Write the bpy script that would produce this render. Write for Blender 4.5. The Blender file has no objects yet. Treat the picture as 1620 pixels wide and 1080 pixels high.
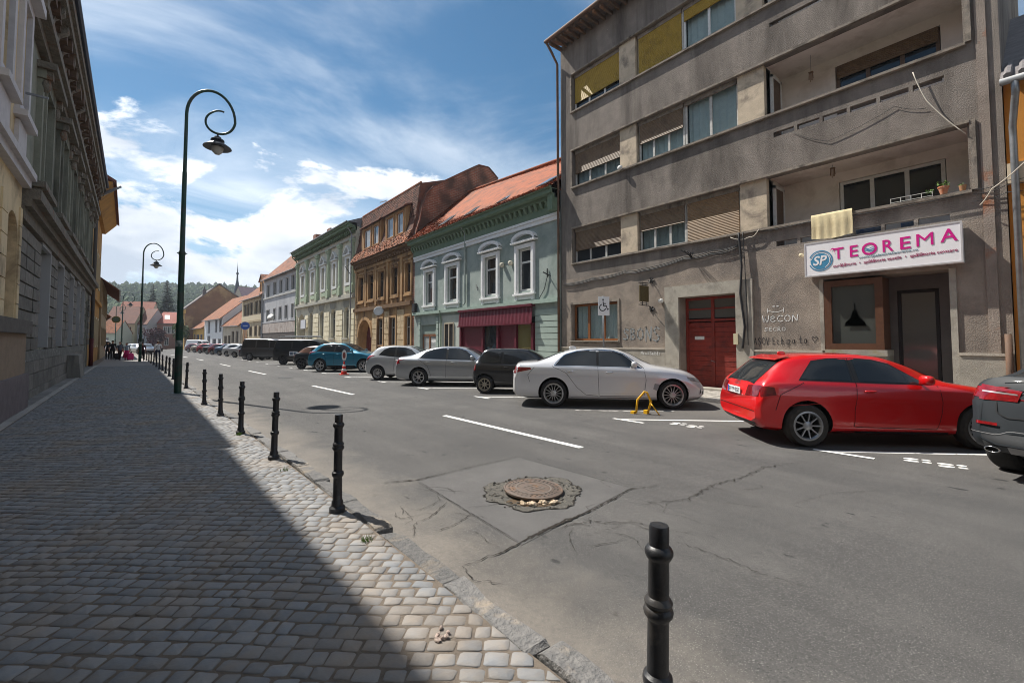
import bpy, bmesh, math, random
from mathutils import Vector, Matrix
from mathutils.bvhtree import BVHTree
R = random.Random(7)
rad = math.radians
SC = bpy.context.scene
COL = SC.collection

# ------------------------------------------------------------------ camera, sky, sun, exposure
cam_d = bpy.data.cameras.new('camera'); cam = bpy.data.objects.new('camera', cam_d); COL.objects.link(cam)
PSI = math.atan(0.8); PITCH = rad(2.5); EYE = 1.76
cam.location = (0, 0, EYE)
_f = Vector((math.sin(PSI) * math.cos(PITCH), math.cos(PSI) * math.cos(PITCH), math.sin(PITCH)))
cam.rotation_euler = _f.to_track_quat('-Z', 'Y').to_euler()
cam_d.sensor_width = 36.0; cam_d.lens = 36.0 * 700 / 1620
cam_d.shift_y = -(700 * math.tan(PITCH) + 2) / 1620
cam_d.clip_start = 0.05; cam_d.clip_end = 4000
SC.camera = cam
SC.view_settings.view_transform = 'Standard'; SC.view_settings.look = 'None'
SC.view_settings.gamma = 1; SC.view_settings.use_curve_mapping = False
SC.view_settings.exposure = 0.73
SC.cycles.use_denoising = True; SC.cycles.filter_width = 1.0
SC.cycles.use_adaptive_sampling = True; SC.cycles.adaptive_threshold = 0.015
SC.cycles.max_bounces = 6; SC.cycles.transparent_max_bounces = 8
SC.cycles.sample_clamp_indirect = 6.0

SUNV = Vector((-0.202, 0.544, 0.814)).normalized()
sun_d = bpy.data.lights.new('sun', 'SUN'); sun_d.energy = 4.7; sun_d.angle = rad(0.53); sun_d.color = (1.0, 0.95, 0.87)
sun = bpy.data.objects.new('sun', sun_d); COL.objects.link(sun)
sun.rotation_euler = SUNV.to_track_quat('Z', 'Y').to_euler(); sun.location = (0, 0, 40)

W = bpy.data.worlds.new('World'); SC.world = W; W.use_nodes = True
def sky_nodes():
    nt = W.node_tree; N = nt.nodes; N.clear(); L = nt.links.new
    def nd(t, **k):
        n = N.new(t)
        for a, b in k.items(): setattr(n, a, b)
        return n
    def math_(op, a, b=None, c=None, clamp=False):
        n = nd('ShaderNodeMath', operation=op, use_clamp=clamp)
        for i, q in enumerate((a, b, c)):
            if q is None: continue
            if hasattr(q, 'is_linked') or hasattr(q, 'links'): L(q, n.inputs[i])
            else: n.inputs[i].default_value = q
        return n.outputs[0]
    def ramp(v, pts, interp='EASE'):
        n = nd('ShaderNodeValToRGB'); n.color_ramp.interpolation = interp
        e = n.color_ramp.elements
        while len(e) < len(pts): e.new(0.5)
        for i, (p, c) in enumerate(pts):
            e[i].position = p; e[i].color = (c, c, c, 1) if not isinstance(c, tuple) else (*c, 1)
        L(v, n.inputs[0]); return n.outputs[0]
    def mix(f, a, b):
        n = nd('ShaderNodeMix', data_type='RGBA')
        if hasattr(f, 'links'): L(f, n.inputs[0])
        else: n.inputs[0].default_value = f
        for q, i in ((a, 6), (b, 7)):
            if hasattr(q, 'links'): L(q, n.inputs[i])
            else: n.inputs[i].default_value = (*q, 1)
        return n.outputs[2]
    tc = nd('ShaderNodeTexCoord'); g = tc.outputs['Generated']
    sky = nd('ShaderNodeTexSky', sky_type='NISHITA'); sky.sun_disc = False
    sky.sun_elevation = math.asin(SUNV.z); sky.sun_rotation = math.atan2(SUNV.x, SUNV.y)
    sky.air_density = 1.0; sky.dust_density = 0.4; sky.ozone_density = 2.2; sky.altitude = 600
    sx = nd('ShaderNodeSeparateXYZ'); L(g, sx.inputs[0])
    z = math_('MAXIMUM', sx.outputs[2], 0.0)
    den = math_('ADD', z, 0.16)
    px = math_('DIVIDE', sx.outputs[0], den); py = math_('DIVIDE', sx.outputs[1], den)
    cmb = nd('ShaderNodeCombineXYZ'); L(px, cmb.inputs[0]); L(py, cmb.inputs[1])
    def noise(vec, scale, detail, rough=0.55, sc=(1, 1, 1), rot=0, loc=(0, 0, 0), dist=0.0):
        m = nd('ShaderNodeMapping'); m.inputs['Scale'].default_value = sc; m.inputs['Rotation'].default_value = (0, 0, rot); m.inputs['Location'].default_value = loc
        L(vec, m.inputs[0])
        n = nd('ShaderNodeTexNoise'); n.inputs['Scale'].default_value = scale; n.inputs['Detail'].default_value = detail
        n.inputs['Roughness'].default_value = rough; n.inputs['Distortion'].default_value = dist
        L(m.outputs[0], n.inputs[0]); return n.outputs[0]
    # high thin streaks
    cir = noise(cmb.outputs[0], 1.0, 9, 0.56, (0.75, 1.2, 1), rad(-28), (3.1, 1.7, 0), 0.7)
    cir2 = noise(cmb.outputs[0], 0.45, 3, 0.5, (1, 1, 1), 0.3, (0.65, 2.2, 0))
    cm = math_('MULTIPLY', ramp(cir, [(0.36, 0.0), (0.72, 1.0)]), ramp(cir2, [(0.34, 0.10), (0.56, 1.0)]))
    # lower heaped clouds: more of them towards the horizon
    cu = noise(g, 3.6, 10, 0.58, (1, 1, 2.3), 0, (0.42, 0.13, 0.31), 0.25)
    band = ramp(z, [(0.0, 0.625), (0.16, 0.615), (0.32, 0.545), (0.43, 0.28), (0.62, 0.22)], 'LINEAR')
    dens = math_('ADD', cu, math_('SUBTRACT', band, 0.5))
    cum = ramp(dens, [(0.535, 0.0), (0.60, 1.0)])
    up = nd('ShaderNodeVectorMath', operation='ADD'); L(g, up.inputs[0]); up.inputs[1].default_value = (-0.012, 0.03, 0.055)
    cu_up = noise(up.outputs[0], 3.6, 5, 0.5, (1, 1, 2.3), 0, (0.42, 0.13, 0.31), 0.25)
    shade = ramp(math_('SUBTRACT', math_('ADD', cu_up, math_('SUBTRACT', band, 0.5)), 0.5), [(0.0, 1.0), (0.07, 0.62), (0.24, 0.0)], 'LINEAR')
    ccol = mix(shade, (3.2, 3.7, 4.4), (7.7, 7.75, 7.7))
    hs = nd('ShaderNodeHueSaturation'); hs.inputs['Saturation'].default_value = 1.24; hs.inputs['Value'].default_value = 0.54; hs.inputs['Hue'].default_value = 0.487; L(sky.outputs[0], hs.inputs['Color'])
    s1 = mix(math_('MULTIPLY', cm, 0.86), hs.outputs[0], (6.8, 7.1, 7.4))
    s2 = mix(cum, s1, ccol)
    bg = nd('ShaderNodeBackground'); bg.inputs[1].default_value = 0.116; L(s2, bg.inputs[0])
    out = nd('ShaderNodeOutputWorld'); L(bg.outputs[0], out.inputs[0])
sky_nodes()

# ------------------------------------------------------------------ helpers
def lerp(a, b, t): return a + (b - a) * t
def tab(pts):
    def f(x):
        if x <= pts[0][0]: return pts[0][1]
        for (a, b), (c, d) in zip(pts, pts[1:]):
            if x <= c: return b + (d - b) * (x - a) / (c - a)
        return pts[-1][1]
    return f
def smooth_tab(pts):                     # monotone-ish cubic through the points
    n = len(pts); m = []
    for i in range(n):
        if i == 0: m.append((pts[1][1] - pts[0][1]) / (pts[1][0] - pts[0][0]))
        elif i == n - 1: m.append((pts[-1][1] - pts[-2][1]) / (pts[-1][0] - pts[-2][0]))
        else:
            a = (pts[i][1] - pts[i-1][1]) / (pts[i][0] - pts[i-1][0]); b = (pts[i+1][1] - pts[i][1]) / (pts[i+1][0] - pts[i][0])
            m.append(0 if a * b <= 0 else 2 * a * b / (a + b))
    def f(x):
        if x <= pts[0][0]: return pts[0][1]
        if x >= pts[-1][0]: return pts[-1][1]
        for i in range(n - 1):
            if x <= pts[i+1][0]:
                h = pts[i+1][0] - pts[i][0]; t = (x - pts[i][0]) / h
                return ((2*t**3 - 3*t*t + 1) * pts[i][1] + (t**3 - 2*t*t + t) * h * m[i] + (-2*t**3 + 3*t*t) * pts[i+1][1] + (t**3 - t*t) * h * m[i+1])
    return f
def gz(y): return -0.004 * y

class B:
    """collects faces; build() links them as one mesh object"""
    def __init__(s, T=None): s.v = []; s.f = []; s.m = []; s.T = T
    def add(s, vs, fs, mi=0):
        o = len(s.v)
        s.v += [s.T(p) if s.T else tuple(p) for p in vs]
        s.f += [tuple(o + i for i in f) for f in fs]; s.m += [mi] * len(fs)
        return s
    def box(s, a, b, mi=0):
        (x0, y0, z0), (x1, y1, z1) = a, b
        return s.add([(x0,y0,z0),(x1,y0,z0),(x1,y1,z0),(x0,y1,z0),(x0,y0,z1),(x1,y0,z1),(x1,y1,z1),(x0,y1,z1)],
              [(0,3,2,1),(4,5,6,7),(0,1,5,4),(1,2,6,5),(2,3,7,6),(3,0,4,7)], mi)
    def poly(s, pts, mi=0): return s.add(pts, [tuple(range(len(pts)))], mi)
    def prism(s, poly, ax, a, b, mi=0):      # extrude a 2D outline along axis ax from a to b
        def P(q, t):
            p = list(q); p.insert(ax, t); return tuple(p)
        n = len(poly)
        vs = [P(q, a) for q in poly] + [P(q, b) for q in poly]
        return s.add(vs, [tuple(range(n))[::-1], tuple(range(n, 2*n))] + [(i, (i+1) % n, n + (i+1) % n, n + i) for i in range(n)], mi)
    def tube(s, path, r, n=8, mi=0, cap=True):
        path = [Vector(p) for p in path]; rs = r if isinstance(r, (list, tuple)) else [r] * len(path)
        vs = []; fs = []; ref = None
        for i, p in enumerate(path):
            d = (path[min(i+1, len(path)-1)] - path[max(i-1, 0)]).normalized()
            if ref is None: ref = Vector((0, 0, 1)) if abs(d.z) < 0.9 else Vector((1, 0, 0))
            u = d.cross(ref).normalized(); w = u.cross(d).normalized(); ref = w
            for k in range(n):
                t = 2 * math.pi * k / n
                vs.append(p + (u * math.cos(t) + w * math.sin(t)) * rs[i])
        for i in range(len(path) - 1):
            for k in range(n):
                fs.append((i*n + k, i*n + (k+1) % n, (i+1)*n + (k+1) % n, (i+1)*n + k))
        if cap: fs += [tuple(range(n))[::-1], tuple(range((len(path)-1)*n, len(path)*n))]
        return s.add([tuple(v) for v in vs], fs, mi)
    def lathe(s, prof, c=(0, 0, 0), n=16, mi=0, M=None, cap=True):     # (r, z) outline about the vertical axis
        vs = []; fs = []
        for r, z in prof:
            for k in range(n):
                t = 2 * math.pi * k / n; p = Vector((r * math.cos(t), r * math.sin(t), z))
                if M: p = M @ p
                vs.append((c[0] + p.x, c[1] + p.y, c[2] + p.z))
        for i in range(len(prof) - 1):
            for k in range(n): fs.append((i*n + k, i*n + (k+1) % n, (i+1)*n + (k+1) % n, (i+1)*n + k))
        if cap and prof[0][0] > 1e-5: fs.append(tuple(range(n))[::-1])
        if cap and prof[-1][0] > 1e-5: fs.append(tuple(range((len(prof)-1)*n, len(prof)*n)))
        return s.add(vs, fs, mi)
    def blob(s, c, r, mi=0, nu=12, nv=8, e=0.75, M=None):    # superellipsoid
        vs = []; fs = []
        def pw(v): return math.copysign(abs(v) ** e, v)
        for i in range(nv + 1):
            a = -math.pi/2 + math.pi * i / nv
            for k in range(nu):
                t = 2 * math.pi * k / nu
                p = Vector((r[0]*pw(math.cos(a))*pw(math.cos(t)), r[1]*pw(math.cos(a))*pw(math.sin(t)), r[2]*pw(math.sin(a))))
                if M: p = M @ p
                vs.append((c[0]+p.x, c[1]+p.y, c[2]+p.z))
        for i in range(nv):
            for k in range(nu): fs.append((i*nu+k, i*nu+(k+1) % nu, (i+1)*nu+(k+1) % nu, (i+1)*nu+k))
        return s.add(vs, fs, mi)
    def rock(s, c, r, rr, mi=0):                             # angular broken stone
        o = len(s.v); s.blob(c, r, mi, 7, 5, 1.0, Matrix.Rotation(rr.uniform(0, 6.3), 3, 'Z'))
        for i in range(o, len(s.v)):
            x, y, z = s.v[i]; k = rr.uniform(.62, 1.2); s.v[i] = (c[0] + (x-c[0])*k, c[1] + (y-c[1])*k, c[2] + (z-c[2])*k)
        return s
    def mesh(s, name, mats, smooth=False, sharp=None):
        me = bpy.data.meshes.new(name); me.from_pydata(s.v, [], s.f)
        for m in (mats if isinstance(mats, (list, tuple)) else [mats]): me.materials.append(m)
        if any(s.m): me.polygons.foreach_set('material_index', s.m)
        me.update()
        if smooth:
            me.polygons.foreach_set('use_smooth', [True] * len(me.polygons))
            if sharp: me.set_sharp_from_angle(angle=rad(sharp))
        return me
    def build(s, name, mats, parent=None, smooth=False, sharp=None):
        return link(name, s.mesh(name, mats, smooth, sharp), parent)
def link(name, data, parent=None, local=False):
    o = bpy.data.objects.new(name, data); COL.objects.link(o)
    if parent is not None:
        o.parent = parent
        if not local and not parent.get('_l'):
            w = Vector(parent.location)
            p = parent
            o.matrix_parent_inverse = Matrix.Translation(-world_loc(parent))
    return o
def world_loc(o):
    # parts built in world coordinates keep a zero location; only root empties are moved
    return Vector(o.location) if o.parent is None else Vector((0, 0, 0))
def tag(o, label, cat, group=None):
    o['label'] = label; o['category'] = cat
    if group: o['group'] = group
    return o
def thing(name, label, cat, loc=(0, 0, 0), rz=0, group=None):
    o = bpy.data.objects.new(name, None); COL.objects.link(o)
    o.location = loc; o.rotation_euler = (0, 0, rz); o.empty_display_size = 0.3
    return tag(o, label, cat, group)
def struct(o): o['kind'] = 'structure'; return o
def stuff(o): o['kind'] = 'stuff'; return o

# ------------------------------------------------------------------ materials
MATS = {}
def M(name, c1, c2=None, rough=0.8, scale=6, bump=0.0, bscale=80, stain=None, sscale=0.7, sthr=(0.5, 0.66), metal=0, spec=0.35, island=0.0, coat=0, streak=False, bdist=0.02, objvar=0.0, fine=None):
    if name in MATS: return MATS[name]
    m = bpy.data.materials.new(name); m.use_nodes = True; nt = m.node_tree; N = nt.nodes; L = nt.links.new
    p = N['Principled BSDF']; p.inputs['Roughness'].default_value = rough; p.inputs['Metallic'].default_value = metal
    p.inputs['Specular IOR Level'].default_value = spec
    if coat: p.inputs['Coat Weight'].default_value = coat; p.inputs['Coat Roughness'].default_value = 0.04
    p.inputs['Base Color'].default_value = (*c1, 1)
    geo = N.new('ShaderNodeNewGeometry'); pos = geo.outputs['Position']
    def noise(sc, det=5, ro=0.6, vec=pos, dis=0.0):
        n = N.new('ShaderNodeTexNoise'); n.inputs['Scale'].default_value = sc; n.inputs['Detail'].default_value = det; n.inputs['Roughness'].default_value = ro; n.inputs['Distortion'].default_value = dis
        L(vec, n.inputs['Vector']); return n.outputs[0]
    def rmp(v, a, b):
        n = N.new('ShaderNodeMapRange'); n.inputs[1].default_value = a; n.inputs[2].default_value = b; L(v, n.inputs[0]); return n.outputs[0]
    def mx(f, a, b, mode='MIX'):
        n = N.new('ShaderNodeMix'); n.data_type = 'RGBA'; n.blend_type = mode
        if hasattr(f, 'links'): L(f, n.inputs[0])
        else: n.inputs[0].default_value = f
        for q, i in ((a, 6), (b, 7)):
            if hasattr(q, 'links'): L(q, n.inputs[i])
            else: n.inputs[i].default_value = (*q, 1)
        return n.outputs[2]
    col = None
    if c2 is not None: col = mx(rmp(noise(scale), 0.32, 0.68), c1, c2)
    if fine is not None: col = mx(rmp(noise(fine[0], 3), fine[1], fine[1] + 0.06), col if col is not None else c1, fine[2])
    if stain is not None:
        vec = pos
        if streak:
            mp = N.new('ShaderNodeMapping'); mp.inputs['Scale'].default_value = (1, 1, 0.18); L(pos, mp.inputs[0]); vec = mp.outputs[0]
        col = mx(rmp(noise(sscale, 8, 0.65, vec, 0.4), sthr[0], sthr[1]), col if col is not None else c1, stain)
    if island or objvar:
        if island: r = geo.outputs['Random Per Island']
        else: r = None
        if objvar:
            oi = N.new('ShaderNodeObjectInfo')
            if r is not None:
                a = N.new('ShaderNodeMath'); a.operation = 'ADD'; L(r, a.inputs[0]); L(oi.outputs['Random'], a.inputs[1])
                b = N.new('ShaderNodeMath'); b.operation = 'FRACT'; L(a.outputs[0], b.inputs[0]); r = b.outputs[0]
            else: r = oi.outputs['Random']
        k = max(island, objvar)
        n = N.new('ShaderNodeMapRange'); n.inputs[3].default_value = 1 - k; n.inputs[4].default_value = 1 + k; L(r, n.inputs[0])
        hs = N.new('ShaderNodeHueSaturation'); L(n.outputs[0], hs.inputs['Value'])
        if col is not None: L(col, hs.inputs['Color'])
        else: hs.inputs['Color'].default_value = (*c1, 1)
        col = hs.outputs[0]
    if col is not None: L(col, p.inputs['Base Color'])
    if bump:
        bp = N.new('ShaderNodeBump'); bp.inputs['Strength'].default_value = bump; bp.inputs['Distance'].default_value = bdist
        L(noise(bscale, 4, 0.65), bp.inputs['Height']); L(bp.outputs[0], p.inputs['Normal'])
    MATS[name] = m; return m
def glass(name, tint=(0.02, 0.025, 0.03), clear=0.0, rough=0.03):
    if name in MATS: return MATS[name]
    m = bpy.data.materials.new(name); m.use_nodes = True; nt = m.node_tree; N = nt.nodes; L = nt.links.new
    p = N['Principled BSDF']; p.inputs['Base Color'].default_value = (*tint, 1); p.inputs['Roughness'].default_value = rough
    p.inputs['Specular IOR Level'].default_value = 0.55
    geo = N.new('ShaderNodeNewGeometry')
    n = N.new('ShaderNodeTexNoise'); n.inputs['Scale'].default_value = 1.3; n.inputs['Detail'].default_value = 1; L(geo.outputs['Position'], n.inputs['Vector'])
    bp = N.new('ShaderNodeBump'); bp.inputs['Strength'].default_value = 0.06; bp.inputs['Distance'].default_value = 0.05; L(n.outputs[0], bp.inputs['Height']); L(bp.outputs[0], p.inputs['Normal'])
    if clear:
        t = N.new('ShaderNodeBsdfTransparent'); t.inputs[0].default_value = (0.85, 0.9, 0.9, 1)
        mxs = N.new('ShaderNodeMixShader'); mxs.inputs[0].default_value = clear
        L(p.outputs[0], mxs.inputs[1]); L(t.outputs[0], mxs.inputs[2]); L(mxs.outputs[0], N['Material Output'].inputs[0])
    MATS[name] = m; return m
def slat_mat(name, c1, c2, period):
    if name in MATS: return MATS[name]
    m = M(name, c1, c2, rough=0.6, scale=9, stain=tuple(q * 0.6 for q in c1), sscale=2.2, sthr=(0.5, 0.75))
    nt = m.node_tree; N = nt.nodes; L = nt.links.new; p = N['Principled BSDF']
    geo = N.new('ShaderNodeNewGeometry'); wv = N.new('ShaderNodeTexWave'); wv.bands_direction = 'Z'; wv.wave_profile = 'SIN'
    wv.inputs['Scale'].default_value = 2 * math.pi / period / 20 ; wv.inputs['Distortion'].default_value = 0
    L(geo.outputs['Position'], wv.inputs['Vector'])
    bp = N.new('ShaderNodeBump'); bp.inputs['Strength'].default_value = 0.9; bp.inputs['Distance'].default_value = 0.012; L(wv.outputs['Fac'], bp.inputs['Height']); L(bp.outputs[0], p.inputs['Normal'])
    return m
def brick_mat(name, c1, c2, mortar, axis='XZ', scale=1.0, stain=None):
    if name in MATS: return MATS[name]
    m = bpy.data.materials.new(name); m.use_nodes = True; nt = m.node_tree; N = nt.nodes; L = nt.links.new; p = N['Principled BSDF']
    p.inputs['Roughness'].default_value = 0.9
    geo = N.new('ShaderNodeNewGeometry'); sp = N.new('ShaderNodeSeparateXYZ'); L(geo.outputs['Position'], sp.inputs[0])
    cb = N.new('ShaderNodeCombineXYZ'); L(sp.outputs['XYZ'.index(axis[0])], cb.inputs[0]); L(sp.outputs[2], cb.inputs[1])
    br = N.new('ShaderNodeTexBrick'); L(cb.outputs[0], br.inputs['Vector']); br.inputs['Color1'].default_value = (*c1, 1); br.inputs['Color2'].default_value = (*c2, 1); br.inputs['Mortar'].default_value = (*mortar, 1)
    br.inputs['Scale'].default_value = scale; br.inputs['Brick Width'].default_value = 0.27; br.inputs['Row Height'].default_value = 0.085; br.inputs['Mortar Size'].default_value = 0.012
    n = N.new('ShaderNodeTexNoise'); n.inputs['Scale'].default_value = 0.7; n.inputs['Detail'].default_value = 7; L(geo.outputs['Position'], n.inputs['Vector'])
    mr = N.new('ShaderNodeMapRange'); mr.inputs[1].default_value = 0.44; mr.inputs[2].default_value = 0.62; L(n.outputs[0], mr.inputs[0])
    mx = N.new('ShaderNodeMix'); mx.data_type = 'RGBA'; L(mr.outputs[0], mx.inputs[0]); L(br.outputs[0], mx.inputs[6]); mx.inputs[7].default_value = (*(stain or tuple(q * 0.5 for q in c1)), 1)
    L(mx.outputs[2], p.inputs['Base Color'])
    bp = N.new('ShaderNodeBump'); bp.inputs['Strength'].default_value = 0.8; bp.inputs['Distance'].default_value = 0.02; bp.invert = True; L(br.outputs['Fac'], bp.inputs['Height']); L(bp.outputs[0], p.inputs['Normal'])
    MATS[name] = m; return m

def text_mesh(body, size=1.0, shear=0.0, extrude=0.002, bold=0.0, spacing=1.0):
    c = bpy.data.curves.new('text', 'FONT'); c.body = body; c.size = size; c.shear = shear; c.extrude = extrude; c.offset = bold; c.space_character = spacing
    c.align_x = 'LEFT'; c.resolution_u = 3
    o = bpy.data.objects.new('text', c); COL.objects.link(o)
    dg = bpy.context.evaluated_depsgraph_get(); me = bpy.data.meshes.new_from_object(o.evaluated_get(dg))
    bpy.data.objects.remove(o); bpy.data.curves.remove(c)
    return me
def place_text(name, body, parent, mat, fn, width=None, height=None, **k):
    """text mesh fitted to width x height, each point mapped by fn(x, y, depth)"""
    me = text_mesh(body, **k)
    xs = [v.co.x for v in me.vertices]; ys = [v.co.y for v in me.vertices]
    if not xs: return None
    x0, x1, y0, y1 = min(xs), max(xs), min(ys), max(ys)
    sx = width / (x1 - x0) if width else 1; sy = height / (y1 - y0) if height else sx
    for v in me.vertices: v.co = fn((v.co.x - x0) * sx, (v.co.y - y0) * sy, v.co.z)
    me.materials.clear(); me.materials.append(mat)
    return link(name, me, parent)

# frames along a facade: s runs with Y, d points out to the street, z up
def right_frame(a, b=0.0): return lambda p: (a + b * p[0] - p[1], p[0], p[2])
def left_frame(a, b=0.0): return lambda p: (a + b * p[0] + p[1], p[0], p[2])
def wall(b, s0, s1, z0, z1, ops, d=0.0, rev=0.22, mi=0, rmi=None):
    rmi = mi if rmi is None else rmi
    S = sorted({s0, s1} | {q for o in ops for q in o[:2]}); Z = sorted({z0, z1} | {q for o in ops for q in o[2:4]})
    for i in range(len(S) - 1):
        for j in range(len(Z) - 1):
            sm, zm = (S[i] + S[i+1]) / 2, (Z[j] + Z[j+1]) / 2
            if any(o[0] < sm < o[1] and o[2] < zm < o[3] for o in ops): continue
            b.poly([(S[i], d, Z[j]), (S[i+1], d, Z[j]), (S[i+1], d, Z[j+1]), (S[i], d, Z[j+1])], mi)
    for o in ops:
        r = o[4] if len(o) > 4 else rev
        a0, a1, c0, c1 = o[:4]; e = d - r
        for q in ([(a0,d,c0),(a0,d,c1),(a0,e,c1),(a0,e,c0)], [(a1,d,c0),(a1,d,c1),(a1,e,c1),(a1,e,c0)], [(a0,d,c0),(a1,d,c0),(a1,e,c0),(a0,e,c0)], [(a0,d,c1),(a1,d,c1),(a1,e,c1),(a0,e,c1)]): b.poly(q, rmi)
def arch_fill(b, s0, s1, zs, zt, d=0.0, rev=0.25, n=10, mi=0):
    """fills a rectangular opening above its arch curve"""
    c = (s0 + s1) / 2; r = (s1 - s0) / 2; h = zt - zs - 0.004
    pts = [(c - r * math.cos(math.pi * i / n), zs + h * math.sin(math.pi * i / n)) for i in range(n + 1)]
    for (a, za), (e, ze) in zip(pts, pts[1:]):
        b.poly([(a, d, za), (e, d, ze), (e, d, zt), (a, d, zt)], mi)
        b.poly([(a, d, za), (e, d, ze), (e, d - rev, ze), (a, d - rev, za)], mi)
def frame_boxes(b, s0, s1, z0, z1, d, w, t, nx=1, zs=(), mi=0):
    b.box((s0, d, z0), (s0 + w, d + t, z1), mi); b.box((s1 - w, d, z0), (s1, d + t, z1), mi)
    b.box((s0 + w, d, z0), (s1 - w, d + t, z0 + w), mi); b.box((s0 + w, d, z1 - w), (s1 - w, d + t, z1), mi)
    for i in range(1, nx):
        c = s0 + (s1 - s0) * i / nx; b.box((c - w * 0.6, d + 0.004, z0 + w), (c + w * 0.6, d + t - 0.004, z1 - w), mi)
    for z in zs: b.box((s0 + w, d + 0.008, z - w * 0.45), (s1 - w, d + t - 0.008, z + w * 0.45), mi)
def win(parent, T, s0, s1, z0, z1, d, fm, gm, nx=2, zs=(), w=0.07, t=0.06, cells=True, curtain=None, name='window'):
    b = B(T); frame_boxes(b, s0, s1, z0, z1, d, w, t, nx, zs); o = b.build(name, fm, parent)
    Z = [z0] + list(zs) + [z1]
    if not cells: nx, Z = 1, [z0, z1]
    for i in range(nx):
        for k in range(len(Z) - 1):
            a, c = s0 + (s1 - s0) * i / nx, s0 + (s1 - s0) * (i + 1) / nx
            g = w * 0.5
            B(T).box((a + g, d + 0.012, Z[k] + g * 0.8), (c - g, d + 0.02, Z[k+1] - g * 0.8)).build('pane', gm, o)
    if curtain:
        b = B(T); n = max(6, int((s1 - s0) / 0.09)); pts = [(s0 + w + (s1 - s0 - 2*w) * i / n, d - 0.10 + 0.022 * math.sin(i * 2.1) + 0.012 * math.sin(i * 0.9)) for i in range(n + 1)]
        for (a, da), (c, dc) in zip(pts, pts[1:]): b.poly([(a, da, z0 + 0.02), (c, dc, z0 + 0.02), (c, dc, z1 - 0.02), (a, da, z1 - 0.02)])
        b.build('curtain', curtain, o, smooth=True)
    return o
# ------------------------------------------------------------------ ground, road, pavements
kerb_x = tab([(-30, 2.7), (1, 1.80), (4.5, 1.70), (7.1, 1.61), (12, 1.43), (20, 1.12), (25, 0.86), (30, 0.64), (35.6, 0.40), (42.4, 0.08), (46.5, -0.1), (60, -0.9), (90, -3.2), (110, -5.4), (125, -9), (134, -16)])
front_x = tab([(-30, 15), (43.4, 15), (66.5, 14.4), (85, 13.3), (100, 12.4), (108, 10.4), (125, 8.4), (138, 6.9), (150, 5)])
def rkerb_x(y): return front_x(y) - 2.55
left_x = tab([(-30, -1.4), (17, -3.0), (44, -3.92), (75, -5.2), (120, -9.5), (134, -20)])

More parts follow.
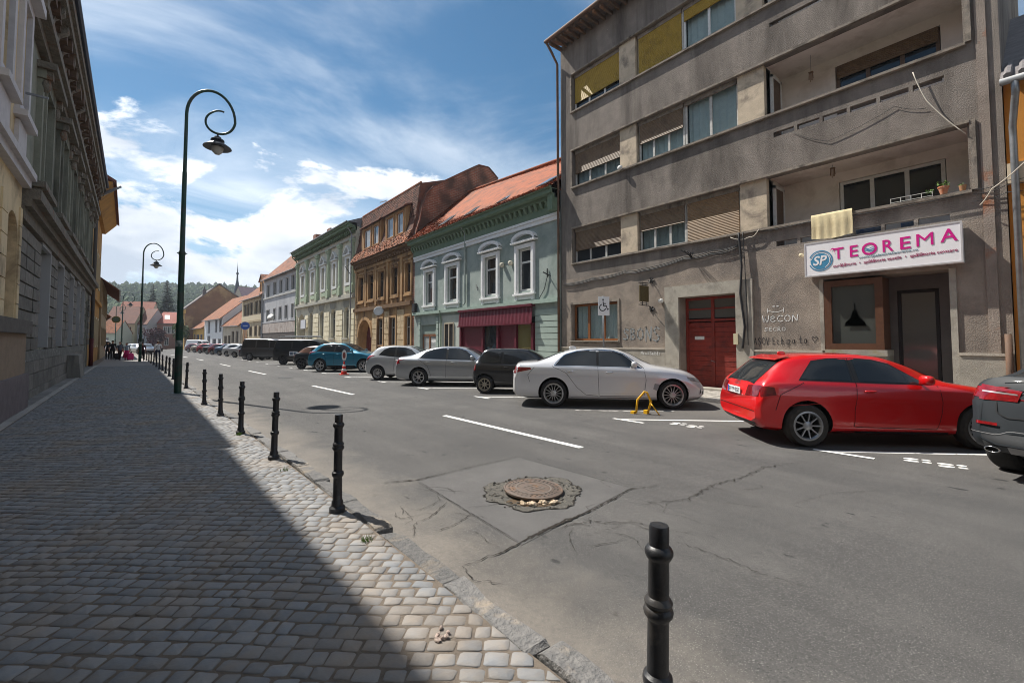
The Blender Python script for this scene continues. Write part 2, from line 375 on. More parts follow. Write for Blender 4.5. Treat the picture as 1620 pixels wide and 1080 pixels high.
asphalt = M('asphalt', (0.098, 0.095, 0.092), (0.138, 0.133, 0.128), rough=0.86, scale=1.3, bump=0.55, bscale=130, bdist=0.012, fine=(170, 0.60, (0.24, 0.235, 0.225)))
def road_mat():
    """worn asphalt: wheel tracks, scattered dark wet-looking spots, sandy dust that has gathered along the kerb"""
    m = bpy.data.materials.new('road_asphalt'); m.use_nodes = True; nt = m.node_tree; N = nt.nodes; L = nt.links.new; p = N['Principled BSDF']
    p.inputs['Roughness'].default_value = 0.88; p.inputs['Specular IOR Level'].default_value = 0.3
    geo = N.new('ShaderNodeNewGeometry'); pos = geo.outputs['Position']
    def noise(sc, det=4, ro=0.6, scl=None, loc=(0, 0, 0), rot=0):
        v = pos
        if scl:
            mp = N.new('ShaderNodeMapping'); mp.inputs['Scale'].default_value = scl; mp.inputs['Location'].default_value = loc; mp.inputs['Rotation'].default_value = (0, 0, rot); L(pos, mp.inputs[0]); v = mp.outputs[0]
        n = N.new('ShaderNodeTexNoise'); n.inputs['Scale'].default_value = sc; n.inputs['Detail'].default_value = det; n.inputs['Roughness'].default_value = ro; L(v, n.inputs['Vector']); return n.outputs[0]
    def rmp(v, a, b, lo=0, hi=1):
        n = N.new('ShaderNodeMapRange'); n.inputs[1].default_value = a; n.inputs[2].default_value = b; n.inputs[3].default_value = lo; n.inputs[4].default_value = hi; L(v, n.inputs[0]); return n.outputs[0]
    def mx(f, a, b, mode='MIX'):
        n = N.new('ShaderNodeMix'); n.data_type = 'RGBA'; n.blend_type = mode; L(f, n.inputs[0]) if hasattr(f, 'links') else setattr(n.inputs[0], 'default_value', f)
        for q, i in ((a, 6), (b, 7)):
            if hasattr(q, 'links'): L(q, n.inputs[i])
            else: n.inputs[i].default_value = (*q, 1)
        return n.outputs[2]
    def mt(op, a, b):
        n = N.new('ShaderNodeMath'); n.operation = op
        for i, q in enumerate((a, b)):
            if hasattr(q, 'links'): L(q, n.inputs[i])
            else: n.inputs[i].default_value = q
        return n.outputs[0]
    c = mx(rmp(noise(0.55, 8, 0.7), 0.34, 0.66), (0.066, 0.064, 0.063), (0.106, 0.102, 0.098))
    c = mx(rmp(noise(1.2, 4, 0.6, (1, 0.07, 1), rot=0.03), 0.42, 0.62, 0, 0.65), c, (0.058, 0.057, 0.057))          # tracks along the street
    c = mx(rmp(noise(120, 2), 0.60, 0.66), c, (0.21, 0.203, 0.193))                                               # pale aggregate
    c = mx(rmp(noise(95, 2, loc=(5, 2, 0), scl=(1, 1, 1)), 0.60, 0.66), c, (0.045, 0.044, 0.044))
    c = mx(0.55, c, mx(rmp(noise(46, 6, 0.85), 0.36, 0.64), (0.35, 0.35, 0.35), (0.65, 0.65, 0.65)), 'OVERLAY')                       # coarse grain
    spots = mt('MULTIPLY', rmp(noise(6.0, 3, 0.6, (1.0, 0.45, 1), (3, 7, 0), rot=0.75), 0.66, 0.70), rmp(noise(0.5, 2, 0.5, (1, 1, 1), (8.5, 0, 0)), 0.46, 0.56))
    c = mx(spots, c, (0.03, 0.03, 0.031))
    sp = N.new('ShaderNodeSeparateXYZ'); L(pos, sp.inputs[0])
    off = mt('ADD', sp.outputs[0], mt('MULTIPLY', sp.outputs[1], 0.036))          # metres out from the kerb, plus 1.85
    off = mt('ADD', off, mt('MULTIPLY', mt('SUBTRACT', noise(1.6, 6), 0.5), 1.5))
    sand = mt('MULTIPLY', rmp(off, 2.75, 1.75, 0, 0.85), rmp(noise(30, 5, 0.7), 0.25, 0.60, 0.55, 1))
    c = mx(sand, c, (0.222, 0.198, 0.170))
    bay = rmp(mt('ADD', mt('ADD', sp.outputs[0], mt('MULTIPLY', sp.outputs[1], 0.022)), mt('MULTIPLY', mt('SUBTRACT', noise(0.9, 6), 0.5), 3.0)), 8.3, 10.8, 0, 0.6)
    c = mx(bay, c, (0.135, 0.124, 0.112))
    L(c, p.inputs['Base Color'])
    bp = N.new('ShaderNodeBump'); bp.inputs['Strength'].default_value = 0.6; bp.inputs['Distance'].default_value = 0.012; L(noise(120, 4, 0.7), bp.inputs['Height']); L(bp.outputs[0], p.inputs['Normal'])
    return m
ROAD = road_mat()
def strip(name, fa, fb, ys, zoff, mat, n=1):
    b = B(); vs = []; fs = []
    for y in ys:
        for k in range(n + 1):
            x = lerp(fa(y), fb(y), k / n); vs.append((x, y, gz(y) + zoff))
    for i in range(len(ys) - 1):
        for k in range(n): fs.append((i*(n+1)+k, i*(n+1)+k+1, (i+1)*(n+1)+k+1, (i+1)*(n+1)+k))
    b.add(vs, fs); return struct(b.build(name, mat))
YS = [-30 + 2 * i for i in range(83)]
dirt_g = M('bare_ground', (0.10, 0.10, 0.075), (0.16, 0.14, 0.10), scale=0.3, bump=0.3, bscale=8)
b = B(); n = 24; ext = 1250
vs = [(-ext + 2*ext*i/n, -400 + (ext+400)*j/n, -0.75) for j in range(n+1) for i in range(n+1)]
b.add(vs, [(j*(n+1)+i, j*(n+1)+i+1, (j+1)*(n+1)+i+1, (j+1)*(n+1)+i) for j in range(n) for i in range(n)])
struct(b.build('ground', dirt_g))
road = strip('road', kerb_x, rkerb_x, YS, 0.0, ROAD, 6)
b = B(); b.poly([(-60, 134, gz(134)+.002), (5.5, 134, gz(134)+.002), (5.5, 147, gz(134)+.002), (-60, 147, gz(134)+.002)]); struct(b.build('cross_road', asphalt))

pave_base = M('pavement_joint_sand', (0.205, 0.168, 0.132), (0.145, 0.12, 0.098), rough=0.95, scale=14, bump=0.8, bscale=120)
pave = strip('pavement', left_x, lambda y: kerb_x(y) - 0.17, YS, 0.091, pave_base, 2)
rp_mat = M('right_pavement_slab', (0.30, 0.27, 0.24), (0.22, 0.20, 0.18), scale=5, bump=0.4, bscale=60, stain=(0.13, 0.12, 0.10), sscale=0.9)
rpave = strip('right_pavement', lambda y: rkerb_x(y) + 0.14, lambda y: front_x(y) + 0.3, YS, 0.10, rp_mat, 1)

stone_m = M('basalt_sett', (0.172, 0.181, 0.193), (0.212, 0.206, 0.198), rough=0.70, scale=9, bump=0.45, bscale=75, bdist=0.008, island=0.17, objvar=0.15, spec=0.35, stain=(0.235, 0.19, 0.145), sscale=1.3, sthr=(0.46, 0.72))
def clip_poly(P, fx, sign):
    out = []
    for i in range(len(P)):
        a, c = P[i], P[(i+1) % len(P)]
        da, dc = sign * (fx(a[1]) - a[0]), sign * (fx(c[1]) - c[0])
        if da >= 0: out.append(a)
        if da * dc < 0:
            t = da / (da - dc); out.append((lerp(a[0], c[0], t), lerp(a[1], c[1], t)))
    return out
def sett_geo(P, z, rr):
    """one worn sett: rounded outline, domed top"""
    n = len(P); cx = sum(p[0] for p in P) / n; cy = sum(p[1] for p in P) / n
    Q = []
    for i in range(n):
        a, c, e = P[i-1], P[i], P[(i+1) % n]
        Q.append((lerp(c[0], a[0], 0.10), lerp(c[1], a[1], 0.10))); Q.append((lerp(c[0], e[0], 0.10), lerp(c[1], e[1], 0.10)))
    m = len(Q); h = 0.0115 + rr.uniform(-0.0025, 0.003); tx, ty = rr.gauss(0, .014), rr.gauss(0, .014)
    zt = lambda x, y: z + h + (x - cx) * tx + (y - cy) * ty
    vs = [(x, y, z - 0.03) for x, y in Q] + [(x, y, zt(x, y) - 0.0045) for x, y in Q]
    vs += [(lerp(x, cx, 0.09), lerp(y, cy, 0.09), zt(x, y)) for x, y in Q] + [(cx, cy, zt(cx, cy) + 0.0012)]
    fs = [(i, (i+1) % m, m + (i+1) % m, m + i) for i in range(m)] + [(m + i, m + (i+1) % m, 2*m + (i+1) % m, 2*m + i) for i in range(m)] + [(2*m + i, 2*m + (i+1) % m, 3*m) for i in range(m)]
    return vs, fs
def camera_px(x, y, z):
    r = x * math.cos(PSI) - y * math.sin(PSI); d = x * math.sin(PSI) + y * math.cos(PSI)
    return (810 + 700 * r / d, 538 + 700 * (EYE - z) / d, d) if d > 0.3 else (-1, -1, 99)
def paving():
    rr = random.Random(3); a = rad(-41); dx, dy = math.cos(a), math.sin(a); nx, ny = -dy, dx
    cells = []; v = -6.0
    while v < 40:
        h = rr.uniform(0.086, 0.118); u = -40 + rr.uniform(0, 0.2)
        # only the stretch of each course that crosses the pavement
        t0 = v
        while u < 26:
            w = rr.uniform(0.095, 0.165)
            cx, cy = dx*(u + w/2) + nx*(v + h/2), dy*(u + w/2) + ny*(v + h/2)
            if 0.2 < cy < 42 and left_x(cy) + 0.42 < cx < kerb_x(cy) - 0.1:
                g = 0.0065; j = 0.009
                wob = 0.02 * math.sin(u * 1.7) + 0.012 * math.sin(u * 4.1 + v)
                P = []
                for (pu, pv) in ((u + g, v + g), (u + w - g, v + g), (u + w - g, v + h - g), (u + g, v + h - g)):
                    pu += rr.uniform(-j, j); pv += rr.uniform(-j, j) + wob
                    P.append((dx*pu + nx*pv, dy*pu + ny*pv))
                P = clip_poly(P, lambda y: kerb_x(y) - 0.185, 1); P = clip_poly(P, lambda y: left_x(y) + 0.585, -1) if P else P
                if len(P) >= 3:
                    ar = abs(sum(P[i-1][0]*P[i][1] - P[i][0]*P[i-1][1] for i in range(len(P)))) / 2
                    if ar > 0.002: cells.append((cx, cy, P))
            u += w
        v += h
    def size(c):
        X, Y, D = camera_px(c[0], c[1], 0.1)
        return D if 0 < X < 1620 and Y < 1085 else 1e3 + D
    cells.sort(key=size)
    for cx, cy, P in cells[:300]:
        vs, fs = sett_geo([(x - cx, y - cy) for x, y in P], 0.0, rr)
        me = B().add(vs, fs).mesh('paving_stone', stone_m, True, 50)
        o = bpy.data.objects.new('paving_stone', me); COL.objects.link(o); o.parent = pave; o.location = (cx, cy, gz(cy) + 0.084)
    b = B()
    for cx, cy, P in cells[300:]:
        vs, fs = sett_geo(P, gz(cy) + 0.084, rr); b.add(vs, fs)
    stuff(b.build('paving_stones_beyond', stone_m, pave, True, 50))
paving()
far_pave = M('far_setts', (0.20, 0.19, 0.18), (0.27, 0.25, 0.23), scale=7, bump=0.9, bscale=9)
strip_o = strip('far_pavement', lambda y: left_x(y) + 0.5, lambda y: kerb_x(y) - 0.19, [41.7] + [42 + 2*i for i in range(44)], 0.096, far_pave, 1)

# slabs along the left walls, pale border course, granite kerb blocks
slab_m = M('wall_side_slab', (0.24, 0.22, 0.20), (0.17, 0.16, 0.15), scale=6, bump=0.5, bscale=50, objvar=0.2)
band_m = M('pale_border_stone', (0.38, 0.35, 0.32), (0.30, 0.28, 0.25), scale=8, bump=0.4, bscale=60, objvar=0.12)
kerb_m = M('granite_kerb', (0.12, 0.118, 0.117), (0.185, 0.178, 0.17), rough=0.8, scale=18, bump=1.0, bscale=28, bdist=0.03, objvar=0.18, stain=(0.36, 0.29, 0.21), sscale=2.0, sthr=(0.56, 0.75), fine=(90, 0.60, (0.09, 0.09, 0.09)))
def block(name, pts_bottom, z0, z1, mat, parent, ch=0.015):
    n = len(pts_bottom); cx = sum(p[0] for p in pts_bottom)/n; cy = sum(p[1] for p in pts_bottom)/n
    vs = [(x-cx, y-cy, z0) for x, y in pts_bottom] + [(x-cx, y-cy, z1-ch) for x, y in pts_bottom]
    for x, y in pts_bottom:
        L_ = math.hypot(x-cx, y-cy); k = max(0, 1 - ch*1.4/L_); vs.append(((x-cx)*k, (y-cy)*k, z1 + R.uniform(-.004, .004)))
    fs = [(i, (i+1) % n, n+(i+1) % n, n+i) for i in range(n)] + [(n+i, n+(i+1) % n, 2*n+(i+1) % n, 2*n+i) for i in range(n)] + [tuple(range(2*n, 3*n))]
    o = bpy.data.objects.new(name, B().add(vs, fs).mesh(name, mat)); COL.objects.link(o); o.parent = parent; o.location = (cx, cy, gz(cy)); return o
y = -2.0
while y < 70:
    l = R.uniform(0.8, 1.15) if y < 40 else 4.0
    j = lambda k=0.012: R.uniform(-k, k)
    o0 = j(0.025)
    n = 6 if y < 14 else 1
    inner = [(kerb_x(y + l*i/n) - 0.165 + o0 + j(), y + 0.008 + (l - 0.016)*i/n) for i in range(n + 1)]
    outer = [(kerb_x(y + l*i/n) + o0 + j(0.016), y + 0.008 + (l - 0.016)*i/n) for i in range(n + 1)]
    if R.random() < 0.3 and n > 1: outer[-1] = (outer[-1][0] - 0.05, outer[-1][1] - 0.03)
    zt = 0.104 + j(0.012); sink = 0.0
    if 2.75 < y < 3.7: zt -= 0.035
    block('kerb_stone', inner + outer[::-1], -0.1, zt, kerb_m, pave, 0.022)
    y += l
y = 2.0
while y < 43.9:
    l = R.uniform(0.5, 0.8); a = left_x
    if y > 10:
        block('border_stone', [(a(y)+0.43, y+.006), (a(y)+0.57, y+.006), (a(y+l)+0.57, y+l-.006), (a(y+l)+0.43, y+l-.006)], 0.02, 0.108, band_m, pave, 0.008)
        block('wall_slab', [(a(y)+0.004, y+.006), (a(y)+0.415, y+.006), (a(y+l)+0.415, y+l-.006), (a(y+l)+0.004, y+l-.006)], 0.02, 0.10+R.uniform(-.006, .006), slab_m, pave, 0.008)
    y += l
y = -3.0
while y < 100:
    l = 1.0 if y < 24 else 4.0
    if not (6.6 < y < 9.0):
        block('kerb_stone', [(rkerb_x(y)+R.uniform(-.01,.01), y+.006), (rkerb_x(y)+0.15, y+.006), (rkerb_x(y+l)+0.15, y+l-.006), (rkerb_x(y+l)+R.uniform(-.01,.01), y+l-.006)], -0.1, 0.115+R.uniform(-.006,.006), kerb_m, rpave)
    y += l
# setts of the right pavement that show between the parked cars
for i in range(9):
    for k in range(14):
        x0 = 12.62 + i*0.26; y0 = 5.2 + k*0.27
        block('paving_stone', [(x0+R.uniform(.004,.015), y0), (x0+0.245, y0+R.uniform(0,.01)), (x0+0.245, y0+0.255), (x0+R.uniform(.004,.012), y0+0.25)], 0.05, 0.112+R.uniform(-.004,.004), M('right_sett', (0.36,0.33,0.29),(0.27,0.25,0.22), scale=9, bump=.4, objvar=.18), rpave, 0.01)

# painted markings
paint = M('road_paint', (0.74, 0.74, 0.72), (0.62, 0.62, 0.60), rough=0.7, scale=5, stain=(0.20, 0.195, 0.19), sscale=9, sthr=(0.58, 0.70), bump=0.2, bscale=120)
worn = M('worn_road_paint', (0.42, 0.41, 0.39), (0.30, 0.29, 0.28), rough=0.8, scale=6, stain=(0.14, 0.135, 0.13), sscale=5, sthr=(0.44, 0.56))
def ribbon(name, path, w, z, mat, parent, closed_w=None):
    b = B(); L_ = []; Rr = []
    for i, p in enumerate(path):
        q0, q1 = path[max(i-1, 0)], path[min(i+1, len(path)-1)]
        d = Vector((q1[0]-q0[0], q1[1]-q0[1])).normalized(); n = Vector((-d.y, d.x)); ww = (w[i] if isinstance(w, list) else w) / 2
        L_.append((p[0]+n.x*ww, p[1]+n.y*ww, gz(p[1])+z)); Rr.append((p[0]-n.x*ww, p[1]-n.y*ww, gz(p[1])+z))
    k = len(path); b.add(L_ + Rr, [(i, i+1, k+i+1, k+i) for i in range(k-1)])
    return b.build(name, mat, parent)
for y0, y1, x0, x1 in ((5.08, 9.34, 5.54, 5.40), (14.97, 19.05, 5.17, 4.94), (27.5, 31.4, 4.67, 4.43), (38.7, 42.8, 4.23, 4.0), (52.6, 57, 3.54, 3.25), (64, 68, 2.8, 2.5), (76, 80, 1.9, 1.5)):
    ribbon('lane_dash', [(x0, y0), ((x0+x1)/2, (y0+y1)/2), (x1, y1)], 0.13, 0.004, paint, road)
bay_x = tab([(-5, 8.6), (2.59, 8.37), (6.48, 8.19), (11.92, 8.03), (15.62, 7.88), (19.27, 7.77), (22, 7.5), (40, 7.0), (60, 6.4), (90, 5.0)])
for y in (-1.2, 2.59, 6.48, 11.92, 15.62, 19.27, 22.9, 26.5, 30.1, 33.7, 37.3, 41, 44.6, 48.2, 52):
    x = bay_x(y)
    ribbon('bay_line', [(x + 0.03, y - 0.16), (x + 1.23, y - 1.34), (x + 3.33, y - 3.37)], 0.10, 0.004, paint, road)
    ribbon('bay_tick', [(x - 0.02, y + 0.03), (x + 0.02, y - 0.75)], 0.10, 0.0075, paint, road)
ribbon('worn_bay_line', [(9.0, 7.3), (9.7, 6.5)], 0.11, 0.004, worn, road)
ribbon('worn_bay_line', [(8.4, 7.9), (9.0, 7.25), (10.2, 6.2)], 0.10, 0.0055, worn, road)
def footprint(x, y, a):
    b = B()
    for c, r in (((0, 0.0), (0.09, 0.055)), ((0.17, 0.0), (0.055, 0.045))):
        pts = []
        for k in range(12):
            t = 2*math.pi*k/12; u, v = c[0] + r[0]*math.cos(t), c[1] + r[1]*math.sin(t)
            px, py = x + u*math.cos(a) - v*math.sin(a), y + u*math.sin(a) + v*math.cos(a); pts.append((px, py, gz(py) + 0.004))
        b.poly(pts)
    b.build('footprint_mark', paint, road)
for (x, y) in ((8.62, 5.27), (8.60, 4.88), (8.66, 1.47), (8.66, 1.10)):
    footprint(x, y, rad(-68)); footprint(x + 0.15, y + 0.03, rad(-68))

# asphalt repair, cracks and the sunken manhole
patch_m = M('patched_asphalt', (0.078, 0.076, 0.075), (0.104, 0.10, 0.098), rough=0.9, scale=2, bump=0.35, bscale=170, bdist=0.01, fine=(180, 0.62, (0.25, 0.245, 0.24)))
crack_m = M('open_crack', (0.024, 0.022, 0.02), (0.055, 0.05, 0.045), rough=1.0, scale=30, spec=0.0)
b = B(); b.poly([(x, y, gz(y) + 0.004) for x, y in ((2.6, 5.16), (4.32, 5.24), (4.48, 3.32), (2.51, 3.0))]); b.build('asphalt_patch', patch_m, road)
def crack(pts, w, seed, rough=0.025):
    rr = random.Random(seed); path = []
    for (a, c) in zip(pts, pts[1:]):
        n = max(3, int(math.hypot(c[0]-a[0], c[1]-a[1]) / 0.028))
        for i in range(n): path.append((lerp(a[0], c[0], i/n) + rr.gauss(0, rough*0.40), lerp(a[1], c[1], i/n) + rr.gauss(0, rough*0.40)))
    path.append(pts[-1]); n = len(path)
    ws = [w * 0.48 * rr.uniform(0.15, 1.7) * min(1, 0.2 + 4*i/n, 0.2 + 4*(n-1-i)/n) for i in range(n)]
    ribbon('crack', path, ws, 0.0095, crack_m, road)
crack([(1.92, 3.02), (2.31, 2.99), (2.63, 3.07), (3.2, 3.14), (3.46, 3.13), (4.1, 3.22), (4.46, 3.3), (4.75, 3.16)], 0.034, 1)
crack([(2.55, 3.04), (3.0, 3.1), (3.5, 3.14)], 0.06, 11)
crack([(2.2, 5.36), (2.65, 5.2), (3.24, 5.26), (3.8, 5.28), (4.37, 5.28)], 0.018, 2, 0.012)
crack([(2.27, 5.38), (2.62, 5.22), (2.95, 5.25)], 0.035, 12, 0.012)
crack([(4.35, 5.26), (4.47, 3.31)], 0.010, 3, 0.006)
crack([(2.62, 5.18), (2.57, 4.2), (2.52, 3.02)], 0.012, 4, 0.008)
crack([(4.15, 2.93), (4.6, 2.68), (5.42, 2.75), (5.89, 2.65), (6.65, 2.69), (7.28, 2.45)], 0.022, 5, 0.05)
crack([(3.64, 2.75), (3.6, 2.24), (3.63, 1.85), (3.61, 1.5), (3.66, 1.2)], 0.012, 6)
crack([(2.53, 4.3), (2.2, 4.05), (2.0, 4.0), (1.85, 3.75)], 0.016, 7)
crack([(2.54, 3.85), (2.25, 3.7), (2.05, 3.72)], 0.014, 8)
crack([(3.3, 3.12), (3.42, 2.85), (3.7, 2.62), (3.66, 2.4)], 0.016, 9)
crack([(3.05, 3.1), (3.3, 2.95), (3.45, 3.05)], 0.014, 13)
crack([(1.92, 3.02), (1.86, 2.8), (2.0, 2.6)], 0.014, 10)
crack([(4.7, 6.4), (6.0, 7.0), (6.9, 6.8)], 0.008, 14)
crack([(5.4, 1.9), (6.1, 1.75), (6.8, 1.35)], 0.008, 15)
# finer branch cracks round the repair
rc = random.Random(31)
for k in range(26):
    x, y = rc.choice([(2.4, 4.2), (3.4, 3.0), (2.2, 3.2), (3.9, 2.7), (4.6, 3.2), (2.3, 5.2), (5.2, 2.7), (3.0, 2.8)]); x += rc.gauss(0, .25); y += rc.gauss(0, .2); a = rc.uniform(0, 6.28); pts = [(x, y)]
    for _ in range(rc.randint(2, 5)): a += rc.gauss(0, .6); l = rc.uniform(.08, .22); pts.append((pts[-1][0] + l*math.cos(a), pts[-1][1] + l*math.sin(a)))
    if min(p[0] for p in pts) > 1.85: crack(pts, rc.uniform(.006, .013), 100 + k, .012)
def manhole():
    cx, cy = 3.47, 3.94; z = gz(cy); rr = random.Random(5)
    t = thing('manhole_cover', 'round rusty manhole cover sitting loose in broken asphalt in the road', 'manhole', (cx, cy, z))
    broken = M('crumbled_asphalt', (0.075, 0.072, 0.066), (0.14, 0.13, 0.115), rough=0.95, scale=22, bump=1.0, bscale=60, bdist=0.03, fine=(70, 0.60, (0.30, 0.27, 0.21)))
    iron = M('rusty_cast_iron', (0.10, 0.085, 0.075), (0.17, 0.125, 0.10), rough=0.65, scale=25, bump=0.3, bscale=120, metal=0.3, stain=(0.20, 0.115, 0.065), sscale=6, sthr=(0.55, 0.7))
    n = 64; ring = []
    for k in range(n):
        a = 2*math.pi*k/n; r = 0.57 + 0.04*math.sin(3*a+1) + 0.03*math.sin(7*a) + rr.uniform(-.028, .028)
        ring.append((cx + r*1.0*math.cos(a), cy + r*0.96*math.sin(a)))
    b = B(); b.poly([(x, y, z + 0.0105) for x, y in ring]); b.build('broken_asphalt', broken, t)
    ribbon('rim_crack', ring + ring[:2], [rr.uniform(.002, .022) for _ in range(n + 2)], 0.0125, crack_m, t)
    # chips of asphalt lying round the frame
    b = B()
    for _ in range(90):
        a = rr.uniform(0, 6.28); r = rr.uniform(0.36, 0.58); s = rr.uniform(0.008, 0.030)
        b.rock((cx + r*math.cos(a), cy + r*math.sin(a), z + 0.012), (s, s*rr.uniform(.6, 1), s*0.5), rr)
    stuff(b.build('asphalt_chips', broken, t))
    Mt = Matrix.Rotation(rad(1.6), 3, 'X') @ Matrix.Rotation(rad(1.0), 3, 'Y')
    b = B(); b.lathe([(0.10, 0.03), (0.335, 0.03), (0.345, 0.036), (0.345, 0.056), (0.33, 0.060), (0.325, 0.055)], (cx, cy, z), 40, 0, Mt); b.build('frame_ring', iron, t, True, 40)
    c = B(); c.lathe([(0.322, 0.035), (0.322, 0.055), (0.312, 0.058), (0.0, 0.058)], (cx, cy, z), 40, 0, Mt); lid = c.build('lid', iron, t, True, 40)
    def on(x, y, h): p = Mt @ Vector((x, y, h)); return (cx + p.x, cy + p.y, z + p.z)
    b = B()
    for ringr, cnt in ((0.285, 34), (0.245, 28)):
        for k in range(cnt):
            a = 2*math.pi*(k + 0.5*(ringr < .26))/cnt; s = 0.011
            b.poly([on(ringr*math.cos(a) + s*math.cos(q), ringr*math.sin(a) + s*math.sin(q), 0.0605) for q in [2*math.pi*i/6 for i in range(6)]])
    b.build('stud_holes', M('hole_dark', (0.012, 0.011, 0.01)), lid)
    b = B()
    for k in range(24):
        a0, a1 = 2*math.pi*k/24, 2*math.pi*(k+1)/24
        b.poly([on(r*math.cos(a), r*math.sin(a), 0.0615) for r, a in ((0.195, a0), (0.215, a0), (0.215, a1), (0.195, a1))])
    for (x0, x1, y0, y1) in ((-.10, .10, -.085, -.070), (-.10, .10, .07, .085), (-.10, -.085, -.07, .07), (.085, .10, -.07, .07), (-.05, .05, -.035, -.02), (-.05, .05, .02, .035)):
        b.poly([on(x0, y0, 0.0615), on(x1, y0, 0.0615), on(x1, y1, 0.0615), on(x0, y1, 0.0615)])
    b.build('cast_relief', M('worn_iron', (0.25, 0.21, 0.18), rough=0.45, metal=0.5), lid)
    rub = M('pale_rubble', (0.62, 0.50, 0.36), (0.45, 0.35, 0.25), scale=20, bump=0.5)
    pit = []
    va = math.atan2(-cy, -cx)
    for k in range(14): a = va - 0.75 + 1.5*k/13; pit.append((cx + 0.345*math.cos(a), cy + 0.345*math.sin(a), z + 0.014))
    for k in range(14): a = va + 0.72 - 1.44*k/13; r = 0.43 + 0.045*math.cos((k-6.5)/6) + rr.uniform(-.012, .012); pit.append((cx + r*math.cos(a), cy + r*math.sin(a), z + 0.014))
    B().poly(pit).build('washed_out_gap', M('rust_soil', (0.10, 0.06, 0.03), (0.05, 0.035, 0.02), scale=20), t)
    for k in range(16):
        a = va + rr.uniform(-.35, .66); r = rr.uniform(0.38, 0.455); s = rr.uniform(0.015, 0.05)
        B().rock((cx + r*math.cos(a), cy + r*math.sin(a), z + 0.016 + s*0.3), (s, s*.8, s*.6), rr).build('rubble_stone', rub, t)
manhole()
# litter and loose mortar near the kerb
ml = B()
for q in range(6): ml.rock((1.30 + R.uniform(-.09, .12), 2.27 + R.uniform(-.05, .05), gz(2.2) + .108), (R.uniform(.01, .03), R.uniform(.01, .025), R.uniform(.006, .014)), R)
tag(ml.build('mortar_lump', M('mortar_crumb', (0.5, 0.42, 0.36), (0.36, 0.27, 0.23), scale=20, bump=.5)), 'pale crumbled mortar lump on the setts beside the kerb', 'rubble')
tag(B().tube([(0.86, 2.06, gz(2)+0.115), (0.905, 2.03, gz(2)+0.115)], 0.008, 7).build('bottle_cap', M('teal_plastic', (0.02, 0.28, 0.35))), 'tiny teal plastic scrap lying on the shaded setts', 'litter')
grass_m = M('grass_tuft', (0.09, 0.17, 0.03), (0.16, 0.22, 0.05), scale=30)
for (x, y, nn, lab) in ((1.42, 3.72, 40, 'small grass tuft in the kerb joint past the near bollards'), (1.18, 9.35, 60, 'small grass tuft at the foot of the fourth bollard'), (1.34, 6.4, 20, 'tiny grass blades between setts near the third bollard')):
    b = B()
    for _ in range(nn):
        a = R.uniform(0, 6.28); r = R.uniform(0, .06); x0, y0 = x + r*math.cos(a), y + r*math.sin(a); h = R.uniform(.02, .06); d = R.uniform(0, 6.28)
        b.poly([(x0-.003, y0, gz(y)+.095), (x0+.003, y0, gz(y)+.095), (x0 + .02*math.cos(d), y0 + .02*math.sin(d), gz(y)+.10+h)])
    tag(b.build('grass_tuft', grass_m), lab, 'grass')
# ------------------------------------------------------------------ shared building materials
DARKG = glass('dark_glass'); CLEARG = glass('curtained_glass', clear=0.88); SKYG = glass('sky_glass', (0.16, 0.19, 0.23), 0, 0.02)
white_p = M('white_window_paint', (0.72, 0.72, 0.70), (0.60, 0.60, 0.57), rough=0.5, scale=12)
old_white = M('aged_white_paint', (0.55, 0.54, 0.50), (0.42, 0.41, 0.38), rough=0.6, scale=10)
zinc = M('zinc_pipe', (0.30, 0.31, 0.32), (0.22, 0.225, 0.23), rough=0.45, scale=5, metal=0.6)
rusty = M('rusty_pipe', (0.17, 0.09, 0.055), (0.10, 0.07, 0.05), rough=0.75, scale=3, bump=0.3)
black_m = M('black_cable', (0.02, 0.02, 0.022), rough=0.6)
curtain_m = M('net_curtain', (0.86, 0.89, 0.89), (0.74, 0.78, 0.79), scale=5, rough=0.9)
dark_curtain = M('dim_net_curtain', (0.55, 0.57, 0.57), (0.40, 0.42, 0.42), scale=5, rough=0.9)
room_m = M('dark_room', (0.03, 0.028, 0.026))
def cable(name, pts, r, mat, parent, sag=0.0, n=6):
    path = []
    for a, c in zip(pts, pts[1:]):
        for i in range(6):
            t = i/6; path.append(tuple(lerp(a[k], c[k], t) - (sag*4*t*(1-t) if k == 2 else 0) for k in range(3)))
    path.append(pts[-1]); return B().tube(path, r, n).build(name, mat, parent, True)
def gable_body(b, s0, s1, depth, z0, z1, mi=0, back=True):   # closes a hollow building: sides, back (front comes from wall())
    b.poly([(s0, 0, z0), (s0, -depth, z0), (s0, -depth, z1), (s0, 0, z1)], mi); b.poly([(s1, 0, z0), (s1, -depth, z0), (s1, -depth, z1), (s1, 0, z1)], mi)
    b.poly([(s0, -depth, z0), (s1, -depth, z0), (s1, -depth, z1), (s0, -depth, z1)], mi)
def downpipe(parent, T, s, z0, z1, mat, d=0.10, r=0.055, over=0.5):
    b = B(T); b.tube([(s, d + over, z1 + 0.28), (s, d + over*0.75, z1 + 0.16), (s, d + 0.02, z1 - 0.25), (s, d, z1 - 0.4), (s, d, z0 + 0.2), (s, d + 0.1, z0 + 0.06)], r, 8)
    for z in [z0 + 0.9 + 2.0*i for i in range(int((z1 - z0) / 2.0))]: b.tube([(s, d, z), (s, d, z + 0.06)], r * 1.25, 8)
    return b.build('downpipe', mat, parent, True, 50)
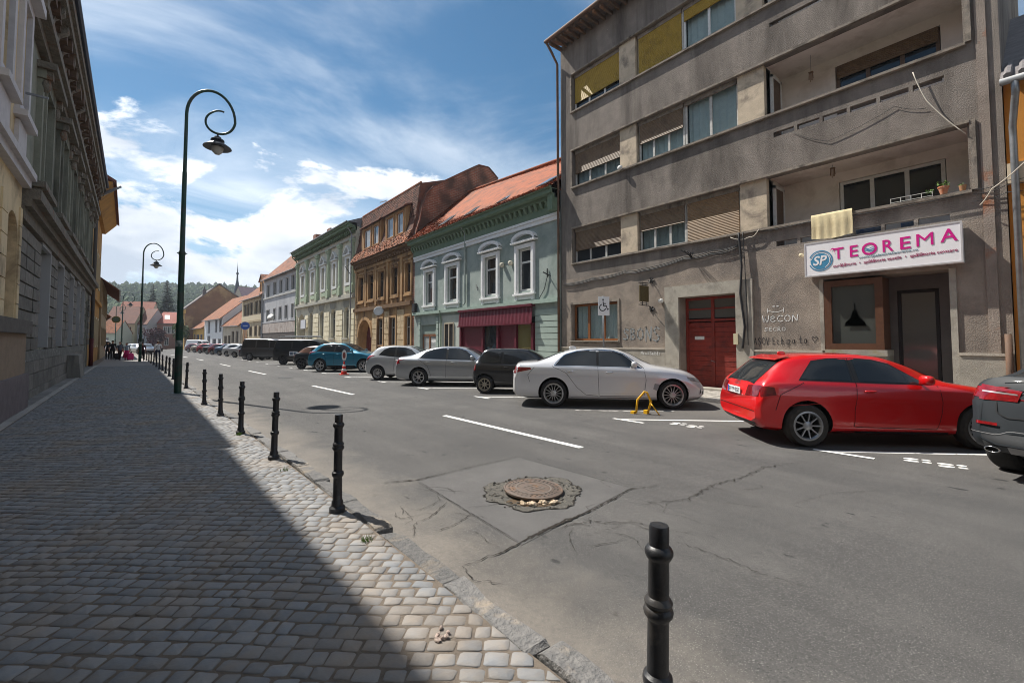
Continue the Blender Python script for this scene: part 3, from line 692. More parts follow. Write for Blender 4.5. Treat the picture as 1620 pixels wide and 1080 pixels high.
def seg_ped(b, s0, s1, z0, rise, d, t=0.14, out=0.22, mi=0, n=10):   # curved pediment moulding
    c = (s0 + s1)/2; h = (s1 - s0)/2
    top = [(c - h*math.cos(math.pi*i/n), z0 + t + rise*math.sin(math.pi*i/n)) for i in range(n+1)]
    low = [(c - (h-0.13)*math.cos(math.pi*i/n), z0 + t*0.2 + (rise-0.06)*math.sin(math.pi*i/n)) for i in range(n+1)]
    for i in range(n):
        P = [top[i], top[i+1], low[i+1], low[i]]
        b.add([(x, d, z) for x, z in P] + [(x, d + out, z) for x, z in P], [(4,5,6,7), (0,1,5,4), (2,3,7,6)], mi)
    b.box((s0 - 0.03, d, z0 - 0.02), (s1 + 0.03, d + out + 0.03, z0 + 0.07), mi)

# ------------------------------------------------------------------ grey apartment block
def apartment():
    T = right_frame(15.0); GB = 0.0
    t = thing('apartment_block', 'grey-brown rough stucco apartment block with shuttered window bands and balconies', 'building', (15, 7.8, gz(7.8)))
    st = M('rough_grey_stucco', (0.200, 0.174, 0.152), (0.258, 0.226, 0.198), rough=0.95, scale=2.2, bump=0.7, bscale=34, bdist=0.035, stain=(0.098, 0.085, 0.075), sscale=0.85, sthr=(0.44, 0.68), streak=True, fine=(21, 0.70, (0.62, 0.57, 0.50)), spec=0.15)
    pier = M('beige_pier_render', (0.60, 0.50, 0.375), (0.50, 0.415, 0.31), rough=0.95, scale=4, bump=0.7, bscale=45, stain=(0.27, 0.225, 0.18), sscale=1.5, spec=0.15)
    ledge_m = M('weathered_ledge', (0.30, 0.255, 0.205), (0.20, 0.175, 0.15), rough=0.95, scale=5, bump=0.8, bscale=50, stain=(0.10, 0.085, 0.07), sscale=2)
    lower = M('ground_floor_stucco', (0.255, 0.213, 0.178), (0.325, 0.275, 0.228), rough=0.95, scale=1.8, bump=0.8, bscale=34, bdist=0.025, stain=(0.155, 0.135, 0.12), sscale=0.8, sthr=(0.46, 0.68), fine=(20, 0.73, (0.5, 0.45, 0.4)), spec=0.15)
    conc = M('plinth_concrete', (0.36, 0.33, 0.28), (0.27, 0.25, 0.215), rough=0.95, scale=3, bump=0.6, bscale=55, stain=(0.25, 0.22, 0.09), sscale=0.9, sthr=(0.56, 0.72), spec=0.15)
    FL = [(5.32, 6.93), (8.90, 10.62), (12.50, 14.27)]
    SA, SB = 0.72, 14.95
    slots = []
    for z in (8.14, 4.68):
        for i in range(6):
            w = (5.58 - 1.62)/6; slots.append((1.62 + w*i + 0.04, 1.62 + w*(i+1) - 0.04, z, z + 0.16, 0.14))
    # upper wall with the window bands cut out of it
    b = B(T)
    wall(b, SA, SB, 4.62, 16.05, [(1.3, 14.2, z0, z1, 0.24) for z0, z1 in FL] + slots + [(1.62, 5.58, 11.74, 11.88, 0.14)], 0.0, 0.24)
    gable_body(b, SA, SB, 11.0, -0.1, 16.05)
    b.build('upper_wall', st, t)
    # ground floor
    b = B(T); wall(b, SA, SB, -0.1, 4.617, [(11.66, 14.3, 1.70, 3.42, 0.25), (6.80, 8.86, -0.1, 3.32, 0.55), (1.64, 4.32, -0.1, 3.5, 0.9)], 0.0, 0.25)
    b.build('ground_floor_wall', lower, t)
    for (a, c) in ((9.45, 14.93), (4.38, 6.24), (0.74, 1.60)):
        B(T).box((a, 0.0, -0.1), (c, 0.05, 1.40)).build('plinth', conc, t)
        B(T).box((a, 0.0, 1.40), (c, 0.075, 1.46)).build('plinth_cap', M('plinth_cap_stone', (0.46, 0.41, 0.34), (0.36, 0.32, 0.27), scale=6, bump=.5), t)
    # slabs between floors, so that no sky shows through the hollow block
    b = B(T)
    for z in (4.40, 7.2, 10.9, 14.6, 15.9): b.box((SA + .05, -10.9, z), (SB - .05, -0.30, z + 0.12))
    b.box((5.86, -8, 0), (6.0, -1.4, 15.8)); b.box((SA + .05, -4.0, 0), (SB - .05, -3.9, 15.8))
    b.build('inner_floors', room_m, t)
    # ledges above and below each band, piers, band end frames
    for k, (z0, z1) in enumerate(FL):
        B(T).box((1.26, -0.20, z0 - 0.07), (14.26, 0.10, z0)).build('sill_ledge', ledge_m, t)
        B(T).box((1.26, 0.0, z1), (14.26, 0.085, z1 + 0.07)).build('lintel_ledge', ledge_m, t)
        B(T).box((14.2, 0.0, z0), (14.27, 0.06, z1)).build('band_end_frame', ledge_m, t)
        for (a, c) in ((10.68, 11.50), (5.80, 6.63)):
            B(T).box((a, -0.55, z0), (c, -0.045, z1)).build('pier', pier, t)
        B(T).box((1.16, -0.05, z0), (1.26, 0.07, z1 + 0.05)).build('balcony_jamb', ledge_m, t)
    # roof: eaves board, soffit, gutter
    wood = M('rotten_soffit_wood', (0.10, 0.07, 0.05), (0.17, 0.11, 0.07), scale=7, bump=0.6, stain=(0.26, 0.13, 0.06), sscale=2.5)
    b = B(T); b.prism([(.86, 16.00), (.86, 16.10), (-11.2, 19.6), (-11.2, 19.4)], 0, 0.35, 15.12); rf = b.build('roof', wood, t)
    b = B(T)
    for i in range(38): b.box((0.6 + i*0.385, -0.1, 15.83), (0.70 + i*0.385, 0.78, 15.985))
    b.build('rafter_ends', wood, rf)
    B(T).tube([(0.35, .89, 16.02), (15.12, .89, 16.02)], 0.075, 8).build('gutter', rusty, rf, True)
    B(T).tube([(15.06, .85, 15.98), (15.06, 0.5, 15.65), (15.06, 0.12, 15.2), (15.06, 0.10, 8.0), (15.06, 0.10, 0.1)], 0.06, 8).build('downpipe', rusty, t, True)
    # windows and roller shutters
    yel = slat_mat('olive_yellow_shutter', (0.30, 0.19, 0.018), (0.38, 0.245, 0.03), 0.055)
    brn = slat_mat('brown_wood_shutter', (0.135, 0.09, 0.055), (0.20, 0.135, 0.08), 0.055)
    tan = slat_mat('tan_wood_shutter', (0.26, 0.165, 0.085), (0.20, 0.125, 0.065), 0.055)
    def shutter(a, c, zb, zt, m):
        b = B(T); b.box((a + 0.05, -0.15, zb), (c - 0.05, -0.115, zt)); b.box((a + 0.05, -0.155, zb - 0.035), (c - 0.05, -0.105, zb))
        return b.build('roller_shutter', m, t)
    def band_window(a, c, k, nx, drop, sm, cur):
        z0, z1 = FL[k]; h = z1 - z0
        win(t, T, a, c, z0 + 0.01, z1 - 0.01, -0.235, old_white if k < 2 else white_p, CLEARG if cur else DARKG, nx=nx, w=0.075, curtain=cur)
        if drop > 0: shutter(a, c, z1 - 0.02 - drop*(h - 0.05), z1 - 0.012, sm)
        B(T).box((a + 0.03, -0.17, z1 - 0.16), (c - 0.03, -0.095, z1 - 0.005)).build('shutter_box', ledge_m, t)
    for k, sm in ((0, brn), (1, brn), (2, yel)):
        band_window(11.50, 14.17, k, 3, (0.63, 0.62, 0.76)[k], sm, (None, dark_curtain, None)[k])
        band_window(8.62, 10.62, k, 3, (0.48, 0.52, 1.0)[k], sm, (dark_curtain, curtain_m, None)[k])
        band_window(6.65, 8.60, k, 2, (1.0, 0.0, 0.30)[k], (tan, brn, yel)[k], (None, curtain_m, curtain_m)[k])
    # balconies
    cream = M('balcony_whitewash', (0.78, 0.71, 0.65), (0.70, 0.63, 0.57), rough=0.9, scale=2, stain=(0.6, 0.53, 0.47), sscale=1.2)
    brownw = M('brown_window_paint', (0.14, 0.09, 0.06), (0.10, 0.065, 0.045), rough=0.5, scale=8)
    for k, (z0, z1) in enumerate(FL):
        zf, zc, D = z0 - 1.05, z1 + 0.04, -1.45
        b = B(T)
        zw0, zw1 = (z0 - 0.1, z1 - 0.27)
        ops = [(1.85, 4.25, zw0, zw1, 0.12)]
        wall(b, 1.26, 5.86, zf, zc, ops, D, 0.12)
        b.poly([(1.26, -0.24, zf), (1.26, D, zf), (1.26, D, zc), (1.26, -0.24, zc)]); b.poly([(5.80, -0.24, zf), (5.80, D, zf), (5.80, D, zc), (5.80, -0.24, zc)])
        b.poly([(1.26, -0.22, zc), (5.86, -0.22, zc), (5.86, D, zc), (1.26, D, zc)]); b.poly([(1.26, -0.16, zf), (5.86, -0.16, zf), (5.86, D, zf), (1.26, D, zf)])
        b.poly([(1.26, -0.16, zf), (5.86, -0.16, zf), (5.86, -0.16, z0 - 0.72), (1.26, -0.16, z0 - 0.72)])
        b.build('balcony_recess', cream, t)
        win(t, T, 1.87, 4.23, zw0 + .01, zw1 - .01, D - 0.09, white_p if k == 0 else brownw, DARKG, nx=3, w=0.085, name='balcony_window')
        if k == 1: b = B(T); b.box((1.9, D - 0.02, zw1 - 0.42), (4.2, D + 0.015, zw1 - 0.01)); b.build('roller_shutter', brn, t)
        b = B(T); b.box((5.72, -1.15, zf), (5.795, -0.55, z1 - 0.25)); d_ = b.build('balcony_door', brownw, t)
        b = B(T); b.box((5.70, -1.24, zf), (5.78, -1.15, z1 - 0.16)); b.box((5.70, -0.55, zf), (5.78, -0.46, z1 - 0.16)); b.box((5.70, -1.24, z1 - 0.25), (5.78, -0.46, z1 - 0.16)); b.build('door_frame', white_p, d_)
    # parapet stuff visible through the slots
    # gate
    red = M('dark_red_gate_paint', (0.26, 0.032, 0.02), (0.19, 0.024, 0.016), rough=0.55, scale=5, stain=(0.12, 0.02, 0.015), sscale=2.2, bump=0.15, bscale=30, objvar=0.12)
    sur = M('gate_surround_concrete', (0.40, 0.37, 0.31), (0.31, 0.285, 0.245), rough=0.95, scale=4, bump=0.6, bscale=60, stain=(0.22, 0.20, 0.17), sscale=1.5)
    for nm, a, c in (('surround_jamb', (8.86, -0.0, -0.1), (9.42, 0.085, 3.75)), ('surround_jamb', (6.26, 0.0, -0.1), (6.80, 0.085, 3.75)), ('surround_lintel', (6.80, 0.0, 3.33), (8.86, 0.0855, 3.752))):
        B(T).box(a, c).build(nm, sur, t)
    b = B(T); frame_boxes(b, 6.81, 8.85, 0.06, 3.31, -0.50, 0.09, 0.09, 2, (2.48,)); g = b.build('gate', red, t)
    for i in range(2):
        a = 6.90 + i*0.975
        n = 13; h = (2.40 - 0.15)/n
        for k in range(n): B(T).box((a + 0.012, -0.475, 0.15 + k*h + 0.006), (a + 0.95, -0.445 + R.uniform(-.004, .004), 0.15 + (k+1)*h - 0.004)).build('plank', red, g)
        for z0, z1 in ((2.56, 2.86), (2.92, 3.22)): B(T).box((a + 0.012, -0.47, z0), (a + 0.95, -0.462, z1)).build('pane', glass('dusty_pane', (0.10, 0.095, 0.085), 0, 0.25), g)
        B(T).box((a + 0.012, -0.475, 2.86), (a + 0.95, -0.44, 2.92)).build('transom_bar', red, g)
    B(T).box((8.16, -0.437, 1.78), (8.52, -0.430, 1.90)).build('letter_plate', white_p, g)
    B(T).tube([(7.78, -0.43, 1.0), (7.78, -0.38, 1.0), (7.90, -0.38, 1.04)], 0.012, 6).build('handle', zinc, g)
    B(T).box((6.72, 0.088, 1.62), (6.86, 0.14, 1.98)).build('intercom', M('intercom_plastic', (.5, .45, .3)), t)
    B(T).box((6.0, 0.0, -0.1), (9.6, 0.5, 0.14)).build('gate_step', conc, t)
    # small ground-floor window
    orange = M('varnished_frame', (0.25, 0.095, 0.03), (0.19, 0.07, 0.025), rough=0.45, scale=10)
    win(t, T, 11.68, 14.28, 1.74, 3.40, -0.24, orange, CLEARG, nx=3, w=0.10, curtain=curtain_m)
    b = B(T); frame_boxes(b, 11.56, 14.40, 1.62, 3.50, 0.002, 0.10, 0.03); b.build('window_surround', ledge_m, t)
    B(T).box((11.6, -0.2, 1.70), (14.36, 0.10, 1.74)).build('window_sill', conc, t)
    # shop front
    B(T).box((1.60, 0.0, -0.1), (1.72, 0.04, 3.5)).build('shop_frame_trim', sur, t); B(T).box((4.32, 0.0, 1.46), (4.42, 0.04, 3.52)).build('shop_frame_trim', sur, t)
    shopb = M('shop_frame_wood', (0.105, 0.045, 0.022), (0.08, 0.034, 0.018), rough=0.5, scale=10)
    grey_in = M('shop_recess_render', (0.15, 0.14, 0.135), (0.12, 0.115, 0.11), scale=3)
    b = B(T); b.box((2.92, -0.62, 1.34), (4.30, 0.10, 1.50)); b.build('bay_sill', conc, t)
    o = win(t, T, 2.98, 4.30, 1.50, 3.44, -0.02, shopb, glass('shop_glass', (0.055, 0.06, 0.055), 0, 0.02), nx=1, w=0.17, t=0.09, name='shop_window')
    B(T).box((2.98, -0.62, 1.50), (3.05, -0.02, 3.44)).build('side_frame', shopb, o)
    b = B(lambda p: (15.0 - 0.035, 3.60 + p[0], 2.15 + p[2])); b.prism([(-0.24, 0.0), (0.24, 0.0), (0.22, 0.10), (0.10, 0.22), (0.04, 0.42), (0.012, 0.42), (0.012, 0.62), (-0.012, 0.62), (-0.012, 0.42), (-0.04, 0.42), (-0.10, 0.22), (-0.22, 0.10)], 1, 0, 0.012)
    b.build('lamp_print', black_m, o)
    b = B(T); wall(b, 1.64, 4.32, 0.0, 3.5, [(2.02, 2.86, 0.40, 3.12, 0.06)], -0.88, 0.06); b.build('recess_wall', grey_in, t)
    B(T).box((1.64, -0.88, -0.1), (2.97, 0.0, 0.38)).build('shop_step', conc, t)
    B(T).box((2.97, -0.86, 0.0), (4.30, -0.02, 1.34)).build('bay_base', conc, t)
    win(t, T, 2.03, 2.85, 0.42, 3.10, -0.93, black_m, glass('door_glass', (0.13, 0.13, 0.125), 0, 0.08), nx=1, w=0.07, name='shop_door')
    B(T).box((0.95, 0.05, -0.1), (2.0, 0.55, 0.35)).build('concrete_block', conc, t)
    # exposed brick strip and utility pipe at the corner
    b = B(T); b.box((0.92, 0.0, 0.4), (1.10, 0.035, 15.6)); b.build('corner_strip', M('corner_strip_render', (0.30, 0.25, 0.21), (0.22, 0.18, 0.15), scale=2, bump=.8, bscale=30, stain=(0.30, 0.12, 0.06), sscale=1.1, sthr=(.58, .68)), t)
    B(T).tube([(0.80, 0.09, 0.1), (0.80, 0.09, 1.9)], 0.06, 8).build('pipe_stub', rusty, t, True)
    # cables
    cb = [(14.76, 4.45), (13, 4.50), (11.2, 4.62), (10.4, 4.60), (8.6, 4.80), (7.6, 4.86), (6.7, 4.92)]
    for k in range(3): cable('wall_cable', [T((s, 0.03 + 0.02*k, z - 0.05*k + R.uniform(-.02, .02))) for s, z in cb], 0.016, black_m, t, 0.05)
    cable('wall_cable', [T((6.63, 0.11, 5.30)), T((6.55, 0.12, 4.2)), T((6.62, 0.12, 3.3)), T((6.50, 0.12, 2.2)), T((6.58, 0.12, 1.5))], 0.035, black_m, t)
    cable('wall_cable', [T((6.50, 0.11, 5.30)), T((6.45, 0.12, 4.2)), T((6.40, 0.12, 1.6))], 0.014, black_m, t)
    cable('wall_cable', [T((6.4, .06, 5.26)), T((4.7, .12, 5.24)), T((1.4, .12, 5.22))], 0.012, black_m, t, 0.04)
    pale = M('pale_cable', (0.55, 0.5, 0.42))
    cable('hanging_cable', [T((2.21, 0.1, 8.6)), T((1.97, 0.1, 7.75)), T((1.32, 0.1, 6.67))], 0.012, pale, t, 0.05)
    cable('hanging_cable', [T((6.9, 0.1, 5.2)), T((6.3, 0.1, 5.1)), T((6.0, 0.1, 5.3))], 0.012, pale, t, 0.08)
    cable('hanging_cable', [T((5.0, 0.02, 8.1)), T((4.1, 0.03, 7.5)), T((2.6, 0.03, 7.9)), T((2.0, .03, 7.6))], 0.006, black_m, t, 0.05)
    cable('hanging_cable', [T((1.14, 0.12, 4.9)), T((0.93, 0.3, 5.19)), T((0.4, 0.5, 5.62)), T((-0.6, .6, 6.2))], 0.012, pale, t, 0.03)
    for z in (5.32, 5.22, 5.05): cable('wall_cable', [T((1.25, .06, z)), T((0.72, .09, z + .05)), T((-0.4, .3, z + .1))], 0.008, black_m, t, 0.06)
    b = B(T)
    for i in range(5): b.tube([(8.35, 0.0, 4.78 - 0.05*(i % 2)), (8.35 + 0.12*(i - 2), 0.32, 4.86 + 0.04*i)], 0.014, 6)
    b.build('wall_bracket', black_m, t)
    b = B(T); b.blob((11.35, 0.16, 8.93), (0.11, 0.08, 0.09)); b.build('floodlight', white_p, t, True)
    b = B(T); b.blob((9.58, 0.08, 3.25), (0.10, 0.09, 0.08)); b.build('alarm_box', white_p, t, True)
    b = B(T); b.blob((4.83, 0.10, 4.28), (0.06, 0.08, 0.06)); b.build('lamp_bulb', M('ivory_plastic', (.6, .52, .36)), t, True)
    # graffiti in strokes
    SG = {'w': [[(0,1),(.08,.2),(.22,.0),(.36,.2),(.4,.8),(.46,.2),(.62,0),(.8,.3),(.85,1)]], 'e': [[(.1,.5),(.7,.55),(.6,.85),(.3,.9),(.1,.6),(.15,.15),(.45,0),(.75,.15)]], 'C': [[(.8,.85),(.5,1),(.15,.75),(.1,.3),(.4,0),(.8,.15)]], 'O': [[(.45,1),(.1,.75),(.1,.25),(.45,0),(.8,.25),(.8,.75),(.45,1)]], 'N': [[(.1,0),(.15,1),(.7,.05),(.8,1)]], 'S': [[(.75,.85),(.4,1),(.1,.75),(.4,.5),(.75,.3),(.5,0),(.05,.1)]], 'E': [[(.75,1),(.15,.95),(.15,.05),(.75,0)],[(.15,.5),(.6,.52)]], 'R': [[(.15,0),(.15,1),(.6,.95),(.65,.65),(.2,.5),(.75,0)]], 'B': [[(.15,0),(.15,1),(.6,.9),(.55,.6),(.2,.5),(.7,.4),(.65,.1),(.1,0)]], 'A': [[(.05,0),(.4,1),(.75,0)],[(.2,.4),(.62,.4)]], 'V': [[(.05,1),(.4,0),(.75,1)]], 'c': [[(.6,.5),(.3,.6),(.1,.35),(.2,.05),(.6,.08)]], 'h': [[(.15,1),(.15,0)],[(.15,.4),(.45,.6),(.55,.4),(.55,0)]], 'i': [[(.2,.55),(.2,0)],[(.2,.75),(.2,.8)]], 'p': [[(.15,.6),(.15,-.4)],[(.15,.5),(.5,.6),(.6,.3),(.4,0),(.15,.1)]], 'a': [[(.6,.5),(.3,.6),(.1,.3),(.25,0),(.55,.15),(.6,.55),(.65,0)]], 't': [[(.3,1),(.3,.1),(.55,0)],[(.05,.62),(.6,.66)]], 'v': [[(.4,0),(.05,.6),(.2,.85),(.42,.62),(.62,.85),(.8,.6),(.4,0)]], '.': [[(.15,.45),(.25,.45)]], ',': [[(.4,-.12),(.45,-.3)]], 'm': [[(.05,0),(.1,.6)],[(.1,.4),(.3,.6),(.38,0)],[(.38,.45),(.6,.6),(.68,0)]], 'o': [[(.35,.6),(.1,.35),(.3,0),(.6,.3),(.35,.6)]], 'u': [[(.1,.6),(.15,.1),(.5,.1),(.6,.6),(.62,0)]], 'd': [[(.6,1),(.6,0)],[(.6,.4),(.25,.55),(.1,.25),(.35,0),(.6,.1)]], 's': [[(.5,.55),(.2,.55),(.2,.35),(.5,.25),(.4,0),(.1,.05)]], '&': [[(.6,.1),(.2,.7),(.4,.9),(.5,.7),(.1,.2),(.3,0),(.65,.4)]]}
    def scrawl(txt, s, z, h, w, mat, th, name='graffiti', rise=0.0):
        b = B(T); x = 0.0; k = 0
        for ch in txt:
            if ch == ' ': x += w*0.6; continue
            if ch == ',': x -= w*0.95
            for line in SG.get(ch, []):
                pts = [(s - (x + px*w), 0.006 + 0.0003*k, z + py*h + rise*x) for px, py in line]; k += 1
                for p, q in zip(pts, pts[1:]):
                    dv = Vector((q[0]-p[0], q[2]-p[2])); L_ = dv.length or 1e-3; dv /= L_; n = Vector((-dv.y, dv.x))*th/2; e = dv*th*0.4
                    b.poly([(p[0]+n.x-e.x, p[1], p[2]+n.y-e.y), (q[0]+n.x+e.x, p[1], q[2]+n.y+e.y), (q[0]-n.x+e.x, p[1], q[2]-n.y+e.y), (p[0]-n.x-e.x, p[1], p[2]-n.y-e.y)])
            x += w if ch not in 'i.,' else w*(0.5 if ch != ',' else 0.95)
        return b.build(name, mat, t)
    wp = M('white_spray', (0.72, 0.72, 0.70)); bp = M('black_spray', (0.03, 0.03, 0.035))
    scrawl('weCON', 5.99, 2.33, 0.20, 0.205, wp, 0.024); scrawl('SECRO', 5.95, 2.05, 0.11, 0.125, wp, 0.016)
    b = B(T)
    sm = [(5.84 - 0.46*i/8, 0.006, 2.70 - 0.07*math.sin(math.pi*i/8)) for i in range(9)]
    for p, q in zip(sm, sm[1:]): b.poly([(p[0], p[1], p[2]+.008), (q[0], q[1], q[2]+.008), (q[0], q[1], q[2]-.008), (p[0], p[1], p[2]-.008)])
    for s in (5.84, 5.38): b.poly([(s-.008, .007, 2.62), (s+.008, .007, 2.62), (s+.008, .007, 2.76), (s-.008, .007, 2.76)])
    for s in (5.66, 5.55): b.poly([(s-.03, .007, 2.80), (s+.03, .007, 2.80), (s+.03, .007, 2.83), (s-.03, .007, 2.83)])
    b.build('graffiti', wp, t)
    scrawl('BRAS,OV.Echipa ta', 6.52, 1.60, 0.22, 0.122, bp, 0.017, rise=0.04); scrawl('v.', 4.66, 1.70, 0.2, 0.2, bp, 0.016)
    def plinth_scrawl(*a, **k):
        nonlocal T; T0 = T; T = lambda p: T0((p[0], p[1] + 0.052, p[2])); scrawl(*a, **k); T = T0
    plinth_scrawl('.Se', 6.10, 1.18, 0.16, 0.11, bp, 0.014)
    plinth_scrawl('Nou&Smeds', 10.52, 1.20, 0.12, 0.10, wp, 0.018)
    bl = M('faded_blue_spray', (0.245, 0.285, 0.305), (0.265, 0.26, 0.25), scale=2)
    scrawl('SBO', 11.4, 1.78, 0.45, 0.34, bl, 0.05); scrawl('NS', 10.35, 1.72, 0.55, 0.36, bl, 0.055)
    return t
apartment()
def apartment_things():
    T = right_frame(15.0)
    # illuminated-box shop sign
    s = thing('shop_sign', 'long white box sign reading TEOREMA in magenta above the shop door', 'sign', (14.75, 3.05, 3.6))
    box_m = M('sign_white', (0.82, 0.81, 0.82), (0.78, 0.77, 0.79), rough=0.35, scale=2)
    B(T).box((1.44, 0.03, 3.60), (4.68, 0.30, 4.56)).build('sign_box', box_m, s)
    b = B(T); frame_boxes(b, 1.43, 4.69, 3.59, 4.57, 0.29, 0.035, 0.02); b.build('sign_frame', M('sign_trim', (.62, .61, .62), rough=.3, metal=.3), s)
    mag = M('magenta_vinyl', (0.62, 0.012, 0.24), rough=0.4); plum = M('plum_vinyl', (0.33, 0.02, 0.11), rough=0.4); blu = M('blue_vinyl', (0.06, 0.24, 0.40), rough=0.4); slate = M('slate_vinyl', (0.10, 0.24, 0.30), rough=0.4)
    def fn(s0, z0): return lambda x, y, d: T((s0 - x, 0.306 + d, z0 + y + 0.03*x))
    for ch, sl, w, z in (('T', 3.98, .24, 4.01), ('E', 3.60, .18, 4.02), ('O', 3.34, .33, 4.015), ('R', 2.90, .22, 4.05), ('E', 2.55, .20, 4.06), ('M', 2.24, .31, 4.08), ('A', 1.81, .30, 4.11)):
        place_text('letter', ch, s, mag, fn(sl, z), w, 0.31 if ch != 'O' else 0.33, bold=0.012 if ch != 'M' else 0.0)
    b = B(T)
    for k in range(3):
        pts = [(3.27 - 0.2*i/8, 4.12 + 0.035*k + 0.015*math.sin(i*0.9 + k)) for i in range(9)]
        for p, q in zip(pts, pts[1:]): b.poly([(p[0], .312, p[1]), (q[0], .312, q[1]), (q[0], .312, q[1]+.02), (p[0], .312, p[1]+.02)])
    b.build('wave_mark', blu, s)
    b = B(T); pts = [(3.99 + 0.05*math.cos(a), 4.24 + 0.06*math.sin(a)) for a in [math.pi*0.1*i for i in range(14)]]
    for p, q in zip(pts, pts[1:]): b.poly([(p[0], .311, p[1]), (q[0], .311, q[1]), (q[0], .311, q[1]+.035), (p[0], .311, p[1]+.035)])
    b.build('letter_curl', mag, s)
    place_text('web_address', 'www.spalatoriateorema.ro', s, slate, fn(3.41, 3.935), 1.19, 0.075)
    place_text('service_line', 'curățătorie  •  spălătorie textile  •  spălătorie covoare', s, plum, fn(3.99, 3.76), 2.47, 0.115, bold=0.004)
    def disc(r0, r1, d, m, nm, a0=0, a1=2*math.pi, cs=4.29, cz=4.02):
        b = B(T); n = 28
        for i in range(n):
            p, q = a0 + (a1-a0)*i/n, a0 + (a1-a0)*(i+1)/n
            b.poly([(cs + r*math.cos(a), d, cz + r*math.sin(a)) for r, a in ((r0, p), (r1, p), (r1, q), (r0, q))])
        b.build(nm, m, s)
    disc(0.0, 0.245, 0.306, blu, 'round_logo'); disc(0.265, 0.295, 0.307, blu, 'logo_ring', 0.4, 5.9); disc(0.215, 0.232, 0.308, box_m, 'logo_ring', 0.2, 4.2)
    place_text('logo_letters', 'SP', s, box_m, fn(4.47, 3.89), 0.34, 0.27, shear=0.2, extrude=0.004, bold=0.02)
    # towel
    tw = M('cream_towel', (0.62, 0.53, 0.33), (0.54, 0.45, 0.27), rough=0.95, scale=6, bump=0.5, bscale=90)
    b = B(T); n = 24; rows = [(-0.25, 5.18), (-0.22, 5.34), (-0.05, 5.40), (0.13, 5.40), (0.17, 5.32), (0.16, 5.0), (0.17, 4.70)]
    vs = []
    for r, (d, z) in enumerate(rows):
        for i in range(n + 1):
            s_ = 3.56 + 0.98*i/n; k = min(1, max(0, (r-3)/2)); vs.append((s_ + 0.01*math.sin(r), d + k*(0.012*math.sin(i*1.3 + .4*r) + 0.016*math.sin(i*0.47 + r) + R.uniform(-.006, .006)), z + (0.05*math.sin(i/n*math.pi) if r == 6 else 0)*-1))
    b.add(vs, [(r*(n+1)+i, r*(n+1)+i+1, (r+1)*(n+1)+i+1, (r+1)*(n+1)+i) for r in range(len(rows)-1) for i in range(n)])
    o = tag(b.build('towel', tw, None, True), 'cream towel draped over the balcony parapet above the sign', 'towel')
    # blue cloths drying behind the lower slots
    b = B(T)
    for (a, c) in ((3.0, 3.55), (2.35, 2.6)): b.box((a, -0.16, 4.69), (c, -0.145, 4.83))
    tag(b.build('blue_cloth', M('navy_cloth', (.03, .06, .16), (.10, .14, .2), scale=12)), 'dark blue cloth seen through the parapet slot right of the towel', 'cloth')
    # flower pot and plants on the balcony ledge
    p = thing('flower_pot', 'orange striped flower pot with small green plant on the lower balcony ledge', 'flower pot', T((1.75, 0.02, 5.33)))
    c = T((1.75, 0.0, 5.34)); B().lathe([(0.06, 0), (0.10, 0.16), (0.11, 0.16), (0.11, 0.19), (0.0, 0.18)], c, 14).build('pot', M('orange_glaze', (.45, .12, .04), (.5, .3, .2), scale=14), p, True, 40)
    leafm = M('pot_leaves', (.07, .15, .03), (.12, .2, .05), scale=20)
    def leaves(c, r, n, size, nm, par, m=leafm):
        b = B()
        for _ in range(n):
            a = R.uniform(0, 6.28); q = R.uniform(0, 1)**.5*r; x, y, z = c[0]+q*math.cos(a), c[1]+q*math.sin(a), c[2]+R.uniform(0, r)
            d = Vector((R.uniform(-1, 1), R.uniform(-1, 1), R.uniform(-.2, 1))).normalized()*size; e = d.cross(Vector((R.uniform(-1, 1), R.uniform(-1, 1), 1))).normalized()*size*.4
            b.poly([(x, y, z), (x+d.x*.5+e.x, y+d.y*.5+e.y, z+d.z*.5+e.z), (x+d.x, y+d.y, z+d.z), (x+d.x*.5-e.x, y+d.y*.5-e.y, z+d.z*.5-e.z)])
        return b.build(nm, m, par)
    leaves((c[0], c[1], c[2]+.18), .12, 40, .06, 'plant', p)
    p2 = thing('small_pot', 'small clay pot at the end of the lower balcony ledge', 'flower pot', T((1.42, 0.0, 5.33))); c = T((1.42, 0.0, 5.34))
    B().lathe([(0.05, 0), (0.07, 0.13), (0.0, 0.12)], c, 12).build('pot', M('clay', (.35, .18, .09)), p2, True, 40); leaves((c[0], c[1], c[2]+.12), .06, 14, .04, 'plant', p2)
    p3 = thing('wire_plant_rack', 'low wire rack with trailing plant on the lower balcony ledge', 'rack', T((2.2, 0, 5.33)))
    b = B(T)
    for z in (5.36, 5.46): b.tube([(1.95, 0.03, z), (2.75, 0.03, z)], 0.006, 5)
    for i in range(5): b.tube([(1.95 + .2*i, 0.03, 5.33), (1.95 + .2*i, 0.03, 5.47)], 0.006, 5)
    b.build('rack_wire', white_p, p3); leaves(T((1.98, 0, 5.42)), .08, 26, .05, 'plant', p3)
    for (s0, z0, lab) in ((4.64, 10.58, 'wind chime hanging from the upper balcony ceiling'), (4.16, 7.0, 'wind chime hanging from the lower balcony ceiling')):
        w = thing('wind_chime', lab, 'wind chime', T((s0, -0.55, z0)))
        L_ = 0.55 if z0 > 9 else 0.12
        B(T).tube([(s0, -0.55, z0), (s0, -0.55, z0 - L_)], 0.004, 5).build('string', black_m, w)
        b = B(T); b.box((s0-.06, -.6, z0-L_-.02), (s0+.06, -.5, z0-L_))
        for i in range(6): b.tube([(s0 + .05*math.cos(i*1.05), -0.55 + .05*math.sin(i*1.05), z0-L_-.03), (s0 + .06*math.cos(i*1.05), -0.55 + .06*math.sin(i*1.05), z0-L_-.22-.03*(i % 3))], 0.009, 6)
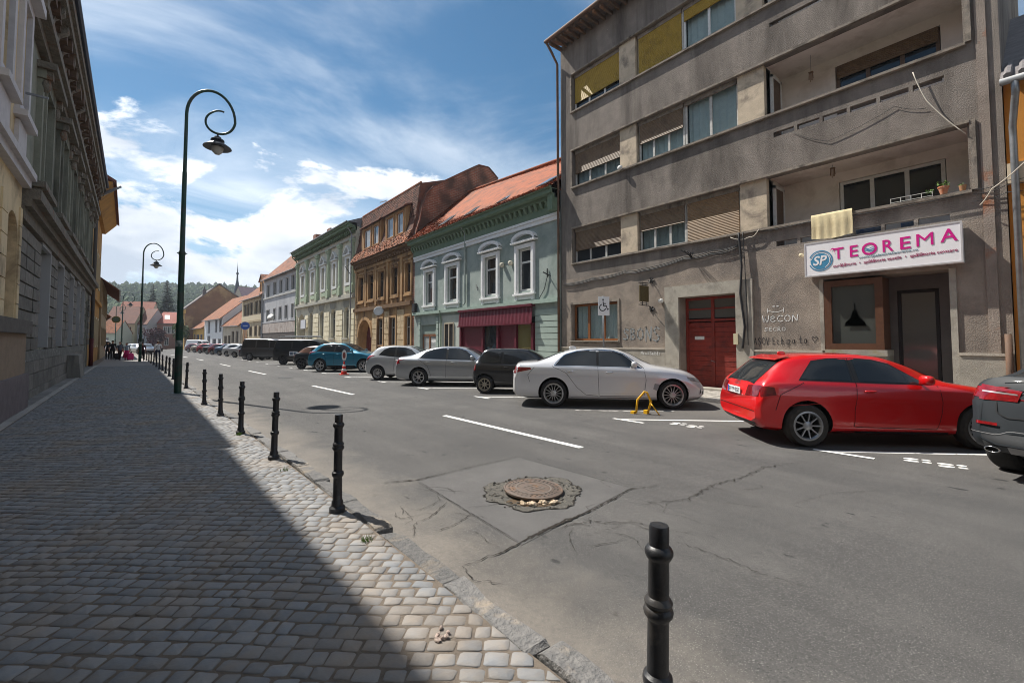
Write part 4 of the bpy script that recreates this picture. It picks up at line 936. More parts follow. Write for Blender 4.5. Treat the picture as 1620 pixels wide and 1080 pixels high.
        b.build('chimes', M('chime_bamboo', (.16, .09, .05)), w)
    # wrought-iron hanging sign
    h = thing('hanging_sign', 'small square brown wooden sign hanging from wrought iron wall brackets', 'sign', T((10.02, 0, 3.5)))
    for z, q in ((4.08, -1), (2.97, 1)):
        b = B(T)
        b.tube([(10.02, 0.0, z), (10.02, 0.10, z), (10.02, 0.20, z + q*0.12), (10.02, 0.85, z + q*0.14)], 0.016, 6); b.tube([(10.02, 0.25, z + q*0.20), (10.02, 0.75, z + q*0.20)], 0.014, 6)
        for dd in (0.38, 0.62): b.tube([(10.02, dd, z + q*0.10), (10.02, dd, z + q*0.28)], 0.014, 6)
        b.build('bracket', black_m, h)
    B(T).box((9.995, 0.24, 3.23), (10.045, 0.80, 3.84)).build('board', M('dark_sign_board', (.075, .055, .02), (.10, .075, .03), scale=12, bump=.3), h)
    b = B(T)
    for z in (4.08, 2.97):
        for i in range(6): a = i*math.pi/3; b.tube([(10.02, 0.02, z), (10.02 + 0.12*math.cos(a), 0.03, z + 0.12*math.sin(a))], 0.022, 5)
    b.build('rosette', black_m, h)
apartment_things()

# ------------------------------------------------------------------ ochre house at the right edge
def orange_house():
    T = right_frame(15.0)
    t = thing('ochre_house', 'bright orange rendered house at the right edge beside the apartment block', 'building', (15, -3, 0))
    om = M('orange_render', (0.56, 0.245, 0.045), (0.50, 0.21, 0.04), rough=0.9, scale=2, bump=0.25, bscale=60)
    b = B(T); wall(b, -9, 0.70, -0.1, 7.84, [(-1.3, -0.15, 4.3, 5.9, .2)], -0.06, .2); gable_body(b, -9, 0.70, 10, -0.1, 7.84); b.build('wall', om, t)
    win(t, T, -1.3, -0.15, 4.3, 5.9, -0.22, white_p, DARKG)
    B(T).box((-9, -0.06, 5.3), (0.70, 0.06, 5.75)).build('string_course', M('cream_trim', (.6, .5, .36)), t)
    b = B(T); b.prism([(0.55, 7.42), (0.55, 7.52), (-5, 11.5), (-5, 11.3)], 0, -9, 0.72); rf = b.build('roof', M('old_tile', (.22, .2, .2), (.15, .14, .14), scale=5, bump=.5), t)
    b = B(T)
    for i in range(20): b.tube([(0.6 - i*.22, .58, 7.56), (0.6 - i*.22, -.4, 8.2)], 0.07, 7)
    b.build('tile_ends', MATS['old_tile'], rf)
    B(T).tube([(-9, .62, 7.43), (0.72, .62, 7.43)], 0.08, 8).build('gutter', zinc, t, True)
    B(T).tube([(0.5, .62, 7.40), (0.5, .55, 7.15), (0.58, .15, 6.55), (0.58, .12, 6.3), (0.58, .12, 0.1)], 0.065, 10).build('downpipe', zinc, t, True)
orange_house()
# ------------------------------------------------------------------ tiled roofs
def tile_m(name, c1, c2, st): return M(name, c1, c2, rough=0.85, scale=3, island=0.5, stain=st, sscale=1.1, sthr=(0.47, 0.66), bump=0.3, bscale=40)
def tile_field(parent, P0, U, V, nu, nv, mat, name='roof_tiles', th=0.03, jit=0.006, seed=1, W=None):
    """W: up-slope vector at the far end. rows of flat tiles: P0 eave corner, U along the eave, V up the slope; each tile tilts and overlaps the next row"""
    rr = random.Random(seed); U = Vector(U); V = Vector(V); N = U.cross(V).normalized()
    if N.z < 0: N = -N
    b = B(); vs = []; fs = []; V0 = V; W = Vector(W) if W else V
    for j in range(nv):
        for i in range(nu):
            V = V0.lerp(W, i/nu)
            o = Vector(P0) + U*((i + (0.5 if j % 2 else 0))/nu) + V*(j/nv)
            u = U/nu*0.95; v = V/nv*1.12; h = N*(th + rr.uniform(-jit, jit)); k = N*0.004
            e = N*rr.uniform(-jit, jit)
            p = [o + h + e, o + u + h - e, o + u + v + k, o + v + k]
            tip = o + u*0.5 - V/nv*0.20 + h
            q = len(vs); vs += [tuple(x) for x in (p[0], tip, p[1], p[2], p[3], o, o + u)]
            fs += [(q, q+1, q+2, q+3, q+4), (q, q+1, q+2, q+6, q+5)]
    b.add(vs, fs); return stuff(b.build(name, mat, parent))

# ------------------------------------------------------------------ pale green house
def green_house():
    T = right_frame(15.0); S0, S1 = 15.06, 30.5
    t = thing('green_house', 'pale green rendered house with white arched window hoods and red tile roof', 'building', (15, 22.8, gz(22.8)))
    gr = M('sage_render', (0.285, 0.335, 0.308), (0.36, 0.405, 0.375), rough=0.9, scale=1.2, bump=0.45, bscale=30, stain=(0.20, 0.25, 0.225), sscale=0.8, sthr=(.46, .68))
    dg = M('dark_green_frieze', (0.125, 0.185, 0.125), (0.165, 0.225, 0.155), rough=0.8, scale=3)
    lg = M('grey_green_panel', (0.36, 0.43, 0.38), (0.30, 0.37, 0.33), rough=0.85, scale=2)
    wt = M('white_moulding', (0.80, 0.80, 0.79), (0.72, 0.72, 0.71), rough=0.8, scale=6)
    wins = [(16.83, 18.45), (19.84, 21.60), (24.07, 25.90), (27.26, 28.95)]
    b = B(T)
    ops = [(a + .27, c - .27, 4.33, 6.62) for a, c in wins] + [(16.85, 23.9, -.1, 3.0, .5), (27.15, 29.35, -.1, 2.85, .2)]
    wall(b, S0, S1, -0.3, 8.1, ops); gable_body(b, S0, S1, 10.4, -0.3, 9.0); b.build('wall', gr, t)
    B(T).box((S0 + .1, -5, -.2), (S1 - .1, -4.8, 8.6)).build('inner_wall', room_m, t)
    for k, (a, c) in enumerate(wins):
        b = B(T); b.box((a, 0, 4.2), (a + .27, .10, 6.82)); b.box((c - .27, 0, 4.2), (c, .10, 6.82)); b.box((a + .27, 0, 6.62), (c - .27, .1, 6.82))
        b.box((a + .06, .1, 4.3), (a + .2, .13, 6.7)); b.box((c - .2, .1, 4.3), (c - .06, .13, 6.7))
        b.box((a - .06, 0, 4.12), (c + .06, .18, 4.22)); b.box((a + .05, 0, 3.86), (a + .25, .1, 4.12)); b.box((c - .25, 0, 3.86), (c - .05, .1, 4.12)); b.box((a + .28, 0, 3.9), (c - .28, .05, 4.12))
        b.build('window_surround', wt, t)
        b = B(T); seg_ped(b, a - .16, c + .16, 6.92, .42, 0.0); b.build('window_hood', wt, t)
        b = B(T); n = 8; cc = (a+c)/2; h = (c-a)/2 - .05
        b.poly([(cc - h*math.cos(math.pi*i/n), .012, 7.0 + .30*math.sin(math.pi*i/n)) for i in range(n+1)]); b.build('hood_field', gr, t)
        win(t, T, a + .28, c - .28, 4.34, 6.61, -.16, white_p, DARKG, nx=1, zs=(5.88,), w=.11)
    o = B(T); o.box((20.15, -.10, 4.5), (20.2, .0, 5.7)); o.build('tilted_sash', white_p, t)
    B(T).box((S0, 0, 7.62), (S1, .09, 7.82)).build('string_course', wt, t); B(T).box((S0, 0, 7.825), (S1, .14, 7.95)).build('string_course', wt, t)
    b = B(T); b.box((S0, -.05, 7.955), (S1, .12, 8.62)); b.box((S0, -.05, 8.62), (S1, .34, 8.80)); b.box((S0, -.05, 8.80), (S1, .62, 9.02)); b.build('cornice', dg, t)
    for i in range(38): B(T).prism([(.12, 8.3), (.20, 8.34), (.34, 8.6), (.34, 8.62), (.12, 8.62)], 0, S0 + .18 + i*.41, S0 + .34 + i*.41).build('bracket', dg, t)
    b = B(T); b.box((S0, .55, 9.02), (S1 + .1, .72, 9.12)); b.build('gutter', dg, t)
    for (s, sw) in ((15.2, .4),): B(T).box((S0, 0, 8.0), (S0 + .35, .5, 9.05)).build('end_block', dg, t)
    # roof
    k = (14.45 - 9.08)/(20.2 - 14.4)
    b = B(); b.add([(14.32, S0, 9.08), (14.32, S1, 9.08), (19.7, S1, 13.95), (21.7, S0, 13.95), (26, S1, 9.1), (26, S0, 9.1)], [(0, 1, 2, 3), (3, 2, 4, 5)])
    b.add([(14.9, S1 - .02, 9.0), (19.7, S1 - .02, 13.9), (25.5, S1 - .02, 9.0)], [(0, 1, 2)]); b.add([(14.9, S0 + .02, 9.0), (21.7, S0 + .02, 13.9), (25.5, S0 + .02, 9.0)], [(0, 1, 2)])
    tm = tile_m('red_clay_tile', (0.33, 0.088, 0.030), (0.22, 0.062, 0.026), (0.115, 0.046, 0.026))
    rf = b.build('roof', tm, t)
    tile_field(rf, (14.26, S0, 9.06), (0, S1 - S0, 0), (7.44, 0, 4.92), 84, 40, tm, W=(5.44, 0, 4.92), th=.06, jit=.012)
    B().tube([(21.7, S0, 14.0), (19.7, S1, 14.0)], .11, 8).build('ridge_tiles', tm, rf)
    sk = M('skylight_frame', (.10, .105, .11), rough=.5)
    for y in (15.7, 19.0, 22.4, 25.6):
        rx_ = 21.7 - (y - S0)*2/(S1 - S0) - 14.32; ck, sk_ = rx_/math.hypot(rx_, 4.87), 4.87/math.hypot(rx_, 4.87)
        def TS(p, y=y): return (14.32 + p[1]*ck - p[2]*sk_, y + p[0], 9.08 + p[1]*sk_ + p[2]*ck)
        b = B(TS); b.box((0, .55, .03), (.8, 1.75, .13)); s = b.build('skylight', sk, rf)
        b = B(TS); b.box((.07, .62, .132), (.73, 1.68, .14)); b.v and b.build('skylight_pane', SKYG, rf)
    # ground floor
    B(T).box((S0, 0, 3.60), (S1, .20, 3.80)).build('ledge', M('ledge_green', (.33, .42, .36), (.27, .35, .30), scale=4), t)
    for i in range(11): B(T).box((S0 + .02, 0, .30*i + .02), (16.80, .055 + R.uniform(-.004, .004), .30*(i+1) - .015)).build('cladding_board', lg, t)
    for s in (26.75, 29.45):
        for i in range(8): B(T).box((s, 0, .42*i + .02), (s + (.35 if i % 2 else .28), .06, .42*(i+1) - .03)).build('quoin', lg, t)
    b = B(T); b.box((24.0, .0, -.1), (26.65, .03, 3.4)); b.build('pale_panel', M('pale_panel', (.46, .5, .45), (.4, .44, .4), scale=2), t)
    win(t, T, 24.7, 25.9, 1.1, 2.9, .035, M('beige_frame', (.45, .38, .28)), DARKG, nx=2)
    wood = M('brown_door_wood', (.20, .085, .035), (.15, .06, .03), scale=9, rough=.5)
    o = win(t, T, 27.2, 29.3, 0.0, 2.2, -.16, wood, glass('door_pane', (.3, .32, .32), 0, .1), nx=2, zs=(.9,), w=.16, name='entrance_door')
    B(T).box((27.15, -.15, 2.2), (29.35, -.1, 2.85)).build('door_head', M('door_head_grey', (.2, .25, .22)), t)
    # maroon shop front with corrugated canopy
    mar = M('maroon_paint', (.115, .010, .022), (.09, .008, .018), rough=.5, scale=5)
    b = B(T); n = 100
    pts = [(16.86 + (23.86-16.86)*i/n, .04*(0.5 + .5*math.sin(i*math.pi/2*.9))*.5) for i in range(n+1)]
    for (a, da), (c, dc) in zip(pts, pts[1:]):
        b.poly([(a, .24 + da, 2.62), (c, .24 + dc, 2.62), (c, .16 + dc, 3.50), (a, .16 + da, 3.50)])
    b.box((16.84, 0, 3.50), (23.9, .28, 3.62)); b.box((16.84, 0, 2.58), (23.9, .33, 2.64)); can = b.build('canopy', mar, t)
    b = B(T)
    for s in (16.86, 18.2, 19.8, 21.3, 23.7): b.box((s, .02, -.1), (s + .16, .16, 2.6))
    b.box((16.86, .0, -.1), (23.9, .12, .7)); b.build('shop_posts', mar, t)
    for (a, c, m) in ((17.05, 18.18, M('ochre_poster_glass', (.16, .14, .06), rough=.15)), (18.38, 19.78, mar), (19.98, 21.28, DARKG), (21.48, 23.68, mar)):
        B(T).box((a, -.05, .72), (c, .03, 2.58)).build('shop_panel', m, t)
    B(T).box((16.84, -.5, -.1), (23.9, -.45, 3.0)).build('shop_back', room_m, t)
    downpipe(t, T, 23.35, 3.9, 8.75, gr, .10, .06, .5); downpipe(t, T, 26.3, 0.0, 3.5, dg, .10, .05, .1)
    # wall lamps, bracket with cable
    for s in (19.5, 18.75): B(T).blob((s, .12, 5.95), (.13, .12, .13)).build('wall_lamp', M('cream_plastic', (.5, .47, .38)), t, True)
    b = B(T); b.tube([(15.9, 0, 5.0), (15.7, .5, 5.05)], .03, 6); b.tube([(15.9, .05, 4.85), (15.9, .05, 5.3)], .03, 6); b.tube([(15.6, .1, 4.9), (15.7, .5, 5.05)], .02, 6); b.build('power_bracket', black_m, t)
    cable('bracket_cable', [T((15.9, .05, 4.9)), T((16.1, .06, 4.3)), T((16.5, .05, 3.85))], .018, black_m, t)
    for z in (5.0, 5.12): cable('cable_stub', [T((22.2, .02, z)), T((21.9, .12, z - .25))], .015, black_m, t)
    B(T).box((30.0, .02, 3.85), (30.4, .25, 4.5)).build('junction_box', black_m, t)
green_house()

# ------------------------------------------------------------------ brown house with dormers and its brick party wall
def brown_house():
    T = right_frame(15.0); S0, S1 = 30.85, 43.25
    t = thing('brown_house', 'weathered ochre-brown house with steep tiled roof and two paired dormers', 'building', (15, 37, gz(37)))
    oc = M('ochre_stucco', (0.46, 0.285, 0.135), (0.37, 0.22, 0.10), rough=0.95, scale=1.4, bump=0.6, bscale=24, stain=(0.13, 0.075, 0.04), sscale=1.0, sthr=(.46, .64), streak=True)
    dk = M('dark_brown_trim', (.20, .115, .055), (.14, .08, .04), rough=.9, scale=3, bump=.4)
    pl = M('pale_ochre_block', (.56, .44, .28), (.48, .36, .22), rough=.95, scale=4, bump=.4, stain=(.34, .23, .12), sscale=2, objvar=.14)
    wins = [(30.9, 31.9), (33.4, 34.65), (36.2, 37.45), (38.45, 39.85), (40.95, 42.4)]
    wins = [(31.05, 32.0), (33.4, 34.55), (36.15, 37.4), (38.5, 39.8), (41.0, 42.3)]
    gws = [(31.0, 32.0), (33.7, 34.9), (36.3, 37.5)]
    b = B(T); wall(b, S0, S1, -.3, 9.2, [(a, c, 5.5, 7.72, .25) for a, c in wins] + [(a, c, 1.35, 3.6, .25) for a, c in gws] + [(39.0, 42.25, -.3, 3.62, .9)])
    arch_fill(b, 39.0, 42.25, 2.0, 3.62, 0, .9); gable_body(b, S0, S1, 10, -.3, 9.2); b.build('wall', oc, t)
    B(T).box((S0 + .1, -6, -.2), (S1 - .1, -5.8, 9)).build('inner_wall', room_m, t)
    for a, c in wins:
        b = B(T); frame_boxes(b, a - .18, c + .18, 5.3, 7.92, 0, .18, .09); b.box((a - .25, 0, 7.925), (c + .25, .16, 8.03)); b.box((a - .22, 0, 5.18), (c + .22, .15, 5.30)); b.build('window_surround', oc, t)
        win(t, T, a, c, 5.5, 7.72, -.2, dk, DARKG, nx=2, zs=(7.0,), w=.07, cells=False)
    for s in (32.65, 35.35, 37.95, 40.4, 42.8): B(T).box((s - .18, 0, 4.85), (s + .18, .12, 8.3)).build('pilaster', oc, t)
    B(T).box((S0, 0, 4.45), (S1, .22, 4.75)).build('string_course', dk, t); B(T).box((S0, 0, 8.3), (S1, .14, 8.55)).build('string_course', oc, t)
    b = B(T); b.box((S0, -.05, 8.75), (S1, .25, 9.0)); b.box((S0, -.05, 9.0), (S1, .5, 9.18)); b.build('cornice', dk, t)
    for i in range(26): B(T).box((S0 + .15 + i*.475, 0, 8.58), (S0 + .33 + i*.475, .32, 8.748)).build('bracket', dk, t)
    for a, c in gws:
        b = B(T); frame_boxes(b, a - .16, c + .16, 1.2, 3.78, 0, .16, .09); b.build('window_surround', oc, t)
        win(t, T, a, c, 1.35, 3.6, -.2, old_white, DARKG, nx=2, zs=(2.8,), w=.07, cells=False)
    for (a, c) in ((30.87, 30.97), (32.22, 33.5), (35.1, 36.1), (37.7, 38.8), (42.45, 43.2)):
        n = max(1, round((c - a)/.55)); w = (c - a)/n
        for i in range(n):
            for k in range(9): B(T).box((a + w*i + .02, 0, .48*k - .1), (a + w*(i+1) - .02, .05, .48*(k+1) - .14)).build('facing_block', pl, t)
    b = B(T); n = 12
    for i in range(n):
        p, q = math.pi*i/n, math.pi*(i+1)/n; P = []
        for r, a in ((1.64, p), (1.95, p), (1.95, q), (1.64, q)): P.append((40.625 - r*math.cos(a), 2.0 + r*math.sin(a)))
        b.add([(x, 0, z) for x, z in P] + [(x, .08, z) for x, z in P], [(4,5,6,7), (1,2,6,5), (0,3,7,4)])
    b.build('arch_moulding', oc, t)
    dr = M('dark_red_door', (.14, .02, .02), (.10, .016, .016), scale=5); b = B(T); b.box((39.0, -.85, -.2), (42.25, -.8, 3.6)); g = b.build('carriage_door', dr, t)
    for i in range(6): B(T).box((39.05 + .54*i, -.8, -.2), (39.55 + .54*i, -.77, 2.2)).build('door_board', dr, g)
    # mansard roof
    old = tile_m('old_brown_tile', (.17, .065, .036), (.12, .05, .032), (.055, .033, .026))
    prof = [(14.45, 9.18), (14.95, 10.25), (15.25, 11.4), (15.62, 13.95), (20.5, 15.6), (25, 9.2)]
    b = B()
    for (x0, z0), (x1, z1) in zip(prof, prof[1:]): b.poly([(x0, S0, z0), (x0, S1, z0), (x1, S1, z1), (x1, S0, z1)])
    for s in (S0, S1): b.poly([(x, s, z) for x, z in prof])
    rf = b.build('roof', old, t)
    sk = tile_m('skirt_tile', (.36, .135, .065), (.27, .10, .05), (.15, .075, .04))
    tile_field(rf, (14.40, S0, 9.17), (0, S1 - S0, 0), (.55, 0, 1.08), 66, 9, sk, th=.045, jit=.02, seed=2)
    tile_field(rf, (15.24, S0, 11.42), (0, S1 - S0, 0), (.38, 0, 2.54), 66, 16, old, th=.04, jit=.012, seed=3)
    B().tube([(15.64, S0, 14.0), (15.64, S1, 14.0)], .10, 7).build('ridge_tiles', sk, rf)
    for (a, c, ws) in ((37.0, 41.5, ((37.3, 38.5), (39.2, 40.7))), (32.0, 35.9, ((32.35, 33.45), (34.2, 35.5)))):
        b = B(T); wall(b, a, c, 9.95, 12.25, [(p, q, 10.3, 11.95, .12) for p, q in ws], .10, .12)
        for s in (a, c): b.poly([(s, .10, 9.9), (s, .10, 12.25), (s, -.6, 12.6), (s, -.6, 9.9)])
        d = b.build('dormer', oc, rf)
        b = B(T); b.prism([(.32, 12.22), (.32, 12.32), (-.9, 12.85), (-.9, 12.7)], 0, a - .2, c + .2); b.build('dormer_roof', old, rf)
        for p, q in ws:
            b = B(T); frame_boxes(b, p - .12, q + .12, 10.18, 12.05, .10, .12, .05); b.build('dormer_surround', M('orange_wood', (.36, .17, .06), (.28, .13, .05), scale=6), rf)
            b = B(T); frame_boxes(b, p, q, 10.3, 11.95, .0, .08, .05); b.build('dormer_window', white_p, rf)
            B(T).box((p + .06, .01, 10.36), (q - .06, .02, 11.89)).build('dormer_pane', SKYG, rf)
    b = B(); b.tube([(16.3, 39.2, 14.1), (16.3, 39.2, 14.75), (16.3, 40.6, 14.95)], .05, 6); b.build('stove_pipe', zinc, rf)
    # satellite dish
    dsh = thing('satellite_dish', 'white satellite dish on the front of the brown house', 'satellite dish', T((36.3, .4, 4.2)))
    c = T((36.3, .42, 4.2)); Md = Matrix.Rotation(rad(-65), 3, 'X') @ Matrix.Rotation(rad(0), 3, 'Z'); Md = Vector((-.55, -.75, .35)).to_track_quat('Z', 'Y').to_matrix()
    B().lathe([(0, 0), (.25, .03), (.42, .10), (.42, .11), (.25, .045), (0, .015)], c, 20, 0, Md).build('dish', white_p, dsh, True)
    B().tube([T((36.3, 0, 4.1)), T((36.3, .3, 4.1)), c], .025, 6).build('arm', zinc, dsh)
    # brick party wall
    w = thing('party_wall', 'tall bare brick party wall rising between the brown and green houses', 'wall', (15, 30.67, 0))
    br = brick_mat('party_wall_brick', (.36, .115, .06), (.24, .08, .045), (.34, .25, .18), 'XZ', 0.62, (.10, .055, .038))
    out = [(15.0, -.2), (15.0, 9.3), (15.2, 10.2), (15.42, 10.9), (15.6, 11.9), (15.8, 12.5), (16.0, 13.1), (16.25, 13.35), (16.56, 13.75), (17.6, 14.45), (18.9, 15.3), (20.3, 16.2), (20.8, 16.5), (21.8, 16.55), (22.3, 16.2), (22.8, 15.8), (25.6, 9.5), (25.6, -.2)]
    B().prism([(x, z) for x, z in out], 1, 30.505, 30.845).build('brickwork', br, w)
    for (a, c) in zip(out[1:15], out[2:16]):
        d = Vector((c[0]-a[0], c[1]-a[1])).normalized(); n = Vector((-d.y, d.x))*.09
        B().prism([(a[0], a[1]), (c[0], c[1]), (c[0]+n.x, c[1]+n.y), (a[0]+n.x, a[1]+n.y)], 1, 30.44, 30.91).build('coping_tile', tile_m('coping_tile', (.20, .075, .045), (.13, .06, .04), (.07, .05, .04)), w)
brown_house()

# ------------------------------------------------------------------ cream and green palace front
def cream_house():
    S0, S1 = 43.4, 64.4; T = right_frame(16.13, -.026)
    t = thing('cream_house', 'cream house with green pilasters, pedimented windows and rusticated ground floor', 'building', (14.7, 54, gz(54)))
    cr = M('cream_render', (.66, .62, .49), (.58, .545, .43), rough=.9, scale=1.5, bump=.2, bscale=30, stain=(.40, .375, .29), sscale=.8)
    gn = M('pilaster_green', (.40, .47, .34), (.34, .41, .29), rough=.85, scale=3); gd = M('cornice_green', (.10, .15, .085), (.13, .185, .105), rough=.85, scale=3)
    gy = M('greyed_cream', (.44, .42, .36), (.36, .35, .30), rough=.9, scale=2)
    bl = M('cream_block', (.80, .73, .54), (.72, .65, .48), rough=.9, scale=4, objvar=.10)
    wins = [(44.5, 46.2), (48.6, 50.2), (52.3, 54.1), (56.3, 58.2), (60.5, 62.5)]
    gws = [(45.0, 46.4), (49.0, 50.5), (52.95, 54.35), (57.1, 58.6)]
    b = B(T); wall(b, S0, S1, -.4, 12.6, [(a + .35, c - .35, 7.55, 10.1, .25) for a, c in wins] + [(a, c, 2.0, 5.1, .35) for a, c in gws] + [(60.3, 63.6, -.4, 5.1, .9)])
    for a, c in gws: arch_fill(b, a, c, 4.5, 5.1, 0, .35, 8)
    arch_fill(b, 60.3, 63.6, 3.6, 5.1, 0, .9); gable_body(b, S0, S1, 11, -.4, 13); b.build('wall', cr, t)
    B(T).box((S0 + .1, -5, -.3), (S1 - .1, -4.8, 12.5)).build('inner_wall', room_m, t)
    for a, c in wins:
        b = B(T); frame_boxes(b, a + .05, c - .05, 7.3, 10.35, 0, .30, .10); b.box((a - .1, 0, 10.36), (c + .1, .28, 10.5))
        m = (a + c)/2
        for (x0, x1) in ((a - .1, m), (m, c + .1)):
            zl, zr = (10.5, 11.25) if x0 < m - .3 else (11.25, 10.5)
            b.add([(x0, 0, zl), (x1, 0, zr), (x1, 0, zr + .14), (x0, 0, zl + .14), (x0, .28, zl), (x1, .28, zr), (x1, .28, zr + .14), (x0, .28, zl + .14)], [(4,5,6,7), (3,2,6,7), (0,1,5,4)])
        b.poly([(a, .05, 10.5), (c, .05, 10.5), (m, .05, 11.25)]); b.build('window_surround', white_p, t)
        win(t, T, a + .36, c - .36, 7.56, 10.09, -.2, white_p, DARKG, nx=2, zs=(9.3,), w=.10, cells=False)
        B(T).box((a + .1, 0, 6.75), (c - .1, .07, 7.2)).build('apron_panel', gn, t)
    for s in (43.85, 47.5, 51.25, 55.2, 59.4, 63.85):
        b = B(T); b.box((s - .27, 0, 7.25), (s + .27, .20, 11.4)); b.box((s - .36, 0, 6.45), (s + .36, .30, 7.25)); b.box((s - .42, 0, 11.4), (s + .42, .30, 11.6)); b.box((s - .5, 0, 11.6), (s + .5, .36, 11.8)); b.box((s - .12, .2, 7.6), (s + .12, .24, 11.2)); b.build('pilaster', gn, t)
    b = B(T); b.box((S0, 0, 5.95), (S1, .30, 6.2)); b.box((S0, 0, 6.2), (S1, .18, 6.42)); b.build('string_course', gy, t); B(T).box((S0, 0, 11.85), (S1, .22, 12.05)).build('string_course', gy, t)
    b = B(T); b.box((S0, -.1, 12.6), (S1, .3, 12.85)); b.box((S0, -.1, 12.85), (S1, .72, 13.15)); b.box((S0, -.1, 13.15), (S1, .85, 13.35)); b.build('cornice', gd, t)
    for i in range(42): B(T).box((S0 + .15 + i*.5, 0, 12.4), (S0 + .37 + i*.5, .5, 12.598)).build('dentil', gd, t)
    for (a, c) in ((43.45, 44.7), (46.75, 48.7), (50.85, 52.65), (54.7, 56.8), (58.9, 60.1), (63.75, 64.35)):
        n = max(1, round((c - a)/.85)); 
        for k in range(9):
            off = .5 if k % 2 else 0; w = (c - a)/n
            xs = [a] + [a + w*(i + (.5 if k % 2 else 1)) for i in range(n - (0 if k % 2 else 1))] + [c]
            for x0, x1 in zip(xs, xs[1:]): B(T).box((x0 + .03, 0, .55*k + .02), (x1 - .03, .07, .55*(k+1) - .05)).build('rusticated_block', bl, t)
    for a, c in gws:
        win(t, T, a + .12, c - .12, 2.1, 4.9, -.3, gy, DARKG, nx=2, zs=(4.1,), w=.09, cells=False); B(T).box((a - .1, 0, 1.85), (c + .1, .2, 2.0)).build('window_sill', gy, t)
        b = B(T); n = 7; m = (a + c)/2
        for i in range(n):
            x = lerp(a - .35, c + .35, (i + .5)/n); b.add([(lerp(x, m, .35) - .06, 0, 5.12), (lerp(x, m, .35) + .06, 0, 5.12), (x + .10, 0, 5.8), (x - .10, 0, 5.8), (lerp(x, m, .35) - .06, .06, 5.12), (lerp(x, m, .35) + .06, .06, 5.12), (x + .10, .06, 5.8), (x - .10, .06, 5.8)], [(4,5,6,7), (0,1,5,4), (1,2,6,5), (3,0,4,7)])
        b.build('arch_stones', gy, t)
    B(T).box((60.3, -.85, -.3), (63.6, -.8, 5.0)).build('arched_door', M('grey_brown_door', (.12, .10, .085)), t)
    B(T).box((58.7, .3, 3.2), (60.7, .42, 4.3)).build('blank_board', M('pale_board', (.6, .62, .66)), t)
    b = B(); b.add([T((S0, .9, 13.36)), T((S1 + .2, .9, 13.36)), T((S1 + .2, -6, 16.2)), T((S0, -6, 16.2)), T((S1, -11, 13.3)), T((S0, -11, 13.3))], [(0, 1, 2, 3), (3, 2, 4, 5)])
    for s in (S0, S1): b.poly([T((s, 0, 13)), T((s, .8, 13.36)), T((s, -6, 16.2)), T((s, -11, 13.2))])
    rf = b.build('roof', M('grey_tin_roof', (.24, .25, .26), (.19, .195, .2), rough=.5, scale=2, metal=.4), t)
    B(T).tube([(S0, .92, 13.38), (S1 + .2, .92, 13.38)], .07, 7).build('gutter', zinc, rf)
    B(T).box((60.2, -3.6, 14.0), (61.5, -2.8, 16.6)).build('chimney', brick_mat('chimney_brick', (.33, .12, .07), (.25, .09, .05), (.3, .25, .2), 'YZ'), rf)
    downpipe(t, T, 43.5, -.1, 12.5, zinc, .4, .06, .4); downpipe(t, T, 64.3, -.2, 12.5, gd, .12, .07, .6)
    b = B(T); b.tube([(44.4, .1, 8.3), (44.2, .7, 9.0)], .03, 6); b.tube([(44.4, .1, 9.4), (44.2, .7, 9.0)], .03, 6); b.build('power_bracket', black_m, t)
cream_house()

# ------------------------------------------------------------------ simpler houses further down the right side
def simple_house(name, label, T, S0, S1, ze, zr, wallm, roofm, wins, depth=9, over=.4, courses=(), frame=None, cells=False, ridge_d=None, gable=None, base=-.8, nx=2):
    t = thing(name, label, 'building', T(((S0+S1)/2, 0, gz((S0+S1)/2)))); frame = frame or old_white
    b = B(T); wall(b, S0, S1, base, ze, [(a, c, z0, z1, .2) for a, c, z0, z1 in wins]); gable_body(b, S0, S1, depth, base, ze)
    rd = ridge_d or depth/2
    for s in (S0, S1): b.poly([(s, 0, ze), (s, -rd, zr), (s, -depth, ze)], 0)
    b.build('wall', [wallm], t)
    B(T).box((S0 + .1, -3, base), (S1 - .1, -2.9, ze)).build('inner_wall', room_m, t)
    k = (zr - ze)/rd
    b = B(T); b.prism([(over, ze - k*over + .03), (over, ze - k*over + .16), (-rd, zr + .16), (-depth - over, ze - k*over + .16), (-depth - over, ze - k*over + .03), (-rd, zr + .03)], 0, S0 - .08, S1 + .08)
    rf = b.build('roof', roofm, t)
    for a, c, z0, z1 in wins:
        w = win(t, T, a, c, z0, z1, -.16, frame, DARKG, nx=nx, w=.08, cells=cells)
        b = B(T); frame_boxes(b, a - .12, c + .12, z0 - .12, z1 + .12, 0, .12, .05); b.build('surround', wallm if frame is old_white else frame, w)
    for z, h, d, m in courses: B(T).box((S0, 0, z), (S1, d, z + h)).build('string_course', m, t)
    B(T).tube([(S0, over + .04, ze - k*over + .06), (S1, over + .04, ze - k*over + .06)], .06, 6).build('gutter', zinc, t)
    return t, rf
rt = M('mottled_red_tile', (.30, .12, .065), (.20, .085, .05), rough=.9, scale=5, bump=1.0, bscale=9, bdist=.08, stain=(.09, .05, .038), sscale=1.6, sthr=(.46, .60), fine=(4, .56, (.42, .19, .11)))
rt2 = M('orange_red_tile', (.29, .11, .05), (.20, .08, .042), rough=.9, scale=6, bump=1.0, bscale=9, bdist=.08, stain=(.15, .07, .045), sscale=1.4, sthr=(.48, .62), fine=(4, .57, (.38, .18, .10)))
gm = M('grey_blue_render', (.47, .475, .485), (.39, .395, .405), rough=.95, scale=.8, bump=.4, bscale=12, stain=(.32, .32, .33), sscale=.5, sthr=(.5, .68), streak=True)
pk = M('stained_fascia', (.52, .46, .41), (.40, .35, .32), scale=2, bump=.3, stain=(.3, .22, .18), sscale=1)
